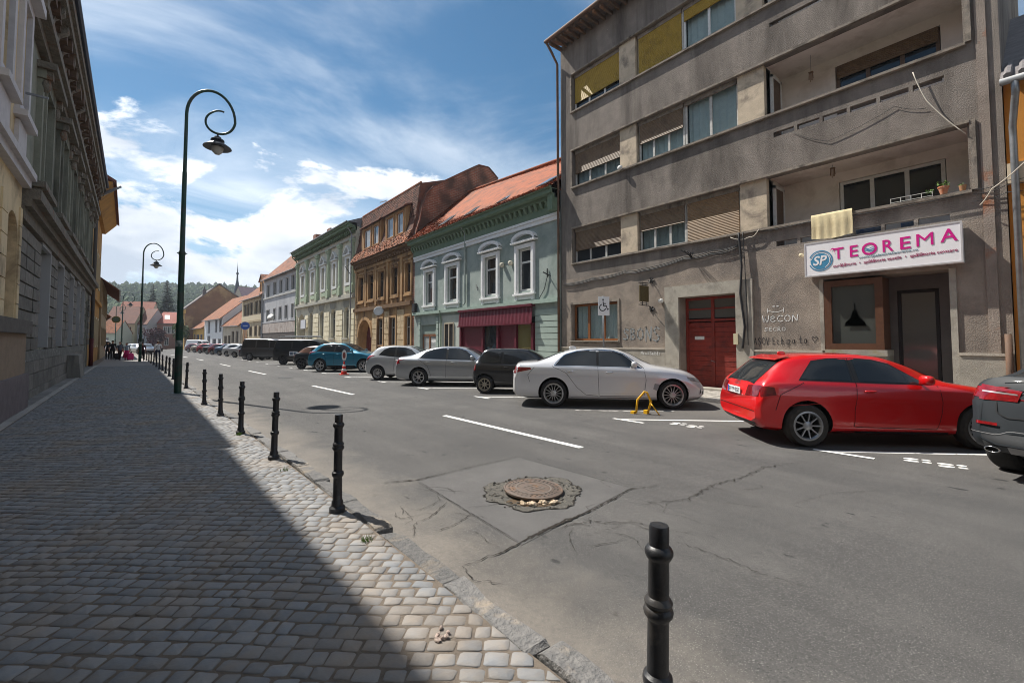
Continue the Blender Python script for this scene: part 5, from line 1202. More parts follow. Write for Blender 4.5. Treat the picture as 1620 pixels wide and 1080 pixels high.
TG = right_frame(18.36, -.0595)
gw = [(67.0 - 1.45 + 0, 67.2, 8.75, 10.8), (68.4, 70.0, 8.75, 10.75), (71.45, 73.1, 8.7, 10.7), (74.7, 76.55, 8.7, 10.7), (78.5, 80.4, 8.6, 10.6), (65.75, 67.0, 4.85, 6.8), (68.8, 70.1, 4.85, 6.78), (71.8, 73.2, 4.8, 6.7), (74.9, 76.3, 4.8, 6.6), (78.6, 80.3, 4.7, 6.55)]
t, rf = simple_house('grey_house', 'plain grey-blue three-storey house with tiled roof beyond the cream house', TG, 64.65, 82.5, 11.85, 17.0, gm, rt, gw, 10, .5, [(8.35, .22, .12, old_white), (4.45, .2, .12, gm), (2.9, 1.45, .10, pk)])
for s0 in (66.5, 70.8): B(TG).box((s0, -2.8, 13.6), (s0 + 1.2, -1.6, 14.9)).build('roof_hatch', M('hatch_brown', (.16, .07, .04)), rf)
B(TG).box((72, -5.5, 16), (73.2, -4.6, 18.2)).build('chimney', MATS['chimney_brick'], rf)
b = B(TG); b.box((65.0, .02, -.5), (82.3, .06, 2.85)); b.build('shop_front', M('dim_shop_front', (.07, .06, .055), (.12, .10, .09), scale=.7), t)
downpipe(t, TG, 82.4, -.3, 11.4, zinc, .12, .08, .4)
c = TG((76.0, .35, 5.2)); B().lathe([(0, 0), (.35, .04), (.55, .13)], c, 14, 0, Vector((-.6, -.7, .3)).to_track_quat('Z', 'Y').to_matrix()).build('dish', white_p, t, True)
TD = right_frame(18.4, -.06)
cm = M('warm_cream_render', (.50, .42, .28), (.42, .35, .23), rough=.9, scale=1, stain=(.33, .26, .17), sscale=.7)
wn = [(83.6, 85.3, 6.35, 8.4), (86.4, 88.2, 6.35, 8.4), (90.1, 91.8, 6.35, 8.35), (92.6, 94.4, 6.3, 8.3), (95.1, 96.9, 6.3, 8.25), (86.6, 88.0, 2.6, 4.15), (90.2, 91.8, 2.6, 4.1), (83.6, 85, 2.6, 4.1)]
t, rf = simple_house('dormer_house', 'warm cream two-storey house with a single roof dormer', TD, 82.75, 98.5, 9.5, 13.6, cm, rt, wn, 9, .5, [(4.95, .2, .15, cm), (5.25, .9, .04, M('cream_panel', (.58, .50, .35)))], frame=M('dark_sash', (.10, .075, .055)))
b = B(TD); wall(b, 84.8, 87.6, 9.9, 11.9, [(85.3, 86.1, 10.2, 11.5, .1), (86.4, 87.2, 10.2, 11.5, .1)], -.5, .1); b.poly([(84.8, -.5, 9.9), (84.8, -2.6, 11.9), (84.8, -.5, 11.9)]); b.poly([(87.6, -.5, 9.9), (87.6, -2.6, 11.9), (87.6, -.5, 11.9)]); b.poly([(84.8, -.5, 11.9), (87.6, -.5, 11.9), (86.2, -.5, 13.0)]); b.build('dormer', M('dormer_orange', (.42, .22, .08)), rf)
b = B(TD); b.poly([(84.5, -.3, 11.8), (86.2, -.3, 13.15), (86.2, -3.6, 13.15), (84.5, -2.6, 11.8)]); b.poly([(87.9, -.3, 11.8), (86.2, -.3, 13.15), (86.2, -3.6, 13.15), (87.9, -2.6, 11.8)]); b.build('dormer_roof', rt, rf)
b = B(TD); b.box((93.4, .02, -.5), (97.2, .05, 2.9)); n = 8; b.poly([(95.3 - 1.9*math.cos(math.pi*i/n), .05, 2.9 + 1.3*math.sin(math.pi*i/n)) for i in range(n+1)]); b.build('arched_gate', M('brown_gate', (.22, .11, .04)), t)
b = B(TD); n = 10
for i in range(n):
    p, q = math.pi*i/n, math.pi*(i+1)/n; b.poly([(95.3 - r*math.cos(a), .07, 2.9 + r*.7*math.sin(a)) for r, a in ((1.9, p), (2.2, p), (2.2, q), (1.9, q))])
b.build('arch_moulding', cm, t)
downpipe(t, TD, 82.95, -.3, 9.1, zinc, .12, .08, .4)
def line_frame(x0, y0, x1, y1):     # s = 0..length from the near to the far corner, d towards the street
    L_ = math.hypot(x1-x0, y1-y0); ux, uy = (x1-x0)/L_, (y1-y0)/L_
    return (lambda p: (x0 + ux*p[0] - uy*p[1], y0 + uy*p[0] + ux*p[1], p[2])), L_
T1, L1 = line_frame(12.35, 98.7, 10.45, 108)
be = M('beige_render', (.48, .42, .33), (.40, .35, .27), scale=1)
simple_house('low_house', 'low beige house with patchy orange tile roof left of the dormer house', T1, 0, L1, 4.9, 8.6, be, rt2, [(1.2, 2.2, 1.4, 3.4), (3.4, 4.4, 1.4, 3.4), (5.4, 6.3, -.3, 2.6), (7.4, 8.5, -.3, 2.5)], 8, .5, frame=M('dark_sash', (.1, .075, .055)))
T2, L2 = line_frame(10.35, 108.2, 8.4, 124.8)
wh = M('white_render', (.66, .67, .68), (.58, .59, .60), scale=1)
simple_house('white_house', 'white two-storey house with large orange tile roof far down the street', T2, 0, L2, 6.6, 11.6, wh, rt2, [(1.0, 2.6, 3.6, 6.0), (4.6, 6.2, 3.5, 6.0), (11.2, 12.9, 3.4, 5.9), (1.2, 3.4, -.3, 2.0), (5.4, 8.2, -.3, 2.0), (10.8, 13, -.3, 2.6)], 11, .6, frame=M('grey_sash', (.2, .2, .22)))
T3, L3 = line_frame(8.3, 125.2, 7.0, 138)
simple_house('yellow_house', 'low yellow house with red tile roof past the white house', T3, 0, L3, 4.9, 8.3, M('yellow_render', (.56, .34, .08), (.48, .28, .07), scale=1), rt2, [(1.5, 3.2, 1.0, 3.0), (5.5, 8.2, -.4, 3.0), (10, 11.5, 1, 3)], 8, .5, frame=M('blue_sash', (.08, .12, .22)))
# large house with a bare brick-and-plaster gable end
def gable_house():
    t = thing('brick_gable_house', 'large old house showing its bare brown brick gable end to the street', 'building', (10, 128, gz(128)))
    gb = M('bare_gable', (.235, .125, .07), (.17, .09, .055), rough=.95, scale=.5, bump=.5, bscale=6, stain=(.36, .24, .12), sscale=.16, sthr=(.5, .62))
    pts = [(5.4, -1), (5.2, 9.6), (6.4, 11.0), (8.8, 13.4), (12.4, 16.4), (14.4, 15.0), (17.6, 12.8), (17.6, -1)]
    B().prism(pts, 1, 140.0, 140.4).build('gable_wall', gb, t)
    b = B(); b.poly([(4.8, 140.4, 9.3), (12.4, 140.4, 16.6), (11.2, 160, 16.6), (3.6, 160, 9.3)]); b.poly([(17.8, 140.4, 12.7), (12.4, 140.4, 16.6), (11.2, 160, 16.6), (16.6, 160, 12.7)])
    b.prism([(4.7, 9.25), (12.4, 16.6), (12.4, 16.85), (4.7, 9.5)], 1, 139.8, 140.6); b.prism([(18, 12.55), (12.4, 16.6), (12.4, 16.85), (18, 12.8)], 1, 139.8, 140.6); rf = b.build('roof', M('slate_edge', (.20, .17, .16), (.14, .12, .12), scale=2), t)
    B().box((8.9, 141.5, 13), (9.7, 142.3, 15.2)).lathe([(.16, 15.2), (.16, 15.9)], (9.3, 141.9, 0), 8).build('chimney', M('chimney_dark', (.12, .10, .10)), rf)
    b = B(); b.poly([(5.3, 140, -1), (5.3, 140, 9.6), (4.1, 160, 9.6), (4.1, 160, -1)]); b.box((4.6, 139.9, 8.6), (5.45, 158, 9.6)); b.build('street_wall', M('yellow_gable_front', (.52, .32, .09), (.45, .28, .09), scale=.6), t)
    for y in (142, 145, 148): B().box((4.95 - (y-140)*.06, y, 5), (5.2 - (y-140)*.06, y + 1.2, 7.2)).build('window', DARKG, t)
gable_house()
sp = thing('church_spire', 'slim dark church spire rising behind the gable house roof', 'church', (23.5, 200, 0))
B().lathe([(1.9, 0), (1.9, 17), (1.5, 18), (1.0, 21), (.35, 25), (.05, 31), (0, 33)], (23.5, 200, 0), 8).build('spire', M('spire_slate', (.05, .06, .075)), sp)
B().lathe([(.35, 27.2), (.5, 27.6), (.35, 28)], (23.5, 200, 0), 8).build('finial', M('spire_slate', (.05, .06, .075)), sp)
tl, LL = line_frame(17, 158, 30, 162)
simple_house('mauve_roof_house', 'house with mauve-grey roof peeking between gable house and dormer house', tl, 0, LL, 12.6, 17.6, be, M('mauve_tile', (.20, .14, .16), (.16, .11, .13), scale=1, bump=.5, bscale=5), [(2, 3.5, 8, 10)], 9)

# ------------------------------------------------------------------ houses closing the street, in front of the hill
def end_house(name, label, x0, y0, x1, y1, ze, zr, wallm, roofm, wins, depth=9, frame=None):
    T_, L_ = line_frame(x1, y1, x0, y0)     # facade looks back along the street
    def Tm(p): return T_((p[0], -p[1] if False else p[1], p[2]))
    ux, uy = (x1-x0), (y1-y0); n = math.hypot(ux, uy); ux /= n; uy /= n
    TT = lambda p: (x0 + ux*p[0] + uy*p[1], y0 + uy*p[0] - ux*p[1], p[2])
    return simple_house(name, label, TT, 0, n, ze, zr, wallm, roofm, wins, depth, .4, frame=frame)
pinkt = M('faded_pink_tile', (.40, .17, .12), (.32, .13, .09), scale=1.5, bump=.8, bscale=5)
darkt = M('dark_brown_tile', (.19, .085, .06), (.14, .065, .05), scale=1.5, bump=.8, bscale=5)
cg = M('greenish_cream', (.42, .42, .29), (.36, .36, .25), scale=1)
end_house('long_end_house', 'long greenish-cream house with brown roof closing the far end of the street', -10.5, 149, -4.6, 147, 6.2, 10.4, cg, darkt, [(.6 + 1.05*i, 1.3 + 1.05*i, 3.4, 5.2) for i in range(5)] + [(.8, 2.6, -.4, 2.4), (3.4, 5.4, -.4, 2.4)])
end_house('blue_grey_end_house', 'narrow blue-grey house with steep dark red roof at the street end', -4.4, 148.5, -2.2, 147.5, 6.0, 10.0, M('blue_grey_wall', (.42, .46, .5)), darkt, [(.4, 1.0, 3.2, 5.0), (1.3, 1.9, 3.2, 5.0), (.4, 1.9, -.3, 2.2)], 10)
end_house('pink_roof_house', 'house with tall faded pink tile roof behind the end row', -9, 162, -1.8, 160, 8.2, 12.6, be, pinkt, [(3, 4, 5, 7), (5, 6, 5, 7)], 8)
end_house('red_brick_house', 'reddish house with a white roof window at the end of the street', -.6, 152, 4.4, 150, 6.4, 9.4, M('brick_pink_wall', (.38, .19, .14), (.32, .16, .12), scale=1), M('deep_red_tile', (.33, .085, .06), (.26, .07, .05), scale=2, bump=.6, bscale=5), [(1.9, 2.6, 3.6, 5.4), (2.8, 3.5, 3.6, 5.4), (3.7, 4.4, 3.6, 5.4), (2.2, 3.0, .4, 2.4)], 9, white_p)
o = tag(B().poly([(1.3, 149.7, 7.4), (2.4, 149.3, 7.4), (2.4, 150.6, 8.5), (1.3, 151.0, 8.5)]).prism([(1.25, 7.3), (2.45, 7.3), (2.45, 7.4), (1.25, 7.4)], 1, 149.3, 149.6).build('roof_window', white_p), 'white roof window on the red house at the street end', 'window')
end_house('small_gable_house', 'small house with orange-red gable at the far left street end', -11.4, 139.5, -7.6, 138, 3.6, 6.4, M('pale_green_wall', (.46, .5, .42)), rt2, [(.6, 1.3, .6, 2.4), (2, 2.7, .6, 2.4)], 7)
# ------------------------------------------------------------------ left side of the street
def left_frame_y(da=0.0): return lambda p: (left_x(p[0]) + da + p[1], p[0], p[2])
def cream_left():
    T = left_frame_y(.12)
    t = thing('cream_street_house', 'cream and ochre house at the left edge with arched door and stone base', 'building', (-3, 5, 0))
    cr = M('butter_render', (.74, .60, .38), (.66, .53, .33), rough=.9, scale=1.5, bump=.2, bscale=40, stain=(.36, .28, .18), sscale=.8)
    gry = M('grey_lilac_trim', (.60, .575, .58), (.50, .48, .49), scale=4); base = M('purple_grey_base', (.20, .165, .17), (.15, .125, .13), scale=4, bump=.4); bb = M('brown_base', (.31, .23, .16), (.25, .185, .13), scale=4, bump=.3); cap = M('dark_cap_stone', (.10, .09, .08), (.14, .125, .11), scale=5, bump=.4)
    b = B(T); wall(b, -14, 16.92, -.1, 12.6, [(15.3, 16.62, -.1, 4.92, .28), (15.72, 16.55, 7.45, 10.1, .2), (13.6, 14.5, 7.45, 10.1, .2)], 0, .25); arch_fill(b, 15.3, 16.62, 4.35, 4.92, 0, .28)
    gable_body(b, -14, 16.92, 9, -.1, 12.6); b.build('wall', cr, t)
    B(T).box((15.2, -.30, -.1), (16.8, -.26, 5.0)).build('door_niche', M('tan_niche', (.36, .245, .135), (.31, .21, .12), scale=2), t)
    for (a, c) in ((14.6, 15.24), (16.66, 16.93)):
        for k in range(6): B(T).box((a, 0, 2.2 + .5*k), (c, .035, 2.2 + .5*(k+1) - .03)).build('facing_block', cr, t)
    b = B(T); b.box((-14, 0, 5.75), (16.95, .16, 5.95)); b.box((-14, 0, 5.95), (16.95, .26, 6.12)); b.build('string_course', gry, t)
    b = B(T); b.box((-14, 0, 1.93), (16.98, .30, 2.25)); b.build('base_cap', cap, t); B(T).box((-14, 0, .9), (16.93, .20, 1.93)).build('base_course', bb, t); B(T).box((-14, 0, -.1), (16.97, .28, .9)).build('plinth', base, t)
    for a, c in ((15.72, 16.55), (13.6, 14.5)):
        win(t, T, a, c, 7.45, 10.1, -.12, M('maroon_sash', (.10, .06, .06)), DARKG, nx=1, zs=(9.2,), w=.08)
        b = B(T); frame_boxes(b, a - .22, c + .22, 7.3, 10.35, 0, .22, .10); b.box((a - .3, 0, 7.15), (c + .3, .24, 7.3)); b.box((a - .1, 0, 6.2), (c + .1, .08, 7.1)); b.box((a - .3, 0, 10.36), (c + .3, .30, 10.6)); b.build('window_surround', gry, t)
    b = B(T); b.box((-14, -.1, 12.3), (16.9, .4, 12.6)); b.box((-14, -.1, 12.6), (16.9, .50, 13.05)); b.build('cornice', gry, t)
    b = B(T); b.prism([(.55, 13.05), (.55, 13.15), (-5, 16.5), (-5, 16.3)], 0, -14, 16.95); b.build('roof', darkt, t)
    b = B(T); b.box((16.0, .1, 7.9), (16.05, .5, 7.95)); b.build('flag_holder', zinc, t)
cream_left()
def dark_left():
    T = left_frame_y(0); S0, S1 = 17.0, 43.6
    t = thing('dark_ornate_house', 'soot-darkened ornate house with rusticated ground floor on the shaded pavement', 'building', (-3.4, 30, gz(30)))
    up = M('grey_green_stucco', (.285, .29, .235), (.21, .215, .175), rough=.95, scale=1.8, bump=.5, bscale=22, stain=(.085, .085, .07), sscale=1.0, sthr=(.46, .66), streak=True)
    st = M('sooty_block', (.165, .155, .14), (.24, .225, .20), rough=.95, scale=4, bump=.8, bscale=24, bdist=.04, stain=(.26, .25, .22), sscale=2.5, sthr=(.58, .72), objvar=.22)
    mo = M('crumbling_moulding', (.25, .225, .185), (.155, .14, .12), rough=.95, scale=5, bump=.9, bscale=18, bdist=.05, stain=(.22, .13, .085), sscale=2.4, sthr=(.56, .66))
    pale = M('pale_niche_paint', (.46, .465, .48), (.40, .405, .42), rough=.85, scale=2)
    gws = [(20.95, 22.9), (25.3, 27.0), (29.6, 31.3), (33.3, 35.0), (36.4, 38.0)]
    uws = [(19.7, 21.3), (24.1, 25.7), (27.9, 29.5), (31.7, 33.3), (35.5, 37.1), (39.3, 40.9)]
    b = B(T); wall(b, S0, S1, -.3, 12.0, [(a, c, 1.50, 4.85, .24) for a, c in gws] + [(39.6, 41.8, -.3, 4.4, .5)] + [(a, c, 6.75, 9.6, .3) for a, c in uws], 0, .25); gable_body(b, S0, S1, 10, -.3, 12.8); b.build('wall', up, t)
    for a, c in gws:
        B(T).box((a, -.26, 1.5), (c, -.22, 4.85)).build('blind_window', pale, t)
        b = B(T); b.box((c - .005, -.2, 1.5), (c + .17, .10, 4.95)); b.box((a - .05, -.2, 4.86), (c + .17, .10, 5.05)); b.build('window_reveal', M('grey_reveal', (.33, .33, .33)), t)
    B(T).box((39.6, -.5, -.3), (41.8, -.45, 4.4)).build('entrance_door', M('brown_door_dim', (.08, .06, .045)), t)
    edges = [17.05] + [q for a, c in gws for q in (a - .06, c + .19)] + [39.4, 42.0, 43.5]
    for (a, c) in zip(edges[0::2], edges[1::2]):
        n = max(1, round((c - a)/1.3)); w = (c - a)/n
        for k in range(9):
            z0, z1 = 1.45 + .385*k, 1.45 + .385*(k+1)
            for i in range(n): B(T).box((a + w*i + .025, 0, z0 + .02), (a + w*(i+1) - .025, .085 + R.uniform(-.012, .012), z1 - .03)).build('rusticated_block', st, t)
    s = 17.05
    while s < 39.3:
        w = R.uniform(.85, 1.1)
        B(T).box((s, 0, .25), (s + w - .02, .12, .72)).build('base_block', st, t); B(T).box((s, 0, .74), (s + w - .02, .12, 1.12)).build('base_block', st, t); B(T).box((s, 0, -.3), (s + w - .02, .15, .24)).build('base_block', st, t)
        s += w
    B(T).box((17.0, 0, 1.13), (39.4, .10, 1.44)).build('veined_band', M('veined_stone', (.20, .20, .185), (.11, .11, .10), scale=4, stain=(.42, .42, .40), sscale=5, sthr=(.6, .66)), t)
    b = B(T); b.box((S0, 0, 4.98), (S1, .16, 5.3)); b.build('frieze', mo, t)
    b = B(T); b.box((S0, 0, 5.3), (S1, .30, 5.5)); b.box((S0, 0, 5.5), (S1, .46, 5.78)); b.build('main_ledge', mo, t)
    for a, c in uws:
        b = B(T); b.box((a - .42, 0, 6.55), (a - .12, .14, 9.75)); b.box((c + .12, 0, 6.55), (c + .42, .14, 9.75)); frame_boxes(b, a - .12, c + .12, 6.6, 9.75, 0, .12, .20); b.box((a - .5, 0, 9.76), (c + .5, .20, 10.02)); b.build('window_surround', up, t)
        b = B(T); b.box((a - .62, 0, 10.02), (c + .62, .44, 10.22)); b.box((a - .48, 0, 9.75), (a - .2, .34, 10.0)); b.box((c + .2, 0, 9.75), (c + .48, .34, 10.0)); b.build('window_hood', mo, t)
        for q in (a - .32, c + .32): B(T).blob((q, .18, 9.6), (.13, .12, .22), 0, 8, 6, .8).build('console', mo, t, True)
        b = B(T); b.box((a - .55, 0, 6.38), (c + .55, .30, 6.56)); b.box((a - .4, 0, 5.8), (a - .15, .2, 6.37)); b.box((c + .15, 0, 5.8), (c + .4, .2, 6.37)); b.build('window_sill', mo, t)
        win(t, T, a, c, 6.75, 9.6, -.28, M('grey_sash', (.2, .2, .22)), glass('dull_pane', (.10, .115, .11), 0, .2), nx=1, zs=(8.9,), w=.09, cells=False)
    b = B(T); b.box((S0, 0, 10.55), (S1, .20, 10.8)); b.box((S0, 0, 10.8), (S1, .42, 11.05)); b.build('architrave', mo, t)
    for s in [S0 + .3 + 1.1*i for i in range(24)]: B(T).prism([(0, 11.45), (.22, 11.5), (.28, 11.9), (.50, 12.1), (.50, 12.3), (0, 12.3)], 0, s, s + .26).build('bracket', mo, t)
    b = B(T); b.box((S0, -.1, 12.3), (S1 + .1, .56, 12.62)); b.box((S0, -.1, 12.62), (S1 + .1, .66, 12.95)); b.build('cornice', mo, t)
    cw = B(T); 
    for s in [S0 + .6 + .55*i for i in range(47)]: cw.box((s, .15, 11.9 + R.uniform(-.1, .1)), (s + R.uniform(.15, .4), .2 + R.uniform(.1, .36), 12.29))
    stuff(cw.build('broken_soffit_boards', M('rotten_boards', (.14, .085, .055), (.08, .055, .04), scale=6, bump=.6), t))
    b = B(T); b.prism([(.70, 12.95), (.70, 13.05), (-5, 16.5), (-5, 16.3)], 0, S0, S1 + .1); rf = b.build('roof', darkt, t)
    B(T).tube([(S0, .72, 13.0), (S1 + .15, .72, 13.0)], .09, 7).build('gutter', M('blue_grey_gutter', (.07, .085, .12), metal=.3, rough=.5), rf)
    B(T).tube([(43.3, 1.2, 12.9), (43.3, .3, 12.2), (43.3, .22, 11.8), (43.3, .22, 1.9)], .10, 8).build('downpipe', M('grey_brown_pipe', (.13, .12, .115)), t, True)
    B(T).tube([(43.3, .22, 1.9), (43.3, .22, -.1)], .12, 8).build('pipe_foot', M('maroon_pipe', (.11, .03, .03)), t, True)
    # stone block against the base
    o = tag(B(T).prism([(.13, -.1), (.62, -.1), (.52, 1.0), (.50, 1.06), (.13, 1.06)], 0, 29.2, 31.4).build('stone_box', M('stained_box', (.25, .235, .21), (.18, .17, .15), scale=2, stain=(.10, .095, .085), sscale=1.2, streak=True)), 'waist-high grey stone block standing against the dark house', 'block')
dark_left()
def ochre_left():
    T = left_frame_y(-.05); S0, S1 = 43.8, 60
    t = thing('ochre_left_house', 'ochre yellow house with deep eaves beyond the dark ornate house', 'building', (-4, 52, gz(52)))
    om = M('deep_ochre', (.46, .24, .06), (.38, .20, .055), rough=.9, scale=1, stain=(.28, .15, .05), sscale=.6)
    wins = [(46 + 3.4*i, 47.3 + 3.4*i, z0, z1) for i in range(4) for z0, z1 in ((1.3, 3.6), (6.6, 9.2))]
    b = B(T); wall(b, S0, S1, -.4, 12.9, [(a, c, z0, z1, .2) for a, c, z0, z1 in wins]); gable_body(b, S0, S1, 9, -.4, 12.9)
    b.poly([(S0, 0, 12.9), (S0, -4.5, 16), (S0, -9, 12.9)]); b.build('wall', om, t)
    for a, c, z0, z1 in wins:
        w = win(t, T, a, c, z0, z1, -.15, old_white, DARKG, nx=2, cells=False); b = B(T); frame_boxes(b, a - .18, c + .18, z0 - .18, z1 + .18, 0, .18, .08); b.build('surround', M('pale_trim', (.5, .42, .28)), w)
    B(T).box((S0, 0, 5.0), (S1, .2, 5.3)).build('string_course', om, t)
    b = B(T); b.prism([(0, 12.4), (.25, 12.4), (1.05, 13.4), (1.05, 13.5), (0, 13.5)], 0, S0, S1); b.build('coved_eaves', om, t)
    b = B(T); b.prism([(1.25, 13.4), (1.25, 13.62), (-4.5, 17.2), (-4.5, 17.0)], 0, S0 - .1, S1 + .1); b.build('roof', darkt, t)
    B(T).tube([(44.2, 1.5, 13.35), (44.2, .25, 12.3), (44.2, .2, 12), (44.2, .2, .1)], .09, 8).build('downpipe', zinc, t, True)
ochre_left()
simple_house('brown_left_house', 'brownish low house with projecting roof at the far left kerb', left_frame_y(.1), 60.2, 78, 7.8, 11.5, M('dim_brown_render', (.36, .27, .17), (.28, .21, .13), scale=1), darkt, [(62 + 3.2*i, 63.3 + 3.2*i, z0, z1) for i in range(5) for z0, z1 in ((1.2, 3.0), (4.6, 6.6))], 9, 1.3)
simple_house('far_left_house', 'last low house on the left before the street bends', left_frame_y(-.2), 78.3, 98, 5.4, 9.0, be, rt, [(80 + 3.4*i, 81.3 + 3.4*i, 1.2, 3.4) for i in range(5)], 9, .8)
# ------------------------------------------------------------------ vehicles
tyre_m = M('tyre_rubber', (.022, .022, .023), (.035, .034, .033), rough=.85, scale=30)
dusty_tyre = M('dusty_tyre', (.06, .052, .045), (.035, .032, .03), rough=.9, scale=12)
alloy = M('alloy_rim', (.55, .55, .56), rough=.28, metal=.85); dark_alloy = M('dark_alloy', (.10, .10, .11), rough=.35, metal=.7); steel_rim = M('steel_rim', (.30, .30, .31), rough=.4, metal=.6)
trim_m = M('black_trim', (.016, .016, .017), rough=.45); seam_m = M('panel_gap', (.008, .008, .009), rough=.7); chrome = M('chrome_trim', (.72, .72, .73), rough=.12, metal=1)
car_glass = glass('car_glass', (.018, .021, .024), 0, .01); tail_m = M('tail_lamp', (.30, .006, .010), (.15, .003, .006), rough=.12, scale=14, coat=1, spec=.6); head_m = M('head_lamp', (.30, .32, .34), rough=.08, coat=1, metal=.4)
plate_m = M('plate_white', (.74, .75, .76), rough=.4); plate_b = M('plate_blue', (.02, .08, .45), rough=.4); ink = M('plate_ink', (.015, .015, .02), rough=.5); amber = M('amber_lens', (.6, .2, .02), rough=.2)
well_m = M('wheel_well', (.010, .010, .010), rough=.95)
def paint_m(name, c, metal=.35, rough=.32): return M(name, c, tuple(q*.96 for q in c), rough=rough, scale=2, metal=metal, coat=1.0, spec=.5)
WHEELS = {}
def wheel_meshes(r, w, rim_r, style, rim_mat, tm):
    key = (r, w, rim_r, style, rim_mat.name, tm.name)
    if key in WHEELS: return WHEELS[key]
    A = Matrix.Rotation(rad(90), 3, 'X')        # lathe axis z -> -y (outwards on the right side)
    t = B(); prof = [(rim_r, -w/2), (rim_r + .02, -w/2 - .0), (r*.90, -w/2 - .012), (r*.97, -w/2 + .02), (r, -w/2 + .045), (r, w/2 - .045), (r*.97, w/2 - .02), (r*.90, w/2 + .012), (rim_r + .02, w/2), (rim_r, w/2)]
    t.lathe(prof, (0, 0, 0), 36, 0, A, False)
    rb = B(); rb.lathe([(rim_r + .012, w/2 + .002), (rim_r - .012, w/2 + .006), (rim_r - .03, w/2 - .02), (rim_r - .035, -w/2 + .02), (0, -w/2 + .02)], (0, 0, 0), 32, 0, A, False)
    hz = w/2 - .022
    def P(rr, a, z): p = A @ Vector((rr*math.cos(a), rr*math.sin(a), z)); return tuple(p)
    n, wid, pair = style
    for k in range(n):
        for dlt in ((-pair, pair) if pair else (0,)):
            a = 2*math.pi*k/n + dlt; a2 = 2*math.pi*k/n + dlt*(1.0 if pair else 1)
            w0, w1 = wid*1.1, wid*.85
            da, db = w0/(.06), w1/(rim_r)
            vs = [P(.05, a - min(da, .5)/2, hz + .004), P(.05, a + min(da, .5)/2, hz + .004), P(rim_r - .012, a2 + db/2, hz + .012), P(rim_r - .012, a2 - db/2, hz + .012)]
            vs += [P(.05, a - min(da, .5)/2, hz - .03), P(.05, a + min(da, .5)/2, hz - .03), P(rim_r - .012, a2 + db/2, hz - .03), P(rim_r - .012, a2 - db/2, hz - .03)]
            rb.add(vs, [(0, 1, 2, 3), (0, 3, 7, 4), (1, 2, 6, 5)], 0)
    rb.lathe([(.07, hz - .03), (.07, hz + .008), (.055, hz + .016), (0, hz + .018)], (0, 0, 0), 14, 0, A)
    db_ = B(); db_.lathe([(rim_r - .03, -w/2 + .05), (rim_r - .05, -w/2 + .055), (0, -w/2 + .06)], (0, 0, 0), 24, 0, A, False)
    WHEELS[key] = (t.mesh('tyre', tm, True, 35), rb.mesh('rim', rim_mat, True, 30), db_.mesh('brake_disc', well_m, True))
    return WHEELS[key]
def resample(pts, n):
    d = [0]
    for a, c in zip(pts, pts[1:]): d.append(d[-1] + math.dist(a, c))
    out = []
    for i in range(n + 1):
        t = d[-1]*i/n; k = 0
        while k < len(pts) - 2 and d[k+1] < t: k += 1
        u = (t - d[k])/max(1e-6, d[k+1] - d[k]); out.append(tuple(lerp(pts[k][j], pts[k+1][j], u) for j in (0, 1)))
    return out
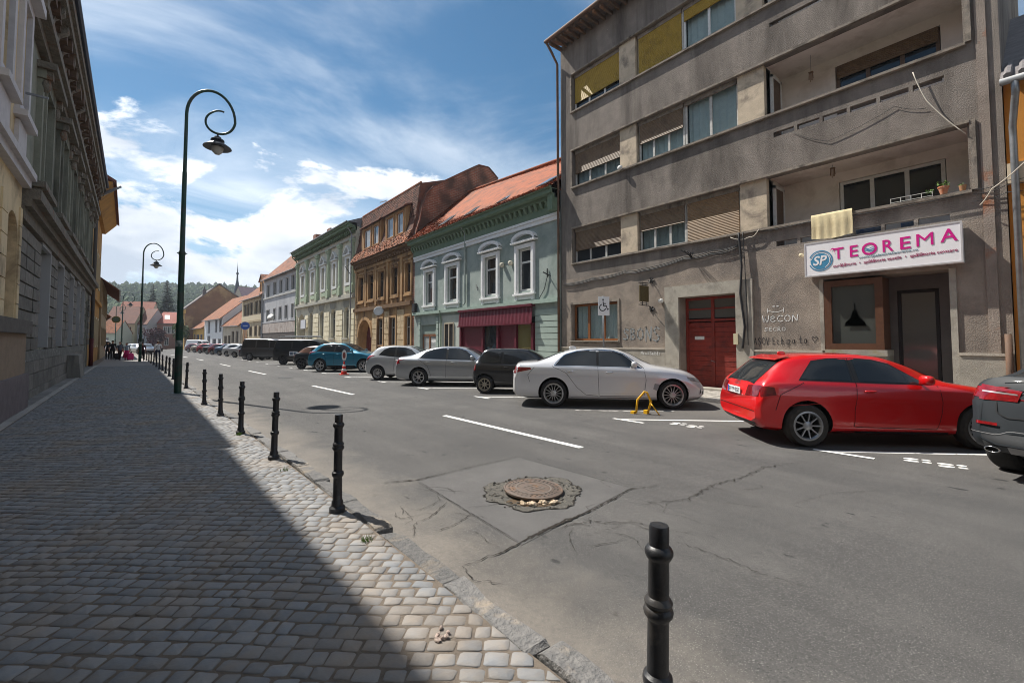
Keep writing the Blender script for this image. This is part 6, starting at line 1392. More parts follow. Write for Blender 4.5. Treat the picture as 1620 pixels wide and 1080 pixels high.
class Car:
    def __init__(s, name, label, cat, loc, heading, L, Wd, wb, rear, r, top, belt, body, group, roofw=.70, bottom=.20, res=56, endw=(.80, .74), detail=True, tyre=None, lean=(.07, .10), left=False, sc=(1.04, 1.03, 1.075)):
        s.t = thing(name, label, cat, (0, 0, 0), heading, group); s.L, s.W, s.detail = L, Wd, detail
        h = Wd/2; wx, wy = rear, (h - .11)*(1 if left else -1)       # local position of the camera-side rear wheel
        s.t.scale = sc; wx *= sc[0]; wy *= sc[1]; ca, sa = math.cos(heading), math.sin(heading)
        s.t.location = (loc[0] - (wx*ca - wy*sa), loc[1] - (wx*sa + wy*ca), gz(loc[1]))
        zt, zb = smooth_tab(top), smooth_tab(belt)
        bot = smooth_tab([(0, bottom + .16), (.12, bottom + .06), (.5, bottom + .02), (L*.5, bottom - .01), (L - .5, bottom), (L - .1, bottom + .05), (L, bottom + .12)])
        ew = smooth_tab([(0, endw[0]), (.07, endw[0] + .10), (.22, .955), (.65, .99), (1.3, 1.0), (L - 1.3, 1.0), (L - .7, .97), (L - .28, .90), (L - .08, endw[1] + .09), (L, endw[1])])
        xs = sorted(set([0, .02, .05, .1, .17, L, L - .02, L - .05, L - .1, L - .17] + [L*i/res for i in range(res + 1)]))
        rings = []
        for x in xs:
            w = h*ew(x); Z, Q, b0 = zt(x), min(zb(x), zt(x) - .01), bot(x); dz = Z - Q; g = max(0, min(1, (dz - .06)/.22)); g = g*g*(3 - 2*g); rw = h*roofw
            H = Q - b0
            low = [(0, b0), (.78*w, b0), (.93*w, b0 + .05), (.968*w, b0 + .12*H + .02), (.985*w, b0 + .28*H), (.976*w, b0 + .50*H), (.999*w, b0 + .735*H), (.993*w, b0 + .775*H), (.962*w, Q - .035), (.94*w, Q)]
            A = [(lerp(.94*w, rw, .34), Q + .34*(dz - .06)), (lerp(.94*w, rw, .70), Q + .70*(dz - .06)), (rw, Z - .075), (rw*.93, Z - .034), (rw*.72, Z - .012), (0, Z)]
            Hd = [(.915*w, Q + .35*dz), (.87*w, Q + .62*dz), (.80*w, Q + .80*dz), (.70*w, Q + .90*dz), (.45*w, Q + .97*dz), (0, Z)]
            ring = low + [(lerp(p[0], q[0], g), lerp(p[1], q[1], g)) for p, q in zip(Hd, A)]
            out = []
            for (y, z) in ring:
                fr = max(0, 1 - x/.55)**1.5; ff = max(0, 1 - (L - x)/.6)**1.5
                dx = fr*lean[0]*abs((z - .52)/.42)**1.6 - ff*lean[1]*abs((z - .45)/.35)**1.6
                dx += ff*-.10*(y/h)**2*1.0 + fr*.07*(y/h)**2
                out.append((x + max(-.3, min(.3, dx)), y, z))
            rings.append(out)
        m = len(rings[0]); vs = []; fs = []
        for rg in rings:
            vs += rg + [(x, -y, z) for x, y, z in rg[1:-1]]
        K = 2*m - 2
        def idx(i, k):            # k walks the full loop: 0..m-1 left side up, then right side down
            return i*K + (k if k < m else m + (K - k) - 1)
        for i in range(len(rings) - 1):
            for k in range(K): fs.append((idx(i, k), idx(i, (k+1) % K), idx(i+1, (k+1) % K), idx(i+1, k)))
        fs.append(tuple(idx(0, k) for k in range(K))); fs.append(tuple(idx(len(rings)-1, k) for k in range(K))[::-1])
        s.bvh = BVHTree.FromPolygons(vs, fs)
        me = B().add(vs, fs).mesh('body', [body, well_m])
        bm = bmesh.new(); bm.from_mesh(me); bmesh.ops.recalc_face_normals(bm, faces=bm.faces); bm.to_mesh(me); bm.free()
        if detail:
            cut = B()
            for x in (rear, rear + wb):
                for sgn in (-1, 1):
                    pr = [(r + .055, 0), (r + .055, .30)]
                    cut.lathe([(0.0, -.30), (r + .055, -.30), (r + .055, .30), (0, .30)], (x, sgn*(h - .02), r + .01), 32, 0, Matrix.Rotation(rad(90), 3, 'X'))
            cme = cut.mesh('cut', well_m); bm = bmesh.new(); bm.from_mesh(cme); bmesh.ops.remove_doubles(bm, verts=bm.verts, dist=1e-5); bmesh.ops.recalc_face_normals(bm, faces=bm.faces); bm.to_mesh(cme); bm.free()
            o1 = bpy.data.objects.new('tmp_body', me); o2 = bpy.data.objects.new('tmp_cut', cme); COL.objects.link(o1); COL.objects.link(o2)
            md = o1.modifiers.new('cut', 'BOOLEAN'); md.operation = 'DIFFERENCE'; md.solver = 'EXACT'; md.object = o2
            try: md.material_mode = 'TRANSFER'
            except Exception: pass
            dg = bpy.context.evaluated_depsgraph_get(); me2 = bpy.data.meshes.new_from_object(o1.evaluated_get(dg))
            bpy.data.objects.remove(o1); bpy.data.objects.remove(o2); me = me2; me.name = 'body'
        me.polygons.foreach_set('use_smooth', [True]*len(me.polygons)); me.set_sharp_from_angle(angle=rad(34))
        s.body = link('body', me, s.t, True)
        s.r, s.rear, s.wb, s.h = r, rear, wb, h
    def part(s, name, b, mat, smooth=False, parent=None, sharp=None):
        return link(name, b.mesh(name, mat, smooth, sharp), parent or s.t, True)
    def wheels(s, style, rim_mat=None, rim_r=None, w=.215, tm=None):
        rim_mat = rim_mat or alloy; tm = tm or tyre_m; rim_r = rim_r or s.r*.68
        ty, ri, di = wheel_meshes(s.r, w, rim_r, style, rim_mat, tm)
        for x in (s.rear, s.rear + s.wb):
            for sg in (-1, 1):
                o = link('wheel', ty, s.t, True); o.location = (x, sg*(s.h - .115), s.r); o.rotation_euler = (0, 0, 0 if sg < 0 else math.pi)
                link('rim', ri, o, True); link('brake_disc', di, o, True)
    def ray(s, proj, u, v):
        if proj == 'side': o, d = Vector((u, -3, v)), Vector((0, 1, 0))
        elif proj == 'left': o, d = Vector((u, 3, v)), Vector((0, -1, 0))
        elif proj == 'rear': o, d = Vector((-2, u, v)), Vector((1, 0, 0))
        elif proj == 'front': o, d = Vector((s.L + 2, u, v)), Vector((-1, 0, 0))
        else: o, d = Vector((u, v, 4)), Vector((0, 0, -1))
        h = s.bvh.ray_cast(o, d)
        if h[0] is None:
            near = s.bvh.find_nearest(o + d*2); return near[0], -d
        n = h[1]
        if n.dot(d) > 0: n = -n
        return h[0], n
    def decal(s, name, proj, low, high, mat, nx=14, nz=5, off=.004, both=False, parent=None):
        """a thin skin laid on the body between two edge lines"""
        for pj in ((proj,) if not both else (proj, 'left')):
            lo, hi = resample(low, nx), resample(high, nx); vs = []
            for j in range(nz + 1):
                for a, c in zip(lo, hi):
                    p, n = s.ray(pj, lerp(a[0], c[0], j/nz), lerp(a[1], c[1], j/nz)); vs.append(tuple(p + n*off))
            b = B().add(vs, [(j*(nx+1)+i, j*(nx+1)+i+1, (j+1)*(nx+1)+i+1, (j+1)*(nx+1)+i) for j in range(nz) for i in range(nx)])
            o = s.part(name, b, mat, True, parent)
        return o
    def seam(s, pts, w=.009, mat=None, name='door_seam', off=.003, both=True, proj='side'):
        for pj in ((proj, 'left') if both else (proj,)):
            q = resample(pts, max(6, int(sum(math.dist(a, c) for a, c in zip(pts, pts[1:]))/.06))); vs = []
            for i, p in enumerate(q):
                a, c = q[max(0, i-1)], q[min(len(q)-1, i+1)]; dx, dz = c[0]-a[0], c[1]-a[1]; l = math.hypot(dx, dz) or 1
                nx, nz = -dz/l*w/2, dx/l*w/2
                for sg in (1, -1):
                    hp, n = s.ray(pj, p[0] + sg*nx, p[1] + sg*nz); vs.append(tuple(hp + n*off))
            b = B().add(vs, [(2*i, 2*i+1, 2*i+3, 2*i+2) for i in range(len(q)-1)]); s.part(name, b, mat or seam_m, True)
    def handle(s, x, z, mat, l=.19):
        for pj in ('side', 'left'):
            p, n = s.ray(pj, x, z); b = B().blob((p.x, p.y + n.y*.012, p.z), (l/2, .02, .018), 0, 10, 6, .6); s.part('door_handle', b, mat, True)
    def mirror(s, x, z, mat, l=.11):
        for pj, sg in (('side', -1), ('left', 1)):
            p, n = s.ray(pj, x, z); b = B().blob((p.x, p.y + sg*.13, p.z + .06), (.075, l, .075), 0, 12, 8, .7); b.tube([tuple(p), (p.x, p.y + sg*.08, p.z + .02)], .025, 6); s.part('wing_mirror', b, mat, True)
    def plate(s, text, z, proj='rear', tail=None, w=.52):
        p, n = s.ray(proj, 0, z); q = n.to_track_quat('Z', 'Y').to_matrix(); n = Vector((-1, 0, 0)) if proj == 'rear' else Vector((1, 0, 0))
        x = p.x + n.x*.012
        for yy in (-w/2, w/2): x = min(x, s.ray(proj, yy, z)[0].x - .004) if proj == 'rear' else max(x, s.ray(proj, yy, z)[0].x + .004)
        x += n.x*.012
        b = B().box((x - .006, -w/2, z - .055), (x + .006, w/2, z + .055)); o = s.part('number_plate', b, plate_m)
        if proj == 'rear':
            b = B().box((x - .008, w/2 - .05, z - .053), (x - .0065, w/2 - .002, z + .053)); s.part('plate_band', b, plate_b, parent=o)
            if text:
                me = text_mesh(text, 1.0, extrude=.0, bold=.01); xs = [v.co.x for v in me.vertices]; ys = [v.co.y for v in me.vertices]; x0, x1, y0, y1 = min(xs), max(xs), min(ys), max(ys)
                tw = min(w - .09, (x1-x0)*.075/(y1-y0))
                for v in me.vertices: v.co = ((x - .0085), (w/2 - .065) - (v.co.x - x0)/(x1-x0)*(w - .085 if tw > .3 else tw), z - .038 + (v.co.y - y0)/(y1-y0)*.076)
                me.materials.clear(); me.materials.append(ink); link('plate_text', me, o, True)
    def emblem(s, kind, u, z, proj='rear', size=.06):
        p, n = s.ray(proj, u, z); b = B()
        def ring(cy, cz, r0, r1):
            k = 16
            for i in range(k):
                a0, a1 = 2*math.pi*i/k, 2*math.pi*(i+1)/k
                vs = []
                for r, a in ((r0, a0), (r1, a0), (r1, a1), (r0, a1)):
                    if proj == 'rear': q, nn = s.ray('rear', u + cy + r*math.cos(a), z + cz + r*math.sin(a)); vs.append(tuple(q + nn*.008))
                    else: q, nn = s.ray(proj, u + cy + r*math.cos(a), z + cz + r*math.sin(a)); vs.append(tuple(q + nn*.008))
                b.poly(vs)
        if kind == 'rings':
            for i in range(4): ring((i - 1.5)*.052, 0, .026, .034)
        else: ring(0, 0, 0.0 + .02, .04)
        return s.part('emblem', b, chrome)
def standard(c, windows, seams, handles, mirror, rear_win, wind, tails, heads, body_col, frame=True, hm=None, tm=None):
    lo_, hi_ = [q for w in windows for q in w[0]], [q for w in windows for q in w[1]]
    lo_ = [(lo_[0][0] - .03, lo_[0][1] - .022)] + [(x, z - .022) for x, z in lo_[1:-1]] + [(lo_[-1][0] + .035, lo_[-1][1] - .022)]
    hi_ = [(hi_[0][0] - .02, hi_[0][1] + .02)] + [(x, z + .02) for x, z in hi_[1:-1]] + [(hi_[-1][0] + .02, hi_[-1][1] + .02)]
    c.decal('window_surround', 'side', lo_, hi_, trim_m, nx=30, nz=6, off=.002, both=True); frame = False
    c.seam([(c.rear + c.r + .10, .235), (c.rear + c.wb - c.r - .10, .235)], .045, trim_m, 'sill_strip', .004)
    c.seam([(c.L - .62, .62), (c.L - .45, .45), (c.L - .50, .32)], .007, None, 'bumper_seam')
    for k, (lo, hi) in enumerate(windows):
        if frame: c.decal('window_frame', 'side', lo[0:1] and [(lo[0][0]-.025, lo[0][1]-.02)] + lo[1:-1] + [(lo[-1][0]+.025, lo[-1][1]-.02)], [(hi[0][0]-.02, hi[0][1]+.018)] + [(x, z+.018) for x, z in hi[1:-1]] + [(hi[-1][0]+.02, hi[-1][1]+.018)], trim_m, off=.002, both=True)
        c.decal('side_window', 'side', lo, hi, car_glass, both=True, off=.005)
    for q in seams: c.seam(q)
    for x, z in handles: c.handle(x, z, hm or body_col)
    if mirror: c.mirror(*mirror, body_col)
    if rear_win: c.decal('rear_window', *rear_win, car_glass, nx=10, nz=10, off=.005)
    if wind: c.decal('windscreen', 'top', [(wind[0], -wind[2]), (wind[0], wind[2])], [(wind[1], -wind[3]), (wind[1], wind[3])], car_glass, nx=12, nz=8, off=.005)
    for pj, lo, hi in tails: c.decal('tail_lamp', pj, lo, hi, tm or tail_m, nx=8, nz=4, off=.008)
    for pj, lo, hi in heads: c.decal('head_lamp', pj, lo, hi, head_m, nx=8, nz=4, off=.006)
GRP = 'cars parked at an angle along the right kerb'
HD = rad(-45)
# red three-door hatchback
red = paint_m('red_paint', (.62, .004, .006), .10, .3)
c = Car('red_hatchback', 'bright red three-door hatchback parked in front of the shop', 'car', (8.54, 2.79), rad(-43.5), 4.24, 1.80, 2.578, .80, .325,
        [(0, .74), (.03, .93), (.10, 1.00), (.22, 1.09), (.40, 1.22), (.62, 1.345), (.85, 1.40), (1.2, 1.43), (1.7, 1.43), (2.1, 1.395), (2.45, 1.29), (2.8, 1.135), (3.08, 1.005), (3.25, .975), (3.7, .90), (4.0, .80), (4.16, .68), (4.24, .52)],
        [(0, .70), (.1, .93), (.4, .985), (1.2, .965), (2.6, .915), (3.2, .88), (3.8, .76), (4.24, .48)], red, GRP, .69, .19, endw=(.84, .74))
c.wheels((9, .022, 0), dark_alloy if False else M('grey_alloy', (.33, .33, .34), rough=.35, metal=.8), .215, tm=dusty_tyre)
standard(c, [([(.74, 1.04), (1.2, 1.025), (1.52, 1.015)], [(1.02, 1.30), (1.25, 1.335), (1.54, 1.345)]), ([(1.63, 1.01), (2.1, .995), (2.66, .975)], [(1.63, 1.345), (1.95, 1.32), (2.18, 1.255)])],
         [[(1.57, 1.36), (1.57, .95), (1.52, .6), (1.50, .32), (2.72, .30), (2.80, .55), (2.80, .95)], [(.78, .985), (.40, .80), (.33, .55)]], [(1.76, .86)], (2.56, .98), ('top', [(.13, -.56), (.13, .56)], [(.62, -.50), (.62, .50)]), (3.02, 2.20, .62, .52),
         [('side', [(.12, .76), (.34, .79)], [(.14, .92), (.32, .91)]), ('rear', [(-.76, .76), (-.42, .74)], [(-.75, .93), (-.42, .91)]), ('rear', [(.42, .74), (.80, .76)], [(.42, .91), (.78, .93)])], [('side', [(3.72, .62), (4.05, .60)], [(3.72, .74), (4.02, .69)])], red, tm=M('smoked_tail_lamp', (.10, .006, .010), (.20, .006, .01), rough=.1, scale=16, coat=1))
c.decal('bumper_insert', 'rear', [(-.70, .24), (.70, .24)], [(-.66, .34), (.66, .34)], trim_m, nx=14, nz=3)
c.decal('sill_trim', 'side', [(1.25, .215), (2.9, .215)], [(1.25, .25), (2.9, .25)], trim_m, nx=10, nz=2)
c.seam([(-.72, .52), (.72, .52)], .012, None, 'bumper_seam', both=False, proj='rear'); c.seam([(-.45, .965), (.45, .965)], .010, None, 'hatch_seam', both=False, proj='rear')
c.plate('BV 99 BSK', .80); c.emblem('rings', 0, .925); c.part('spoiler', B().prism([(.50, 1.325), (.70, 1.375), (.74, 1.395), (.54, 1.345)], 1, -.50, .50), red)
c.part('antenna', B().blob((.85, 0, 1.42), (.07, .02, .035)), red, True)
c.seam([(.20, .60), (1.35, .70), (3.1, .66)], .006, red, 'body_crease', .006)

# dark grey coupe-SUV at the right edge
char = M('charcoal_paint', (.022, .026, .030), (.025, .029, .034), rough=.5, scale=2, coat=.06, spec=.15)
c = Car('charcoal_suv', 'charcoal coupe-style SUV seen from behind at the right edge', 'car', (9.17, .50), rad(-18), 4.9, 1.98, 2.93, .98, .39,
        [(0, 1.10), (.03, 1.27), (.08, 1.315), (.16, 1.30), (.45, 1.33), (.8, 1.46), (1.2, 1.60), (1.7, 1.68), (2.1, 1.70), (2.6, 1.66), (3.0, 1.53), (3.4, 1.32), (3.6, 1.22), (4.3, 1.12), (4.7, .95), (4.9, .7)],
        [(0, 1.06), (.1, 1.20), (.6, 1.19), (2.5, 1.12), (3.6, 1.08), (4.5, .88), (4.9, .62)], char, GRP, .68, .30, endw=(.86, .76), lean=(.09, .10), left=True, sc=(1, 1, 1))
c.wheels((5, .05, .14), dark_alloy, .25, .28)
standard(c, [([(.95, 1.23), (1.6, 1.20), (2.02, 1.19)], [(1.4, 1.50), (1.7, 1.56), (2.02, 1.58)]), ([(2.12, 1.19), (2.6, 1.17), (3.25, 1.15)], [(2.12, 1.58), (2.5, 1.54), (2.85, 1.43)])],
         [[(1.05, 1.15), (1.35, .8), (1.4, .45)], [(2.07, 1.55), (2.07, .42)], [(3.3, 1.1), (3.3, .46)]], [(1.3, 1.06), (2.3, 1.04)], (3.1, 1.17), ('top', [(.24, -.64), (.24, .64)], [(1.25, -.52), (1.25, .52)]), (3.46, 2.8, .66, .56),
         [('side', [(.08, 1.01), (.34, 1.05)], [(.10, 1.19), (.32, 1.15)]), ('left', [(.08, 1.01), (.34, 1.05)], [(.10, 1.19), (.32, 1.15)]), ('rear', [(-.86, 1.00), (-.50, 1.00)], [(-.86, 1.19), (-.46, 1.13)]), ('rear', [(.50, 1.00), (.86, 1.00)], [(.46, 1.13), (.86, 1.19)]), ('rear', [(-.86, .70), (-.66, .69)], [(-.86, .735), (-.66, .725)]), ('rear', [(.66, .69), (.86, .70)], [(.66, .725), (.86, .735)])], [], char)
for q in (-1, 1): c.seam([(q*.84, 1.105), (q*.50, 1.085)], .018, M('lamp_chrome_strip', (.6, .5, .5), rough=.2, metal=.6), 'lamp_strip', .011, False, 'rear')
c.seam([(-.70, 1.10), (-.68, .86), (-.60, .80), (.60, .80), (.68, .86), (.70, 1.10)], .012, None, 'hatch_seam', both=False, proj='rear')
c.decal('grey_valance', 'rear', [(-.93, .38), (.93, .38)], [(-.93, .60), (.93, .60)], M('grey_plastic', (.06, .063, .067), rough=.6), nx=14, nz=4)
c.decal('silver_diffuser', 'rear', [(-.58, .32), (.58, .32)], [(-.56, .46), (.56, .46)], M('silver_plastic', (.38, .38, .39), rough=.35, metal=.5), nx=14, nz=3, off=.012)
c.seam([(-.92, .60), (-.66, .58), (-.55, .64), (.55, .64), (.66, .58), (.92, .60)], .008, M('silver_plastic', (.38, .38, .39)), 'valance_trim', .010, False, 'rear')
for y in (-.72, .72):
    p, n = c.ray('rear', y, .40); A_ = Matrix.Rotation(rad(90), 3, 'Y') @ Matrix.Diagonal((.62, 1.25, 1.0)); b = B().lathe([(.05, .0), (.06, -.005), (.062, .03), (.055, .09)], (p.x - .03, y, .39), 18, 0, A_, False); c.part('exhaust_tip', b, chrome, True)
    b = B().lathe([(.055, .03), (0, .03)], (p.x - .03, y, .39), 18, 0, A_, False); c.part('exhaust_bore', b, well_m)
c.plate('IF', 1.0)
# white sedan
wht = paint_m('pearl_white_paint', (.68, .68, .69), .3, .28)
c = Car('white_sedan', 'large white sedan with chrome-trimmed windows parked by the yellow barrier', 'car', (8.42, 8.72), rad(-46), 4.96, 1.88, 2.975, 1.12, .34,
        [(0, .80), (.03, 1.00), (.10, 1.085), (.3, 1.11), (.62, 1.13), (.90, 1.21), (1.25, 1.345), (1.6, 1.43), (2.0, 1.475), (2.4, 1.48), (2.75, 1.45), (3.05, 1.36), (3.4, 1.185), (3.68, 1.06), (3.85, 1.025), (4.3, .955), (4.68, .86), (4.88, .72), (4.96, .56)],
        [(0, .76), (.15, 1.01), (.8, 1.02), (2.4, .985), (3.7, .935), (4.4, .83), (4.96, .50)], wht, GRP, .68, .18, endw=(.88, .72), lean=(.03, .10))
c.wheels((14, .016, 0), alloy, .245)
standard(c, [([(1.18, 1.05), (1.7, 1.04), (2.22, 1.03)], [(1.40, 1.27), (1.75, 1.365), (2.22, 1.40)]), ([(2.29, 1.028), (2.8, 1.015), (3.32, 1.0)], [(2.29, 1.40), (2.6, 1.385), (2.88, 1.30)])],
         [[(1.08, 1.02), (1.45, .85), (1.72, .5), (1.95, .32), (2.25, .30)], [(2.255, 1.4), (2.255, 1.0), (2.28, .30)], [(3.40, 1.0), (3.45, .7), (3.40, .32), (2.3, .29)], [(.62, .99), (.45, .80), (.50, .62)]], [(1.55, .90), (2.55, .875)], (3.16, 1.02),
         ('top', [(.66, -.56), (.66, .56)], [(1.40, -.50), (1.40, .50)]), (3.62, 2.82, .64, .52),
         [('side', [(.08, .84), (.55, .93)], [(.10, .99), (.52, .98)]), ('rear', [(-.88, .83), (-.42, .84)], [(-.86, .98), (-.44, .93)]), ('rear', [(.42, .84), (.88, .83)], [(.44, .93), (.86, .98)])], [('side', [(4.48, .70), (4.82, .63)], [(4.46, .775), (4.76, .73)])], wht, hm=chrome)
c.seam([(1.14, 1.03), (1.18, 1.10), (1.42, 1.30), (1.76, 1.395), (2.2, 1.43), (2.62, 1.41), (2.92, 1.32), (3.38, 1.0)], .016, chrome, 'chrome_trim', .009); c.seam([(1.14, 1.03), (2.2, 1.012), (3.36, .985)], .012, chrome, 'chrome_trim', .009)
c.seam([(.55, .90), (1.4, .93), (3.3, .90), (4.3, .80)], .007, wht, 'body_crease', .008)
c.decal('bumper_insert', 'rear', [(-.80, .26), (.80, .26)], [(-.78, .36), (.78, .36)], trim_m, nx=14, nz=3); c.decal('air_vent', 'side', [(3.62, .48), (3.72, .44)], [(3.66, .62), (3.78, .60)], M('vent_grey', (.3, .3, .31)), 4, 3)
c.decal('front_intake', 'side', [(4.84, .30), (4.92, .32)], [(4.86, .48), (4.93, .46)], trim_m, 4, 3)
c.part('roof_fin', B().blob((1.62, 0, 1.46), (.10, .02, .05)), wht, True); c.plate('', .80)
# black small hatchback
blk = paint_m('black_paint', (.012, .013, .016), .2, .3)
c = Car('black_hatchback', 'small black hatchback half hidden behind the white sedan', 'car', (8.76, 12.44), rad(-45), 3.45, 1.64, 2.345, .46, .285,
        [(0, .70), (.02, .95), (.06, 1.02), (.20, 1.22), (.36, 1.36), (.55, 1.41), (1.2, 1.43), (1.8, 1.41), (2.1, 1.31), (2.5, 1.06), (2.75, .93), (3.1, .84), (3.35, .66), (3.45, .5)],
        [(0, .66), (.06, .92), (1.5, .90), (2.7, .86), (3.2, .72), (3.45, .46)], blk, GRP, .72, .20, endw=(.86, .78))
c.wheels((8, .03, 0), M('dull_rim', (.38, .34, .27), rough=.45, metal=.5), .19, .17)
standard(c, [([(.22, .98), (.6, .965), (1.0, .955)], [(.34, 1.26), (.6, 1.33), (1.0, 1.35)]), ([(1.08, .95), (1.6, .94), (2.36, .92)], [(1.08, 1.35), (1.5, 1.34), (1.86, 1.26)])], [[(1.04, 1.3), (1.04, .35)], [(2.3, .9), (2.25, .35)]], [(1.2, .82)], (2.25, .95),
         ('rear', [(-.60, 1.04), (.60, 1.04)], [(-.52, 1.30), (.52, 1.30)]), (2.62, 1.9, .6, .54), [('side', [(.09, .74), (.17, .74)], [(.10, .90), (.16, .90)]), ('rear', [(-.70, .74), (-.58, .74)], [(-.70, .91), (-.58, .91)])], [], blk, hm=trim_m)
c.decal('grey_bumper', 'side', [(.02, .30), (.20, .28)], [(.02, .56), (.2, .56)], M('dark_grey_plastic', (.05, .05, .055), rough=.7), 4, 4)
# silver sedan
sil = paint_m('silver_paint', (.40, .415, .435), .6, .28)
c = Car('silver_sedan', 'silver saloon car with curved roof between the black and white hatchbacks', 'car', (8.24, 16.27), rad(-45), 4.77, 1.84, 2.71, 1.05, .325,
        [(0, .78), (.03, .98), (.12, 1.07), (.45, 1.11), (.75, 1.17), (1.1, 1.30), (1.5, 1.41), (2.0, 1.47), (2.5, 1.465), (2.85, 1.40), (3.2, 1.26), (3.55, 1.09), (3.75, 1.02), (4.2, .95), (4.55, .85), (4.7, .72), (4.77, .55)],
        [(0, .75), (.15, .98), (1.5, .97), (3.7, .92), (4.3, .80), (4.77, .5)], sil, GRP, .68, .18, endw=(.83, .74))
c.wheels((7, .045, 0), alloy, .215)
standard(c, [([(1.05, 1.035), (1.6, 1.02), (2.1, 1.01)], [(1.30, 1.25), (1.7, 1.36), (2.1, 1.39)]), ([(2.18, 1.005), (2.7, .99), (3.3, .975)], [(2.18, 1.39), (2.5, 1.385), (2.85, 1.28)])], [[(1.0, 1.0), (1.4, .75), (1.55, .35)], [(2.14, 1.35), (2.12, .32)], [(3.35, .95), (3.3, .32)]], [(1.42, .89), (2.4, .875)], (3.15, 1.0),
         ('top', [(.62, -.54), (.62, .54)], [(1.28, -.48), (1.28, .48)]), (3.6, 2.85, .62, .52), [('side', [(.06, .80), (.30, .84)], [(.08, .99), (.20, 1.0)]), ('rear', [(-.86, .80), (-.45, .82)], [(-.84, .99), (-.47, .96)]), ('rear', [(.45, .82), (.86, .80)], [(.47, .96), (.84, .99)])], [], sil)
c.seam([(1.0, 1.02), (1.3, 1.28), (1.72, 1.39), (2.2, 1.42), (2.55, 1.41), (2.92, 1.3), (3.36, .97)], .014, chrome, 'chrome_trim', .008); c.plate('', .72)
# pale silver hatchback
pal = paint_m('pale_silver_paint', (.52, .53, .54), .45, .3)
c = Car('pale_hatchback', 'rounded pale silver three-door hatchback left of the silver saloon', 'car', (8.01, 19.93), rad(-45), 4.0, 1.72, 2.51, .68, .30,
        [(0, .72), (.03, .95), (.12, 1.06), (.32, 1.23), (.60, 1.40), (.85, 1.465), (1.4, 1.49), (1.9, 1.47), (2.25, 1.38), (2.7, 1.16), (3.0, 1.02), (3.4, .92), (3.8, .74), (4.0, .52)],
        [(0, .70), (.1, .95), (.6, 1.0), (2.5, .93), (3.2, .86), (4.0, .48)], pal, GRP, .70, .19, endw=(.83, .74))
c.wheels((10, .028, 0), alloy, .19, .18)
standard(c, [([(.72, 1.10), (1.1, 1.05), (1.42, 1.02)], [(.95, 1.30), (1.15, 1.38), (1.44, 1.40)]), ([(1.52, 1.01), (2.0, .99), (2.6, .97)], [(1.52, 1.40), (1.9, 1.37), (2.15, 1.28)])], [[(1.48, 1.36), (1.46, .9), (1.4, .34)], [(2.66, .95), (2.6, .34)]], [(1.62, .86)], (2.5, 1.0),
         ('top', [(.16, -.52), (.16, .52)], [(.55, -.46), (.55, .46)]), (2.9, 2.1, .58, .5), [('side', [(.06, .84), (.34, .98)], [(.10, 1.04), (.42, 1.07)]), ('rear', [(-.80, .86), (-.6, .88)], [(-.76, 1.06), (-.6, 1.06)])], [], pal)
# teal SUV
tea = paint_m('teal_blue_paint', (.010, .185, .295), .35, .28)
c = Car('teal_suv', 'teal blue compact SUV standing behind the striped traffic cone', 'car', (7.58, 27.64), rad(-46), 4.39, 1.84, 2.60, .88, .35,
        [(0, .82), (.03, 1.06), (.14, 1.16), (.38, 1.32), (.70, 1.50), (1.0, 1.57), (1.5, 1.60), (2.0, 1.58), (2.4, 1.47), (2.8, 1.27), (3.15, 1.12), (3.3, 1.08), (3.9, .98), (4.2, .86), (4.39, .6)],
        [(0, .80), (.1, 1.04), (1.5, 1.07), (3.2, 1.02), (3.9, .86), (4.39, .56)], tea, GRP, .69, .24, endw=(.83, .76))
c.wheels((5, .04, .12), alloy, .24)
standard(c, [([(.62, 1.13), (1.2, 1.12), (1.68, 1.115)], [(.98, 1.42), (1.3, 1.49), (1.70, 1.505)]), ([(1.76, 1.11), (2.2, 1.10), (2.86, 1.085)], [(1.76, 1.505), (2.1, 1.47), (2.38, 1.38)])], [[(1.0, 1.08), (1.22, .8), (1.25, .42)], [(1.72, 1.5), (1.72, .4)], [(2.9, 1.06), (2.88, .42)]], [(1.1, .99), (1.95, .975)], (2.78, 1.10),
         ('top', [(.18, -.55), (.18, .55)], [(.66, -.48), (.66, .48)]), (3.08, 2.2, .62, .54), [('side', [(.07, .98), (.28, 1.0)], [(.11, 1.12), (.26, 1.12)]), ('rear', [(-.84, .97), (-.46, .97)], [(-.82, 1.12), (-.48, 1.12)])], [], tea)
c.decal('lower_cladding', 'side', [(.35, .26), (.55, .25)], [(.40, .40), (.55, .40)], trim_m, 5, 3); c.decal('lower_cladding', 'side', [(1.3, .25), (3.0, .25)], [(1.32, .37), (2.98, .37)], trim_m, 12, 3)
c.seam([(.55, 1.55), (1.2, 1.60), (2.0, 1.575)], .02, chrome, 'roof_rail', .012)
c.seam([(.3, .93), (1.5, .95), (3.1, .92)], .008, tea, 'body_crease', .010)
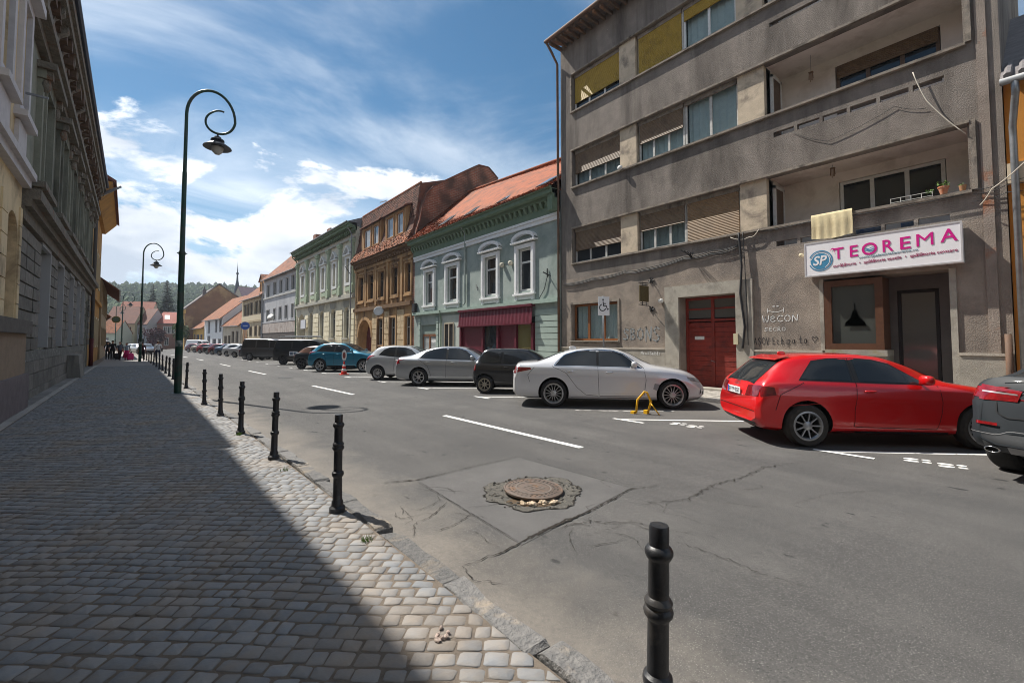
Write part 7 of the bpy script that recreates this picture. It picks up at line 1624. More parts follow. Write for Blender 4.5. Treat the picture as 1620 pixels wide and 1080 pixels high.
# dark convertible with brown soft top
dgr = paint_m('dark_graphite_paint', (.028, .034, .040), .35, .3); softop = M('brown_soft_top', (.13, .055, .032), (.10, .045, .03), rough=.9, scale=20)
c = Car('convertible', 'dark small convertible with folded-up brown fabric roof behind the teal SUV', 'car', (7.42, 31.39), rad(-45), 3.85, 1.73, 2.49, .64, .31,
        [(0, .78), (.05, .95), (.25, 1.0), (.45, 1.14), (.75, 1.32), (1.1, 1.40), (1.6, 1.42), (2.0, 1.38), (2.35, 1.16), (2.55, 1.02), (3.2, .95), (3.7, .78), (3.85, .55)],
        [(0, .74), (.1, .93), (2.5, .92), (3.3, .82), (3.85, .5)], dgr, GRP, .72, .20)
c.wheels((5, .035, .12), dark_alloy, .21)
c.decal('soft_top', 'side', [(.38, 1.0), (.9, .98), (2.1, .98)], [(.62, 1.24), (1.1, 1.34), (1.95, 1.33)], softop, both=True); c.decal('soft_top_roof', 'top', [(.5, -.56), (.5, .56)], [(1.95, -.56), (1.95, .56)], softop, 10, 10)
c.decal('side_window', 'side', [(1.2, 1.0), (2.2, .99)], [(1.25, 1.28), (1.95, 1.26)], car_glass, both=True, off=.008); c.decal('tail_lamp', 'rear', [(-.80, .72), (-.62, .72)], [(-.78, .9), (-.62, .9)], tail_m, 4, 4)
# vans
def van(name, label, loc, paintm, L, H, rear, wb, r, rack, glassrear, hd=HD):
    c = Car(name, label, 'van', loc, hd, L, 1.92, wb, rear, r, [(0, 1.0), (.02, 1.55), (.08, H - .12), (.2, H - .02), (.6, H), (L*.5, H), (L*.66, H - .05), (L*.74, H - .22), (L*.84, H*.70), (L*.89, 1.16), (L*.96, 1.0), (L, .62)],
            [(0, .95), (.05, 1.08), (L*.6, 1.06), (L*.86, 1.02), (L*.95, .86), (L, .55)], paintm, GRP, .80, .24, endw=(.90, .80), lean=(.03, .10))
    c.wheels((5, .07, 0), steel_rim if not rack else dark_alloy, r*.62, .21)
    W3 = [(.16, 1.55, 0), (1.64, L*.585, 1), (L*.605, L*.80, 2)]
    for a, q, k in W3:
        hi = [(a + .03, H - .18), (q - .03, H - .19)] if k < 2 else [(a, H - .19), (L*.70, H - .24)]
        c.decal('side_window', 'side', [(a, 1.17), (q, 1.16)], hi, car_glass, both=True, off=.005)
    for x in (1.60, L*.595): c.seam([(x, H - .1), (x, .32)])
    c.seam([(.25, .98), (L*.6, .98)], .014, None, 'slide_rail'); c.mirror(L*.79, 1.12, trim_m, .12)
    c.decal('tail_lamp', 'rear', [(-.92, .85), (-.78, .85)], [(-.91, 1.3), (-.78, 1.3)], tail_m, 4, 6); c.decal('tail_lamp', 'side', [(.02, .85), (.09, .85)], [(.04, 1.3), (.10, 1.3)], tail_m, 4, 6)
    c.decal('rear_window', 'rear', [(-.72, 1.2), (.72, 1.2)], [(-.66, H - .22), (.66, H - .22)], car_glass, 8, 6)
    c.decal('lower_cladding', 'side', [(.1, .26), (L - .4, .26)], [(.1, .36), (L - .4, .36)], trim_m, 12, 2, both=True)
    c.decal('windscreen', 'front', [(-.72, 1.25), (.72, 1.25)], [(-.66, H - .25), (.66, H - .25)], car_glass, 8, 6)
    if rack:
        b = B()
        for sg in (-1, 1):
            b.tube([(.3, sg*.62, H + .14), (L*.62, sg*.62, H + .14)], .025, 6)
            for x in (.5, 1.5, L*.55): b.tube([(x, sg*.62, H - .03), (x, sg*.62, H + .14)], .02, 6)
        for x in (.5, 1.2, 1.9, L*.55): b.box((x, -.62, H + .13), (x + .06, .62, H + .16))
        c.part('roof_rack', b, zinc); b = B().box((.4, -.5, H + .165), (L*.6, -.2, H + .20)).tube([(.35, .2, H + .20), (L*.66, .2, H + .20)], .04, 6); c.part('roof_load', b, M('pale_pipes', (.5, .5, .5)))
        c.decal('white_notice', 'side', [(1.45, .66), (2.1, .66)], [(1.45, .98), (2.1, .98)], plate_m, 4, 3); c.decal('notice_mark', 'side', [(1.52, .72), (1.74, .72)], [(1.52, .92), (1.74, .92)], M('slate_blue', (.12, .16, .24)), 3, 3, .008); c.decal('notice_mark', 'side', [(1.82, .72), (2.04, .72)], [(1.82, .92), (2.04, .92)], MATS['slate_blue'], 3, 3, .008)
    return c
van('black_van', 'black passenger van with loaded roof rack and white side notice', (7.66, 38.0), paint_m('black_van_paint', (.016, .017, .019), .3, .3), 4.95, 1.88, .93, 3.2, .33, True, True)
van('grey_van', 'dark grey passenger van with tinted windows at the end of the bay row', (6.95, 49.0), paint_m('slate_grey_paint', (.062, .068, .078), .4, .32), 4.9, 1.97, .99, 3.0, .335, False, True)
# cars further up the row, simpler
far_specs = [('dark blue', (.012, .018, .04), (7.09, 53.0), 1), ('silver', (.42, .43, .44), (6.95, 59.5), 0), ('pale silver', (.55, .56, .57), (6.72, 64.5), 1), ('steel blue', (.05, .10, .16), (6.45, 70.0), 0), ('dark red', (.16, .012, .016), (6.1, 75.5), 1), ('black', (.015, .016, .018), (5.85, 80.5), 0), ('cherry red', (.30, .014, .018), (5.4, 87.5), 1), ('beige', (.40, .35, .27), (5.0, 93.0), 0), ('maroon', (.12, .012, .018), (4.4, 99.0), 1)]
order = ['nearest', 'second', 'third', 'fourth', 'fifth', 'sixth', 'seventh', 'eighth', 'last']
for (cn, col, loc, hb), od in zip(far_specs, order):
    pm = paint_m('far_%s_paint' % cn.replace(' ', '_'), col, .35, .32)
    if hb: top = [(0, .74), (.03, .95), (.15, 1.06), (.45, 1.28), (.8, 1.42), (1.4, 1.47), (2.0, 1.44), (2.4, 1.30), (2.85, 1.08), (3.1, 1.0), (3.7, .88), (4.1, .56)]; L_ = 4.1
    else: top = [(0, .78), (.03, 1.0), (.5, 1.07), (.8, 1.14), (1.3, 1.37), (1.9, 1.44), (2.4, 1.42), (2.9, 1.24), (3.4, 1.02), (4.0, .92), (4.4, .78), (4.55, .55)]; L_ = 4.55
    c = Car('parked_car', '%s car, %s of the far row beyond the dark grey van' % (cn, od), 'car', loc, rad(-45), L_, 1.78, L_*.60, L_*.20, .31, top, [(0, .72), (.15, .96), (2.6, .93), (L_, .5)], pm, GRP, .70, .20, res=30)
    c.wheels((6, .03, 0), alloy, .2, .19)
    x0 = .8 if hb else 1.15
    c.decal('side_window', 'side', [(x0, 1.02), (2.0, 1.0), (2.9, .97)], [(x0 + .3, 1.30), (1.7, 1.37), (2.3, 1.30)], car_glass, 10, 3, both=True); c.decal('windscreen', 'top', [(3.0, -.58), (3.0, .58)], [(2.2, -.5), (2.2, .5)], car_glass, 6, 5)
    c.decal('rear_window', 'top', [(.2 if hb else .75, -.55), (.2 if hb else .75, .55)], [(.66 if hb else 1.35, -.48), (.66 if hb else 1.35, .48)], car_glass, 6, 5); c.decal('tail_lamp', 'rear', [(-.84, .78), (-.5, .78)], [(-.82, .96), (-.5, .96)], tail_m, 4, 3); c.decal('tail_lamp', 'rear', [(.5, .78), (.84, .78)], [(.5, .96), (.82, .96)], tail_m, 4, 3)
    c.decal('tail_lamp', 'side', [(.04, .80), (.24, .82)], [(.06, .96), (.22, .95)], tail_m, 4, 3); c.plate('', .66)
for nm, lab, loc, hd, col in (('white_van', 'white delivery van parked far down the right side', (4.6, 104), rad(-50), (.68, .68, .68)), ('parked_van', 'white van standing across the far end of the street', (-9.6, 112), rad(20), (.7, .71, .73))):
    c = Car(nm, lab, 'van', loc, hd, 4.9, 1.95, 3.0, 1.0, .33, [(0, 1.0), (.05, 1.9), (.3, 2.1), (3.2, 2.08), (3.7, 1.8), (4.2, 1.2), (4.7, 1.0), (4.9, .6)], [(0, .95), (3, 1.05), (4.3, 1.0), (4.9, .55)], paint_m('van_white_paint', col, .1, .35), 'vans at the far end', .82, .24, res=24)
    c.wheels((5, .05, 0), steel_rim, .2); c.decal('side_window', 'side', [(2.9, 1.2), (4.1, 1.18)], [(2.95, 1.85), (3.6, 1.78)], car_glass, 6, 3, both=True); c.decal('windscreen', 'front', [(-.7, 1.25), (.7, 1.25)], [(-.65, 1.8), (.65, 1.8)], car_glass, 5, 4)
for k, (loc, cn, col) in enumerate((((-3.4, 96), 'silver', (.5, .51, .52)), ((-4.2, 104), 'white', (.68, .69, .7)), ((-2.3, 88), 'dark', (.03, .03, .04)))):
    c = Car('oncoming_car', '%s car on the left lane at the far end of the street' % cn, 'car', loc, rad(-70 if k < 2 else -80), 4.3, 1.78, 2.6, .85, .31, [(0, .74), (.03, .95), (.15, 1.06), (.45, 1.28), (.8, 1.42), (1.4, 1.47), (2.0, 1.44), (2.4, 1.30), (2.85, 1.08), (3.1, 1.0), (3.9, .85), (4.3, .56)], [(0, .72), (.15, .96), (2.6, .93), (4.3, .5)], paint_m('far_%s_paint2' % cn, col, .3, .32), 'cars at the far end', .70, .20, res=24)
    c.wheels((6, .03, 0), alloy, .2, .19); c.decal('windscreen', 'front', [(-.66, 1.02), (.66, 1.02)], [(-.54, 1.36), (.54, 1.36)], car_glass, 6, 4); c.decal('side_window', 'side', [(.8, 1.02), (2.9, .97)], [(1.1, 1.32), (2.3, 1.30)], car_glass, 8, 3, both=True)
    c.decal('head_lamp', 'front', [(-.8, .64), (-.5, .62)], [(-.78, .78), (-.5, .74)], head_m, 4, 3); c.decal('head_lamp', 'front', [(.5, .62), (.8, .64)], [(.5, .74), (.78, .78)], head_m, 4, 3)
# ------------------------------------------------------------------ street furniture
blackp = M('black_gloss_paint', (.012, .013, .016), (.020, .021, .024), rough=.42, scale=20, spec=.45, bump=.3, bscale=55, bdist=.006, stain=(.075, .065, .055), sscale=7, sthr=(.56, .78))
def bollard_mesh():
    p = [(.075, 0), (.075, .05), (.056, .07), (.054, .11), (.045, .125), (.041, .35), (.045, .36), (.054, .372), (.057, .39), (.054, .408), (.046, .415), (.041, .42), (.040, .62), (.044, .63), (.054, .643), (.057, .658), (.053, .67), (.047, .676), (.052, .684), (.054, .695), (.048, .706), (.040, .715), (.039, .855), (.048, .868), (.054, .882), (.054, .895), (.047, .908), (.038, .915), (.038, .985), (.034, .995), (0, .997)]
    return B().lathe([(r, z*.96) for r, z in p], (0, 0, 0), 28).mesh('bollard', blackp, True, 40)
BM = bollard_mesh()
bols = [(1.53, 1.03), (1.43, 4.55), (1.34, 7.13), (1.23, 9.48), (1.16, 12.06), (1.02, 14.48), (.85, 19.98), (.72, 22.6), (.59, 25.13), (.49, 27.61), (.37, 30.15), (.27, 33.08), (.13, 35.58), (-.02, 38.94), (-.19, 42.39), (-.37, 46.45), (-.55, 49.6), (-.75, 53), (-1.0, 57), (-1.25, 61), (-1.5, 65)]
bl = ['foremost black bollard cut off by the bottom edge, nearest the camera', 'second nearest black bollard, standing left of the manhole', 'third nearest black bollard on the kerb', 'fourth nearest black bollard, with a grass tuft at its foot', 'fifth nearest black bollard on the kerb', 'sixth nearest black bollard, just right of the lamp post', 'black bollard hidden mostly behind the near lamp post', 'first black bollard past the near lamp post']
for k, (x, y) in enumerate(bols):
    o = link('bollard', BM, None); o.location = (x, y, gz(y) + .088); o.rotation_euler = (R.uniform(-.03, .03), R.uniform(-.03, .03), R.uniform(0, 6))
    tag(o, bl[k] if k < len(bl) else 'small %s black bollard counting away past the near lamp post' % ['second', 'third', 'fourth', 'fifth', 'sixth', 'seventh', 'eighth', 'ninth', 'tenth', 'eleventh', 'twelfth', 'thirteenth', 'fourteenth'][k - len(bl)], 'bollard', 'bollards along the left kerb' if k < len(bl) else 'far bollards beyond the near lamp post')
tag(B().lathe([(.07, 0), (.05, .08), (.045, .55), (.06, .57), (.06, .6), (.045, .61), (.045, .82), (0, .84)], (12.7, 1.75, .10), 14).build('bollard', blackp, None, True, 40), 'black bollard across the street behind the red hatchback bonnet', 'bollard')
lampg = M('lamp_post_green', (.012, .05, .035), (.018, .062, .045), rough=.4, scale=6, stain=(.05, .055, .05), sscale=2)
lamph = M('lamp_head_black', (.02, .022, .028), rough=.4); lens = M('lamp_lens', (.42, .42, .40), rough=.15, coat=.5)
def street_lamp(x, y, label, h=10.45, rz=0.0, lean=.012):
    z0 = gz(y) + .08
    t = thing('street_lamp', label, 'street lamp', (x, y, z0), rz, 'green scroll street lamps')
    def loc(nm, b, m, s=True): return link(nm, b.mesh(nm, m, s, 40), t, True)
    loc('base_plate', B().lathe([(.19, 0), (.19, .02), (.12, .03)], (0, 0, 0), 20), lampg)
    zt = h - 1.0
    loc('pole', B().lathe([(.105, .0), (.105, 2.2), (.112, 2.22), (.112, 2.3), (.09, 2.34), (.086, 4.6), (.10, 4.62), (.10, 4.7), (.075, 4.74), (.066, 7.4), (.056, 7.45), (.05, zt)], (0, 0, 0), 18), lampg)
    cx, cz = .66, zt; path = []
    for i in range(17): a = math.pi - math.pi*i/16*1.0; path.append((.70 + .70*math.cos(a), 0, zt + 1.0*math.sin(a)*.98))
    # spiral inwards
    n = 26
    for i in range(1, n + 1):
        t_ = i/n; a = -math.pi*1.55*t_; r = lerp(.70, .30, t_**.8); ccx = lerp(.70, 1.02, min(1, t_*1.3)) ; ccz = lerp(zt, zt + .05, t_)
        path.append((ccx + r*math.cos(a)*lerp(1, .95, t_), 0, ccz + r*math.sin(a)*.92))
    loc('scroll_arm', B().tube(path, [lerp(.05, .030, i/(len(path)-1)) for i in range(len(path))], 10), lampg)
    low = min(path[20:], key=lambda p: p[2]); lx, lz = low[0] - .06, low[2]
    t['_x'] = 0; del t['_x']
    b = B(); b.tube([(lx, 0, lz), (lx, 0, lz - .12)], .03, 8); b.lathe([(.05, -.10), (.10, -.12), (.12, -.17), (.20, -.22), (.21, -.26), (.17, -.28), (.22, -.34), (.42, -.48), (.43, -.51), (.40, -.52), (.20, -.47), (0, -.46)], (lx, 0, lz), 24); loc('lamp_head', b, lamph)
    loc('lens', B().lathe([(.19, -.49), (.19, -.54), (.15, -.66), (.07, -.74), (0, -.75)], (lx, 0, lz), 18), lens)
    loc('pole_sticker', B().lathe([(.107, 1.55), (.107, 1.75)], (0, 0, 0), 18), M('faded_sticker', (.36, .38, .38), (.05, .09, .08), scale=9))
    b = B(); b.tube([(-.14, 0, 4.66), (.14, 0, 4.66)], .018, 6); loc('cross_peg', b, lampg)
    return t
street_lamp(.56, 18.41, 'tall green lamp post with scroll arm nearest the camera', rz=rad(-8))
street_lamp(-1.17, 50.2, 'second green scroll lamp post, further along the left pavement', rz=rad(-8)); street_lamp(-4.4, 92, 'small far green lamp post before the end houses', 9.5, rad(-8)); street_lamp(-6.6, 118, 'farthest thin lamp post at the left end of the street', 9.5, rad(-8))
# parking sign for disabled drivers
sg = thing('parking_sign', 'white wheelchair parking sign on a grey post behind the white sedan', 'sign', (12.85, 10.65, .1))
B().tube([(12.85, 10.65, .05), (12.85, 10.65, 3.4)], .03, 8).build('post', zinc, sg, True)
nv = Vector((-.45, -.89, 0)).normalized(); tv = Vector((nv.y, -nv.x, 0)) * -1
tv = Vector((-nv.y, nv.x, 0))
def SP(u, w, d=0): return (12.85 + tv.x*u + nv.x*(.035 + d), 10.65 + tv.y*u + nv.y*(.035 + d), 3.02 + w)
B().add([SP(-.22, -.35), SP(.22, -.35), SP(.22, .35), SP(-.22, .35), SP(-.22, -.35, .012), SP(.22, -.35, .012), SP(.22, .35, .012), SP(-.22, .35, .012)], [(0, 1, 2, 3), (4, 5, 6, 7), (0, 1, 5, 4), (1, 2, 6, 5), (2, 3, 7, 6), (3, 0, 4, 7)]).build('plate', plate_m, sg)
b = B(); sgn = 1
def stroke(pts, w=.035):
    for (a, c) in zip(pts, pts[1:]):
        d = Vector((c[0]-a[0], c[1]-a[1])); d.normalize(); n = Vector((-d.y, d.x))*w/2; e = d*w*.3
        b.poly([SP(a[0]+n.x-e.x, a[1]+n.y-e.y, .015), SP(c[0]+n.x+e.x, c[1]+n.y+e.y, .015), SP(c[0]-n.x+e.x, c[1]-n.y+e.y, .015), SP(a[0]-n.x-e.x, a[1]-n.y-e.y, .015)])
stroke([(-.03, .22), (-.03, .24)], .06); stroke([(-.03, .17), (-.01, .0), (.10, .0), (.14, -.13), (.18, -.11)]); stroke([(-.02, .09), (.07, .09)])
stroke([(-.05 + .12*math.cos(a), -.06 + .12*math.sin(a)) for a in [rad(110 + 23*i) for i in range(11)]]); b.build('wheelchair_symbol', ink, sg)
# folding parking barrier
yb = thing('parking_barrier', 'yellow folding parking barrier beside the white sedan front wheel', 'barrier', (9.25, 6.42, gz(6.4)))
ym = M('yellow_barrier_paint', (.80, .44, .012), (.70, .37, .01), rough=.5, scale=14, stain=(.3, .12, .03), sscale=9, sthr=(.6, .7))
dx, dy = .707, -.707; P = lambda u, v, z: (9.25 + dx*u - dy*v, 6.42 + dy*u + dx*v, gz(6.42) + z)
b = B(); b.tube([P(-.20, 0, .03), P(-.17, 0, .34), P(.0, 0, .54), P(.06, 0, .52), P(.15, 0, .30), P(.08, 0, .06)], .026, 8); b.build('hoop', ym, yb, True)
b = B(); b.tube([P(.13, 0, .28), P(.22, -.12, .14), P(.30, -.2, .02)], .014, 6); b.build('strut', ym, yb, True)
b = B(); b.box(P(-.26, 0, 0)[:2] + (gz(6) + .0,), tuple(q + .10 for q in P(-.26, 0, 0)[:2]) + (gz(6) + .06,)); b.box(P(.05, 0, 0)[:2] + (gz(6) + .0,), tuple(q + .10 for q in P(.05, 0, 0)[:2]) + (gz(6) + .09,)); b.build('foot', ym, yb)
# traffic cone carrying a narrow sign
cn = thing('traffic_cone', 'red and white traffic cone with small round sign on top', 'cone', (7.9, 24.4, gz(24.4)))
cr, cw = M('cone_red', (.55, .03, .015), rough=.6), M('cone_white', (.75, .74, .72), rough=.5)
C0 = (7.9, 24.4, gz(24.4)); cone_r = lambda z: lerp(.155, .035, (z - .04)/.66)
B().box((C0[0]-.21, C0[1]-.21, C0[2]), (C0[0]+.21, C0[1]+.21, C0[2]+.04)).build('foot', cr, cn)
for z0, z1, m in ((.04, .20, cr), (.20, .32, cw), (.32, .46, cr), (.46, .56, cw), (.56, .72, cr)): B().lathe([(cone_r(z0), z0), (cone_r(z1), z1)], C0, 18).build('cone_band', m, cn, True)
Mq = Vector((-.62, -.78, 0)).normalized()
def ringm(r0, r1, d, m, nm):
    b = B(); t2 = Vector((-Mq.y, Mq.x, 0)); n = 24
    for i in range(n):
        a0, a1 = 2*math.pi*i/n, 2*math.pi*(i+1)/n
        b.poly([(C0[0] + t2.x*r*.45*math.cos(a) + Mq.x*d, C0[1] + t2.y*r*.45*math.cos(a) + Mq.y*d, C0[2] + 1.04 + r*math.sin(a)) for r, a in ((r0, a0), (r1, a0), (r1, a1), (r0, a1))])
    b.build(nm, m, cn)
ringm(0, .30, .0, cw, 'sign_disc'); ringm(.0, .17, .006, M('dark_sign_face', (.25, .06, .05)), 'sign_face')
B().tube([(C0[0], C0[1], C0[2] + .66), (C0[0], C0[1], C0[2] + .8)], .02, 6).build('sign_stem', zinc, cn)
# round blue road sign far down the right kerb
bs = thing('round_blue_sign', 'round blue road sign on a post above the dark grey van', 'sign', (10.6, 80, gz(80)))
B().tube([(10.6, 80, -.3), (10.6, 80, 4.6)], .04, 6).build('post', zinc, bs); B().lathe([(0, 0), (.62, 0), (.62, .03), (0, .03)], (10.6, 79.9, 4.0), 24, 0, Matrix.Rotation(rad(90), 3, 'X')).build('disc', M('sign_blue', (.015, .09, .42), rough=.4), bs)
B().box((10.28, 79.84, 3.93), (10.92, 79.86, 4.07)).build('pale_bar', M('sign_pale', (.45, .55, .7)), bs)
ss = thing('shop_blade_sign', 'round yellow-rimmed sign projecting from the far left house', 'sign', (-4.2, 70, 4))
B().lathe([(.0, 0), (.40, 0), (.40, .06), (0, .06)], (-3.9, 70, 4.2), 20, 0, Matrix.Rotation(rad(90), 3, 'X')).build('disc', M('olive_disc', (.20, .17, .04)), ss); B().lathe([(.0, 0), (.28, 0), (.28, .02), (0, .02)], (-3.9, 69.92, 4.2), 20, 0, Matrix.Rotation(rad(90), 3, 'X')).build('face', M('green_grey_face', (.14, .18, .14)), ss); B().tube([(-5.0, 70, 4.3), (-4.0, 70, 4.3)], .04, 6).build('arm', black_m, ss)
# manhole lid further on
tag(B().lathe([(.33, 0), (.33, .008), (0, .008)], (5.0, 24.2, gz(24.2) + .001), 24).build('utility_lid', M('dark_iron', (.035, .034, .033), rough=.6), None), 'small dark round utility lid further along the road', 'manhole')

# ------------------------------------------------------------------ people
skin = M('skin', (.42, .24, .165), rough=.6)
def person(label, x, y, face, h, shirt, trousers, hair, bag=None, stride=.16, arms=(.12, -.1), suit=None, long_hair=False, dress=False):
    z0 = gz(y) + .1; t = thing('person', label, 'person', (x, y, z0), face, 'people on the left pavement')
    k = h/1.75
    V = []; E_ = []; Rr = []
    def add(p, r, par=None):
        V.append(Vector(p)*k); Rr.append(r*k); i = len(V) - 1
        if par is not None: E_.append((par, i))
        return i
    pel = add((0, 0, .95), .155); ch = add((.01, 0, 1.22), .165, pel); up = add((0, 0, 1.40), .13, ch); nk = add((.01, 0, 1.50), .055, up); hd = add((.02, 0, 1.60), .085, nk); tp = add((.01, 0, 1.70), .075, hd)
    for s, st in ((-1, stride), (1, -stride)):
        hp = add((0, s*.10, .86), .105, pel); kn = add((st*.75 + .04, s*.10, .50), .072, hp); an = add((st - .06, s*.10, .09), .046, kn); add((st + .10, s*.11, .045), .04, an)
    for s, sw in ((-1, arms[0]), (1, arms[1])):
        sh = add((0, s*.19, 1.40), .068, up); el = add((sw*.4 - .03, s*.25, 1.12), .05, sh); wr = add((sw + .04, s*.25, .88), .036, el); add((sw + .06, s*.25, .79), .034, wr)
    me = bpy.data.meshes.new('body'); me.from_pydata([tuple(v) for v in V], E_, [])
    o = bpy.data.objects.new('tmp', me); COL.objects.link(o); md = o.modifiers.new('skin', 'SKIN'); md.use_smooth_shade = True
    for i, sv in enumerate(me.skin_vertices[0].data): sv.radius = (Rr[i]*(.75 if i in (pel, ch, up) else 1), Rr[i]); sv.use_root = (i == pel)
    o.modifiers.new('sub', 'SUBSURF').levels = 2
    dg = bpy.context.evaluated_depsgraph_get(); m2 = bpy.data.meshes.new_from_object(o.evaluated_get(dg)); bpy.data.objects.remove(o)
    for m in (shirt, trousers, skin, M('dark_shoes', (.02, .02, .022))): m2.materials.append(m)
    for p in m2.polygons:
        c = p.center/k; arm = abs(c.y) > .20 and c.z < 1.38
        p.material_index = 3 if c.z < .085 else 2 if c.z > 1.47 else (2 if (arm and c.z < 1.14) else 0) if (c.z > .98 or arm) else 1
        p.use_smooth = True
    link('body', m2, t, True)
    b = B().blob((0, 0, 1.685*k), (.105*k, .092*k, .085*k), 0, 12, 8, 1)
    if long_hair: b.blob((-.06*k, 0, 1.55*k), (.06*k, .09*k, .15*k), 0, 10, 6, 1)
    link('hair', b.mesh('hair', hair, True), t, True)
    link('nose', B().blob((.118*k, 0, 1.60*k), (.018, .014, .022), 0, 6, 4, 1).mesh('nose', skin, True), t, True)
    for s in (-1, 1): link('ear', B().blob((.01, s*.088*k, 1.60*k), (.02, .012, .03), 0, 6, 4, 1).mesh('ear', skin, True), t, True)
    if dress: link('skirt', B().lathe([(.30*k, .25*k), (.24*k, .6*k), (.17*k, 1.0*k)], (0, 0, 0), 14).mesh('skirt', trousers, True), t, True)
    if bag: link('shoulder_bag', B().blob((-.05, bag*.27, 1.0), (.14, .06, .16), 0, 10, 6, .6).mesh('bag', M('black_bag', (.02, .02, .022)), True), t, True)
    return t
dark = M('black_clothes', (.018, .018, .02), rough=.9); navy = M('navy_trousers', (.025, .032, .06), rough=.9); hairb = M('brown_hair', (.035, .02, .012), rough=.6); pink = M('pink_trousers', (.38, .02, .11), rough=.85); greyb = M('grey_blue_shirt', (.20, .26, .32), rough=.9)
person('man in white shirt and dark trousers walking beside the bollards', .05, 50.5, rad(-95), 1.80, M('white_shirt', (.72, .73, .75), rough=.9), navy, hairb, bag=1, stride=.2)
person('person in long dark clothes walking left of the man in white', -1.05, 51.2, rad(-100), 1.68, M('dark_red_top', (.06, .015, .018)), dark, hairb, bag=-1, long_hair=True)
person('woman in grey top and bright pink skirt on the shaded pavement', -2.25, 55, rad(-80), 1.65, greyb, pink, hairb, long_hair=True, dress=True)
person('man with dark jacket facing the woman in pink', -2.75, 55.6, rad(-60), 1.74, M('blue_grey_jacket', (.08, .11, .14)), dark, hairb)
person('large man all in black at the far left with a suitcase', -3.35, 57, rad(-75), 1.85, dark, dark, hairb)
person('person in black coat close behind the large man', -3.75, 58, rad(-85), 1.76, M('charcoal_coat', (.03, .03, .035)), dark, M('black_hair', (.01, .01, .01)))
def suitcase(lab, x, y, m):
    t = thing('suitcase', lab, 'suitcase', (x, y, gz(y) + .1), rad(20)); z = .05
    link('shell', B().blob((0, 0, .36), (.24, .15, .31), 0, 14, 8, .45).mesh('shell', m, True), t, True)
    link('handle', B().tube([(-.1, 0, .66), (-.1, 0, .98), (.1, 0, .98), (.1, 0, .66)], .012, 6).mesh('handle', zinc), t, True)
    for sx in (-.17, .17): link('caster', B().blob((sx, 0, .03), (.04, .03, .03), 0, 8, 5, 1).mesh('caster', black_m), t, True)
suitcase('dark suitcase standing beside the large man in black', -2.95, 56.6, M('dark_case', (.03, .035, .045))); suitcase('bright pink suitcase next to the woman in pink', -1.95, 54.6, M('pink_case', (.42, .03, .15)))

# ------------------------------------------------------------------ trees and the wooded hill
bark = M('bark', (.06, .045, .035), (.09, .07, .05), scale=8, bump=.5)
def conifer(name, lab, x, y, h, r, seed, leaf):
    rr = random.Random(seed); z0 = gz(y) - .5; t = thing(name, lab, 'tree', (x, y, z0))
    B().tube([(x, y, z0), (x, y, z0 + h*.5), (x + .1, y, z0 + h)], [.35, .22, .03], 8).build('trunk', bark, t, True)
    b = B()
    n = int(h*2.6)
    for i in range(n):
        f = i/n; z = z0 + h*(.14 + .86*f); rad_ = r*(1 - f)**.85*rr.uniform(.8, 1.1) + .12
        m = max(5, int(11*(1 - f) + 4))
        for k in range(m):
            a = rr.uniform(0, 6.28); L_ = rad_*rr.uniform(.65, 1.1); dr = rr.uniform(.15, .42)
            for q in range(5):
                u0 = q/5; px, py, pz = x + L_*(u0 + .1)*math.cos(a), y + L_*(u0 + .1)*math.sin(a), z - L_*dr*(u0)**1.3 + .1*L_*u0
                for _ in range(3):
                    w = L_*.20*(1.15 - u0) + .10; a2 = a + rr.uniform(-1.2, 1.2); d = Vector((math.cos(a2), math.sin(a2), rr.uniform(-.6, .15)))*w*1.5; e = Vector((-math.sin(a2), math.cos(a2), rr.uniform(-.4, .4)))*w*.42
                    o = Vector((px, py, pz)); b.poly([tuple(o - e*.4), tuple(o + d*.5 + e*.1 - e), tuple(o + d), tuple(o + d*.5 + e)])
    b.build('crown', leaf, t)
conm = M('conifer_needles', (.018, .035, .022), (.035, .055, .030), rough=.9, scale=.8)
conifer('conifer_tree', 'dark spruce tree on the left of the pair beyond the end houses', -1.6, 182, 21.0, 5.0, 3, conm); conifer('conifer_tree', 'taller dark spruce tree on the right of the pair beyond the end houses', 1.9, 178, 22.2, 5.8, 4, conm)
def leafy(name, lab, x, y, h, r, n, leaf, seed, size=.35):
    rr = random.Random(seed); z0 = gz(y); t = thing(name, lab, 'tree', (x, y, z0)); b = B()
    b.tube([(x, y, z0 - .2), (x + .1, y, z0 + h*.45), (x, y, z0 + h*.8)], [.16, .12, .04], 7)
    for k in range(5): a = k*1.3; b.tube([(x, y, z0 + h*.4), (x + r*.6*math.cos(a), y + r*.6*math.sin(a), z0 + h*.7)], [.08, .03], 6)
    b.build('trunk', bark, t, True); b = B(); clumps = [(x + rr.gauss(0, r*.45), y + rr.gauss(0, r*.45), z0 + h*rr.uniform(.4, .9), rr.uniform(.3, .55)*r) for _ in range(14)]
    for _ in range(n):
        c = rr.choice(clumps); d = Vector((rr.gauss(0, 1), rr.gauss(0, 1), rr.gauss(0, 1))).normalized()*c[3]*rr.uniform(.5, 1.05); p = Vector(c[:3]) + d
        u = Vector((rr.uniform(-1, 1), rr.uniform(-1, 1), rr.uniform(-1, 1))).normalized()*size; v = u.cross(Vector((rr.uniform(-1, 1), rr.uniform(-1, 1), rr.uniform(-1, 1)))).normalized()*size*.6
        b.poly([tuple(p), tuple(p + u*.5 + v), tuple(p + u), tuple(p + u*.5 - v)])
    b.build('crown', leaf, t)
leafy('purple_tree', 'small purple-leaved tree in front of the red end house', -.6, 143, 5.0, 2.3, 1500, M('purple_leaves', (.055, .018, .028), (.09, .03, .04), scale=2), 5)
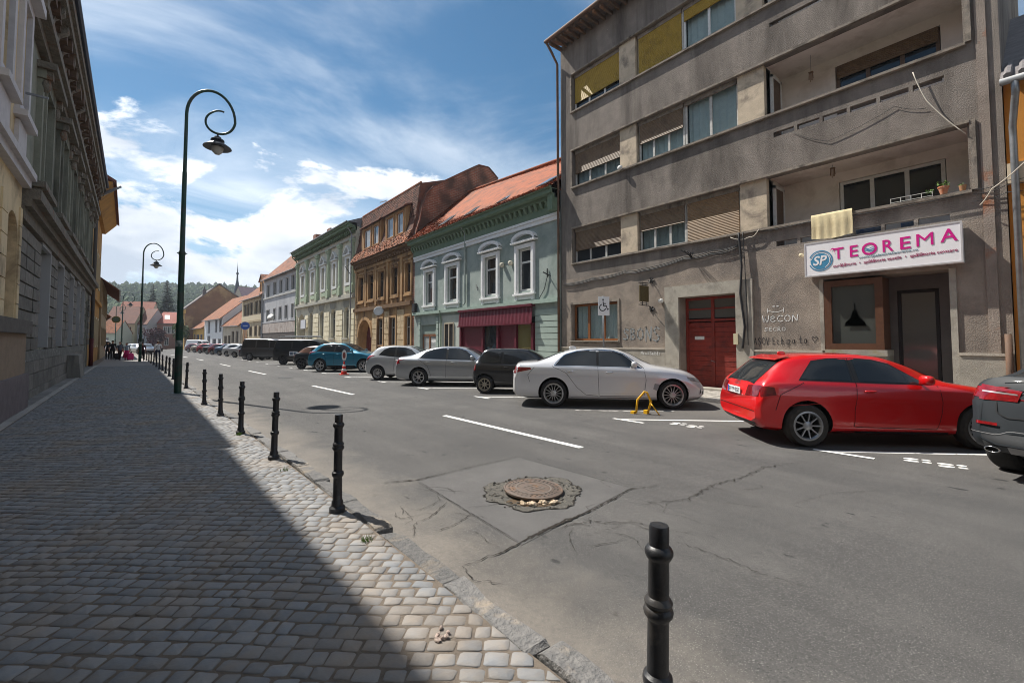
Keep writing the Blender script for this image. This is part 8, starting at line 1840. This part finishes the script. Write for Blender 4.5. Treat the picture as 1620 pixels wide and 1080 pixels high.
leafy('street_tree', 'small green tree against the yellow gable house', 4.4, 136, 6.5, 1.6, 900, M('street_leaves', (.05, .085, .025), (.09, .13, .04), scale=2), 6)
def hill():
    hh = lambda x, y: 55*math.exp(-((y - 640)/230)**2)*(0.86 + .14*math.sin(x*.006 + 1.2) + .05*math.sin(x*.021)) - 1
    n = 60; b = B(); xs = [-700 + 1500*i/n for i in range(n+1)]; ys = [330 + 640*j/24 for j in range(25)]
    b.add([(x, y, hh(x, y)) for y in ys for x in xs], [(j*(n+1)+i, j*(n+1)+i+1, (j+1)*(n+1)+i+1, (j+1)*(n+1)+i) for j in range(24) for i in range(n)])
    struct(b.build('hill', M('hill_ground', (.05, .07, .03), (.07, .09, .04), scale=.02), None, True))
    fm = M('wood_foliage', (.055, .090, .038), (.11, .145, .055), rough=.95, scale=.03, island=.35)
    rr = random.Random(12); vs = []; fs = []
    for _ in range(8000):
        x = rr.uniform(-190, 330); y = rr.uniform(420, 660)
        z = hh(x, y); r = rr.uniform(1.8, 3.6); tall = rr.uniform(1.2, 2.0); nu, nv = 7, 5; o = len(vs)
        for i in range(nv + 1):
            a = -math.pi/2 + math.pi*i/nv
            for k in range(nu):
                q = 2*math.pi*k/nu + i; j = rr.uniform(.75, 1.25); vs.append((x + r*j*math.cos(a)*math.cos(q), y + r*j*math.cos(a)*math.sin(q), z + r*tall*(.75 + math.sin(a)*j)))
        for i in range(nv):
            for k in range(nu): fs.append((o+i*nu+k, o+i*nu+(k+1) % nu, o+(i+1)*nu+(k+1) % nu, o+(i+1)*nu+k))
    w = B().add(vs, fs).build('hillside_wood', fm); tag(stuff(w), 'green wood covering the hill behind the town', 'trees')
hill()

# ------------------------------------------------------------------ summer haze over the town
hz = bpy.data.materials.new('haze_air'); hz.use_nodes = True; nt = hz.node_tree; nt.nodes.remove(nt.nodes['Principled BSDF'])
pv = nt.nodes.new('ShaderNodeVolumePrincipled'); pv.inputs['Color'].default_value = (.80, .88, 1.0, 1); pv.inputs['Density'].default_value = 0.00034; pv.inputs['Anisotropy'].default_value = 0.2
nt.links.new(pv.outputs[0], nt.nodes['Material Output'].inputs['Volume'])
stuff(B().box((-1300, -450, -2.5), (1300, 1300, 76)).build('haze', hz))
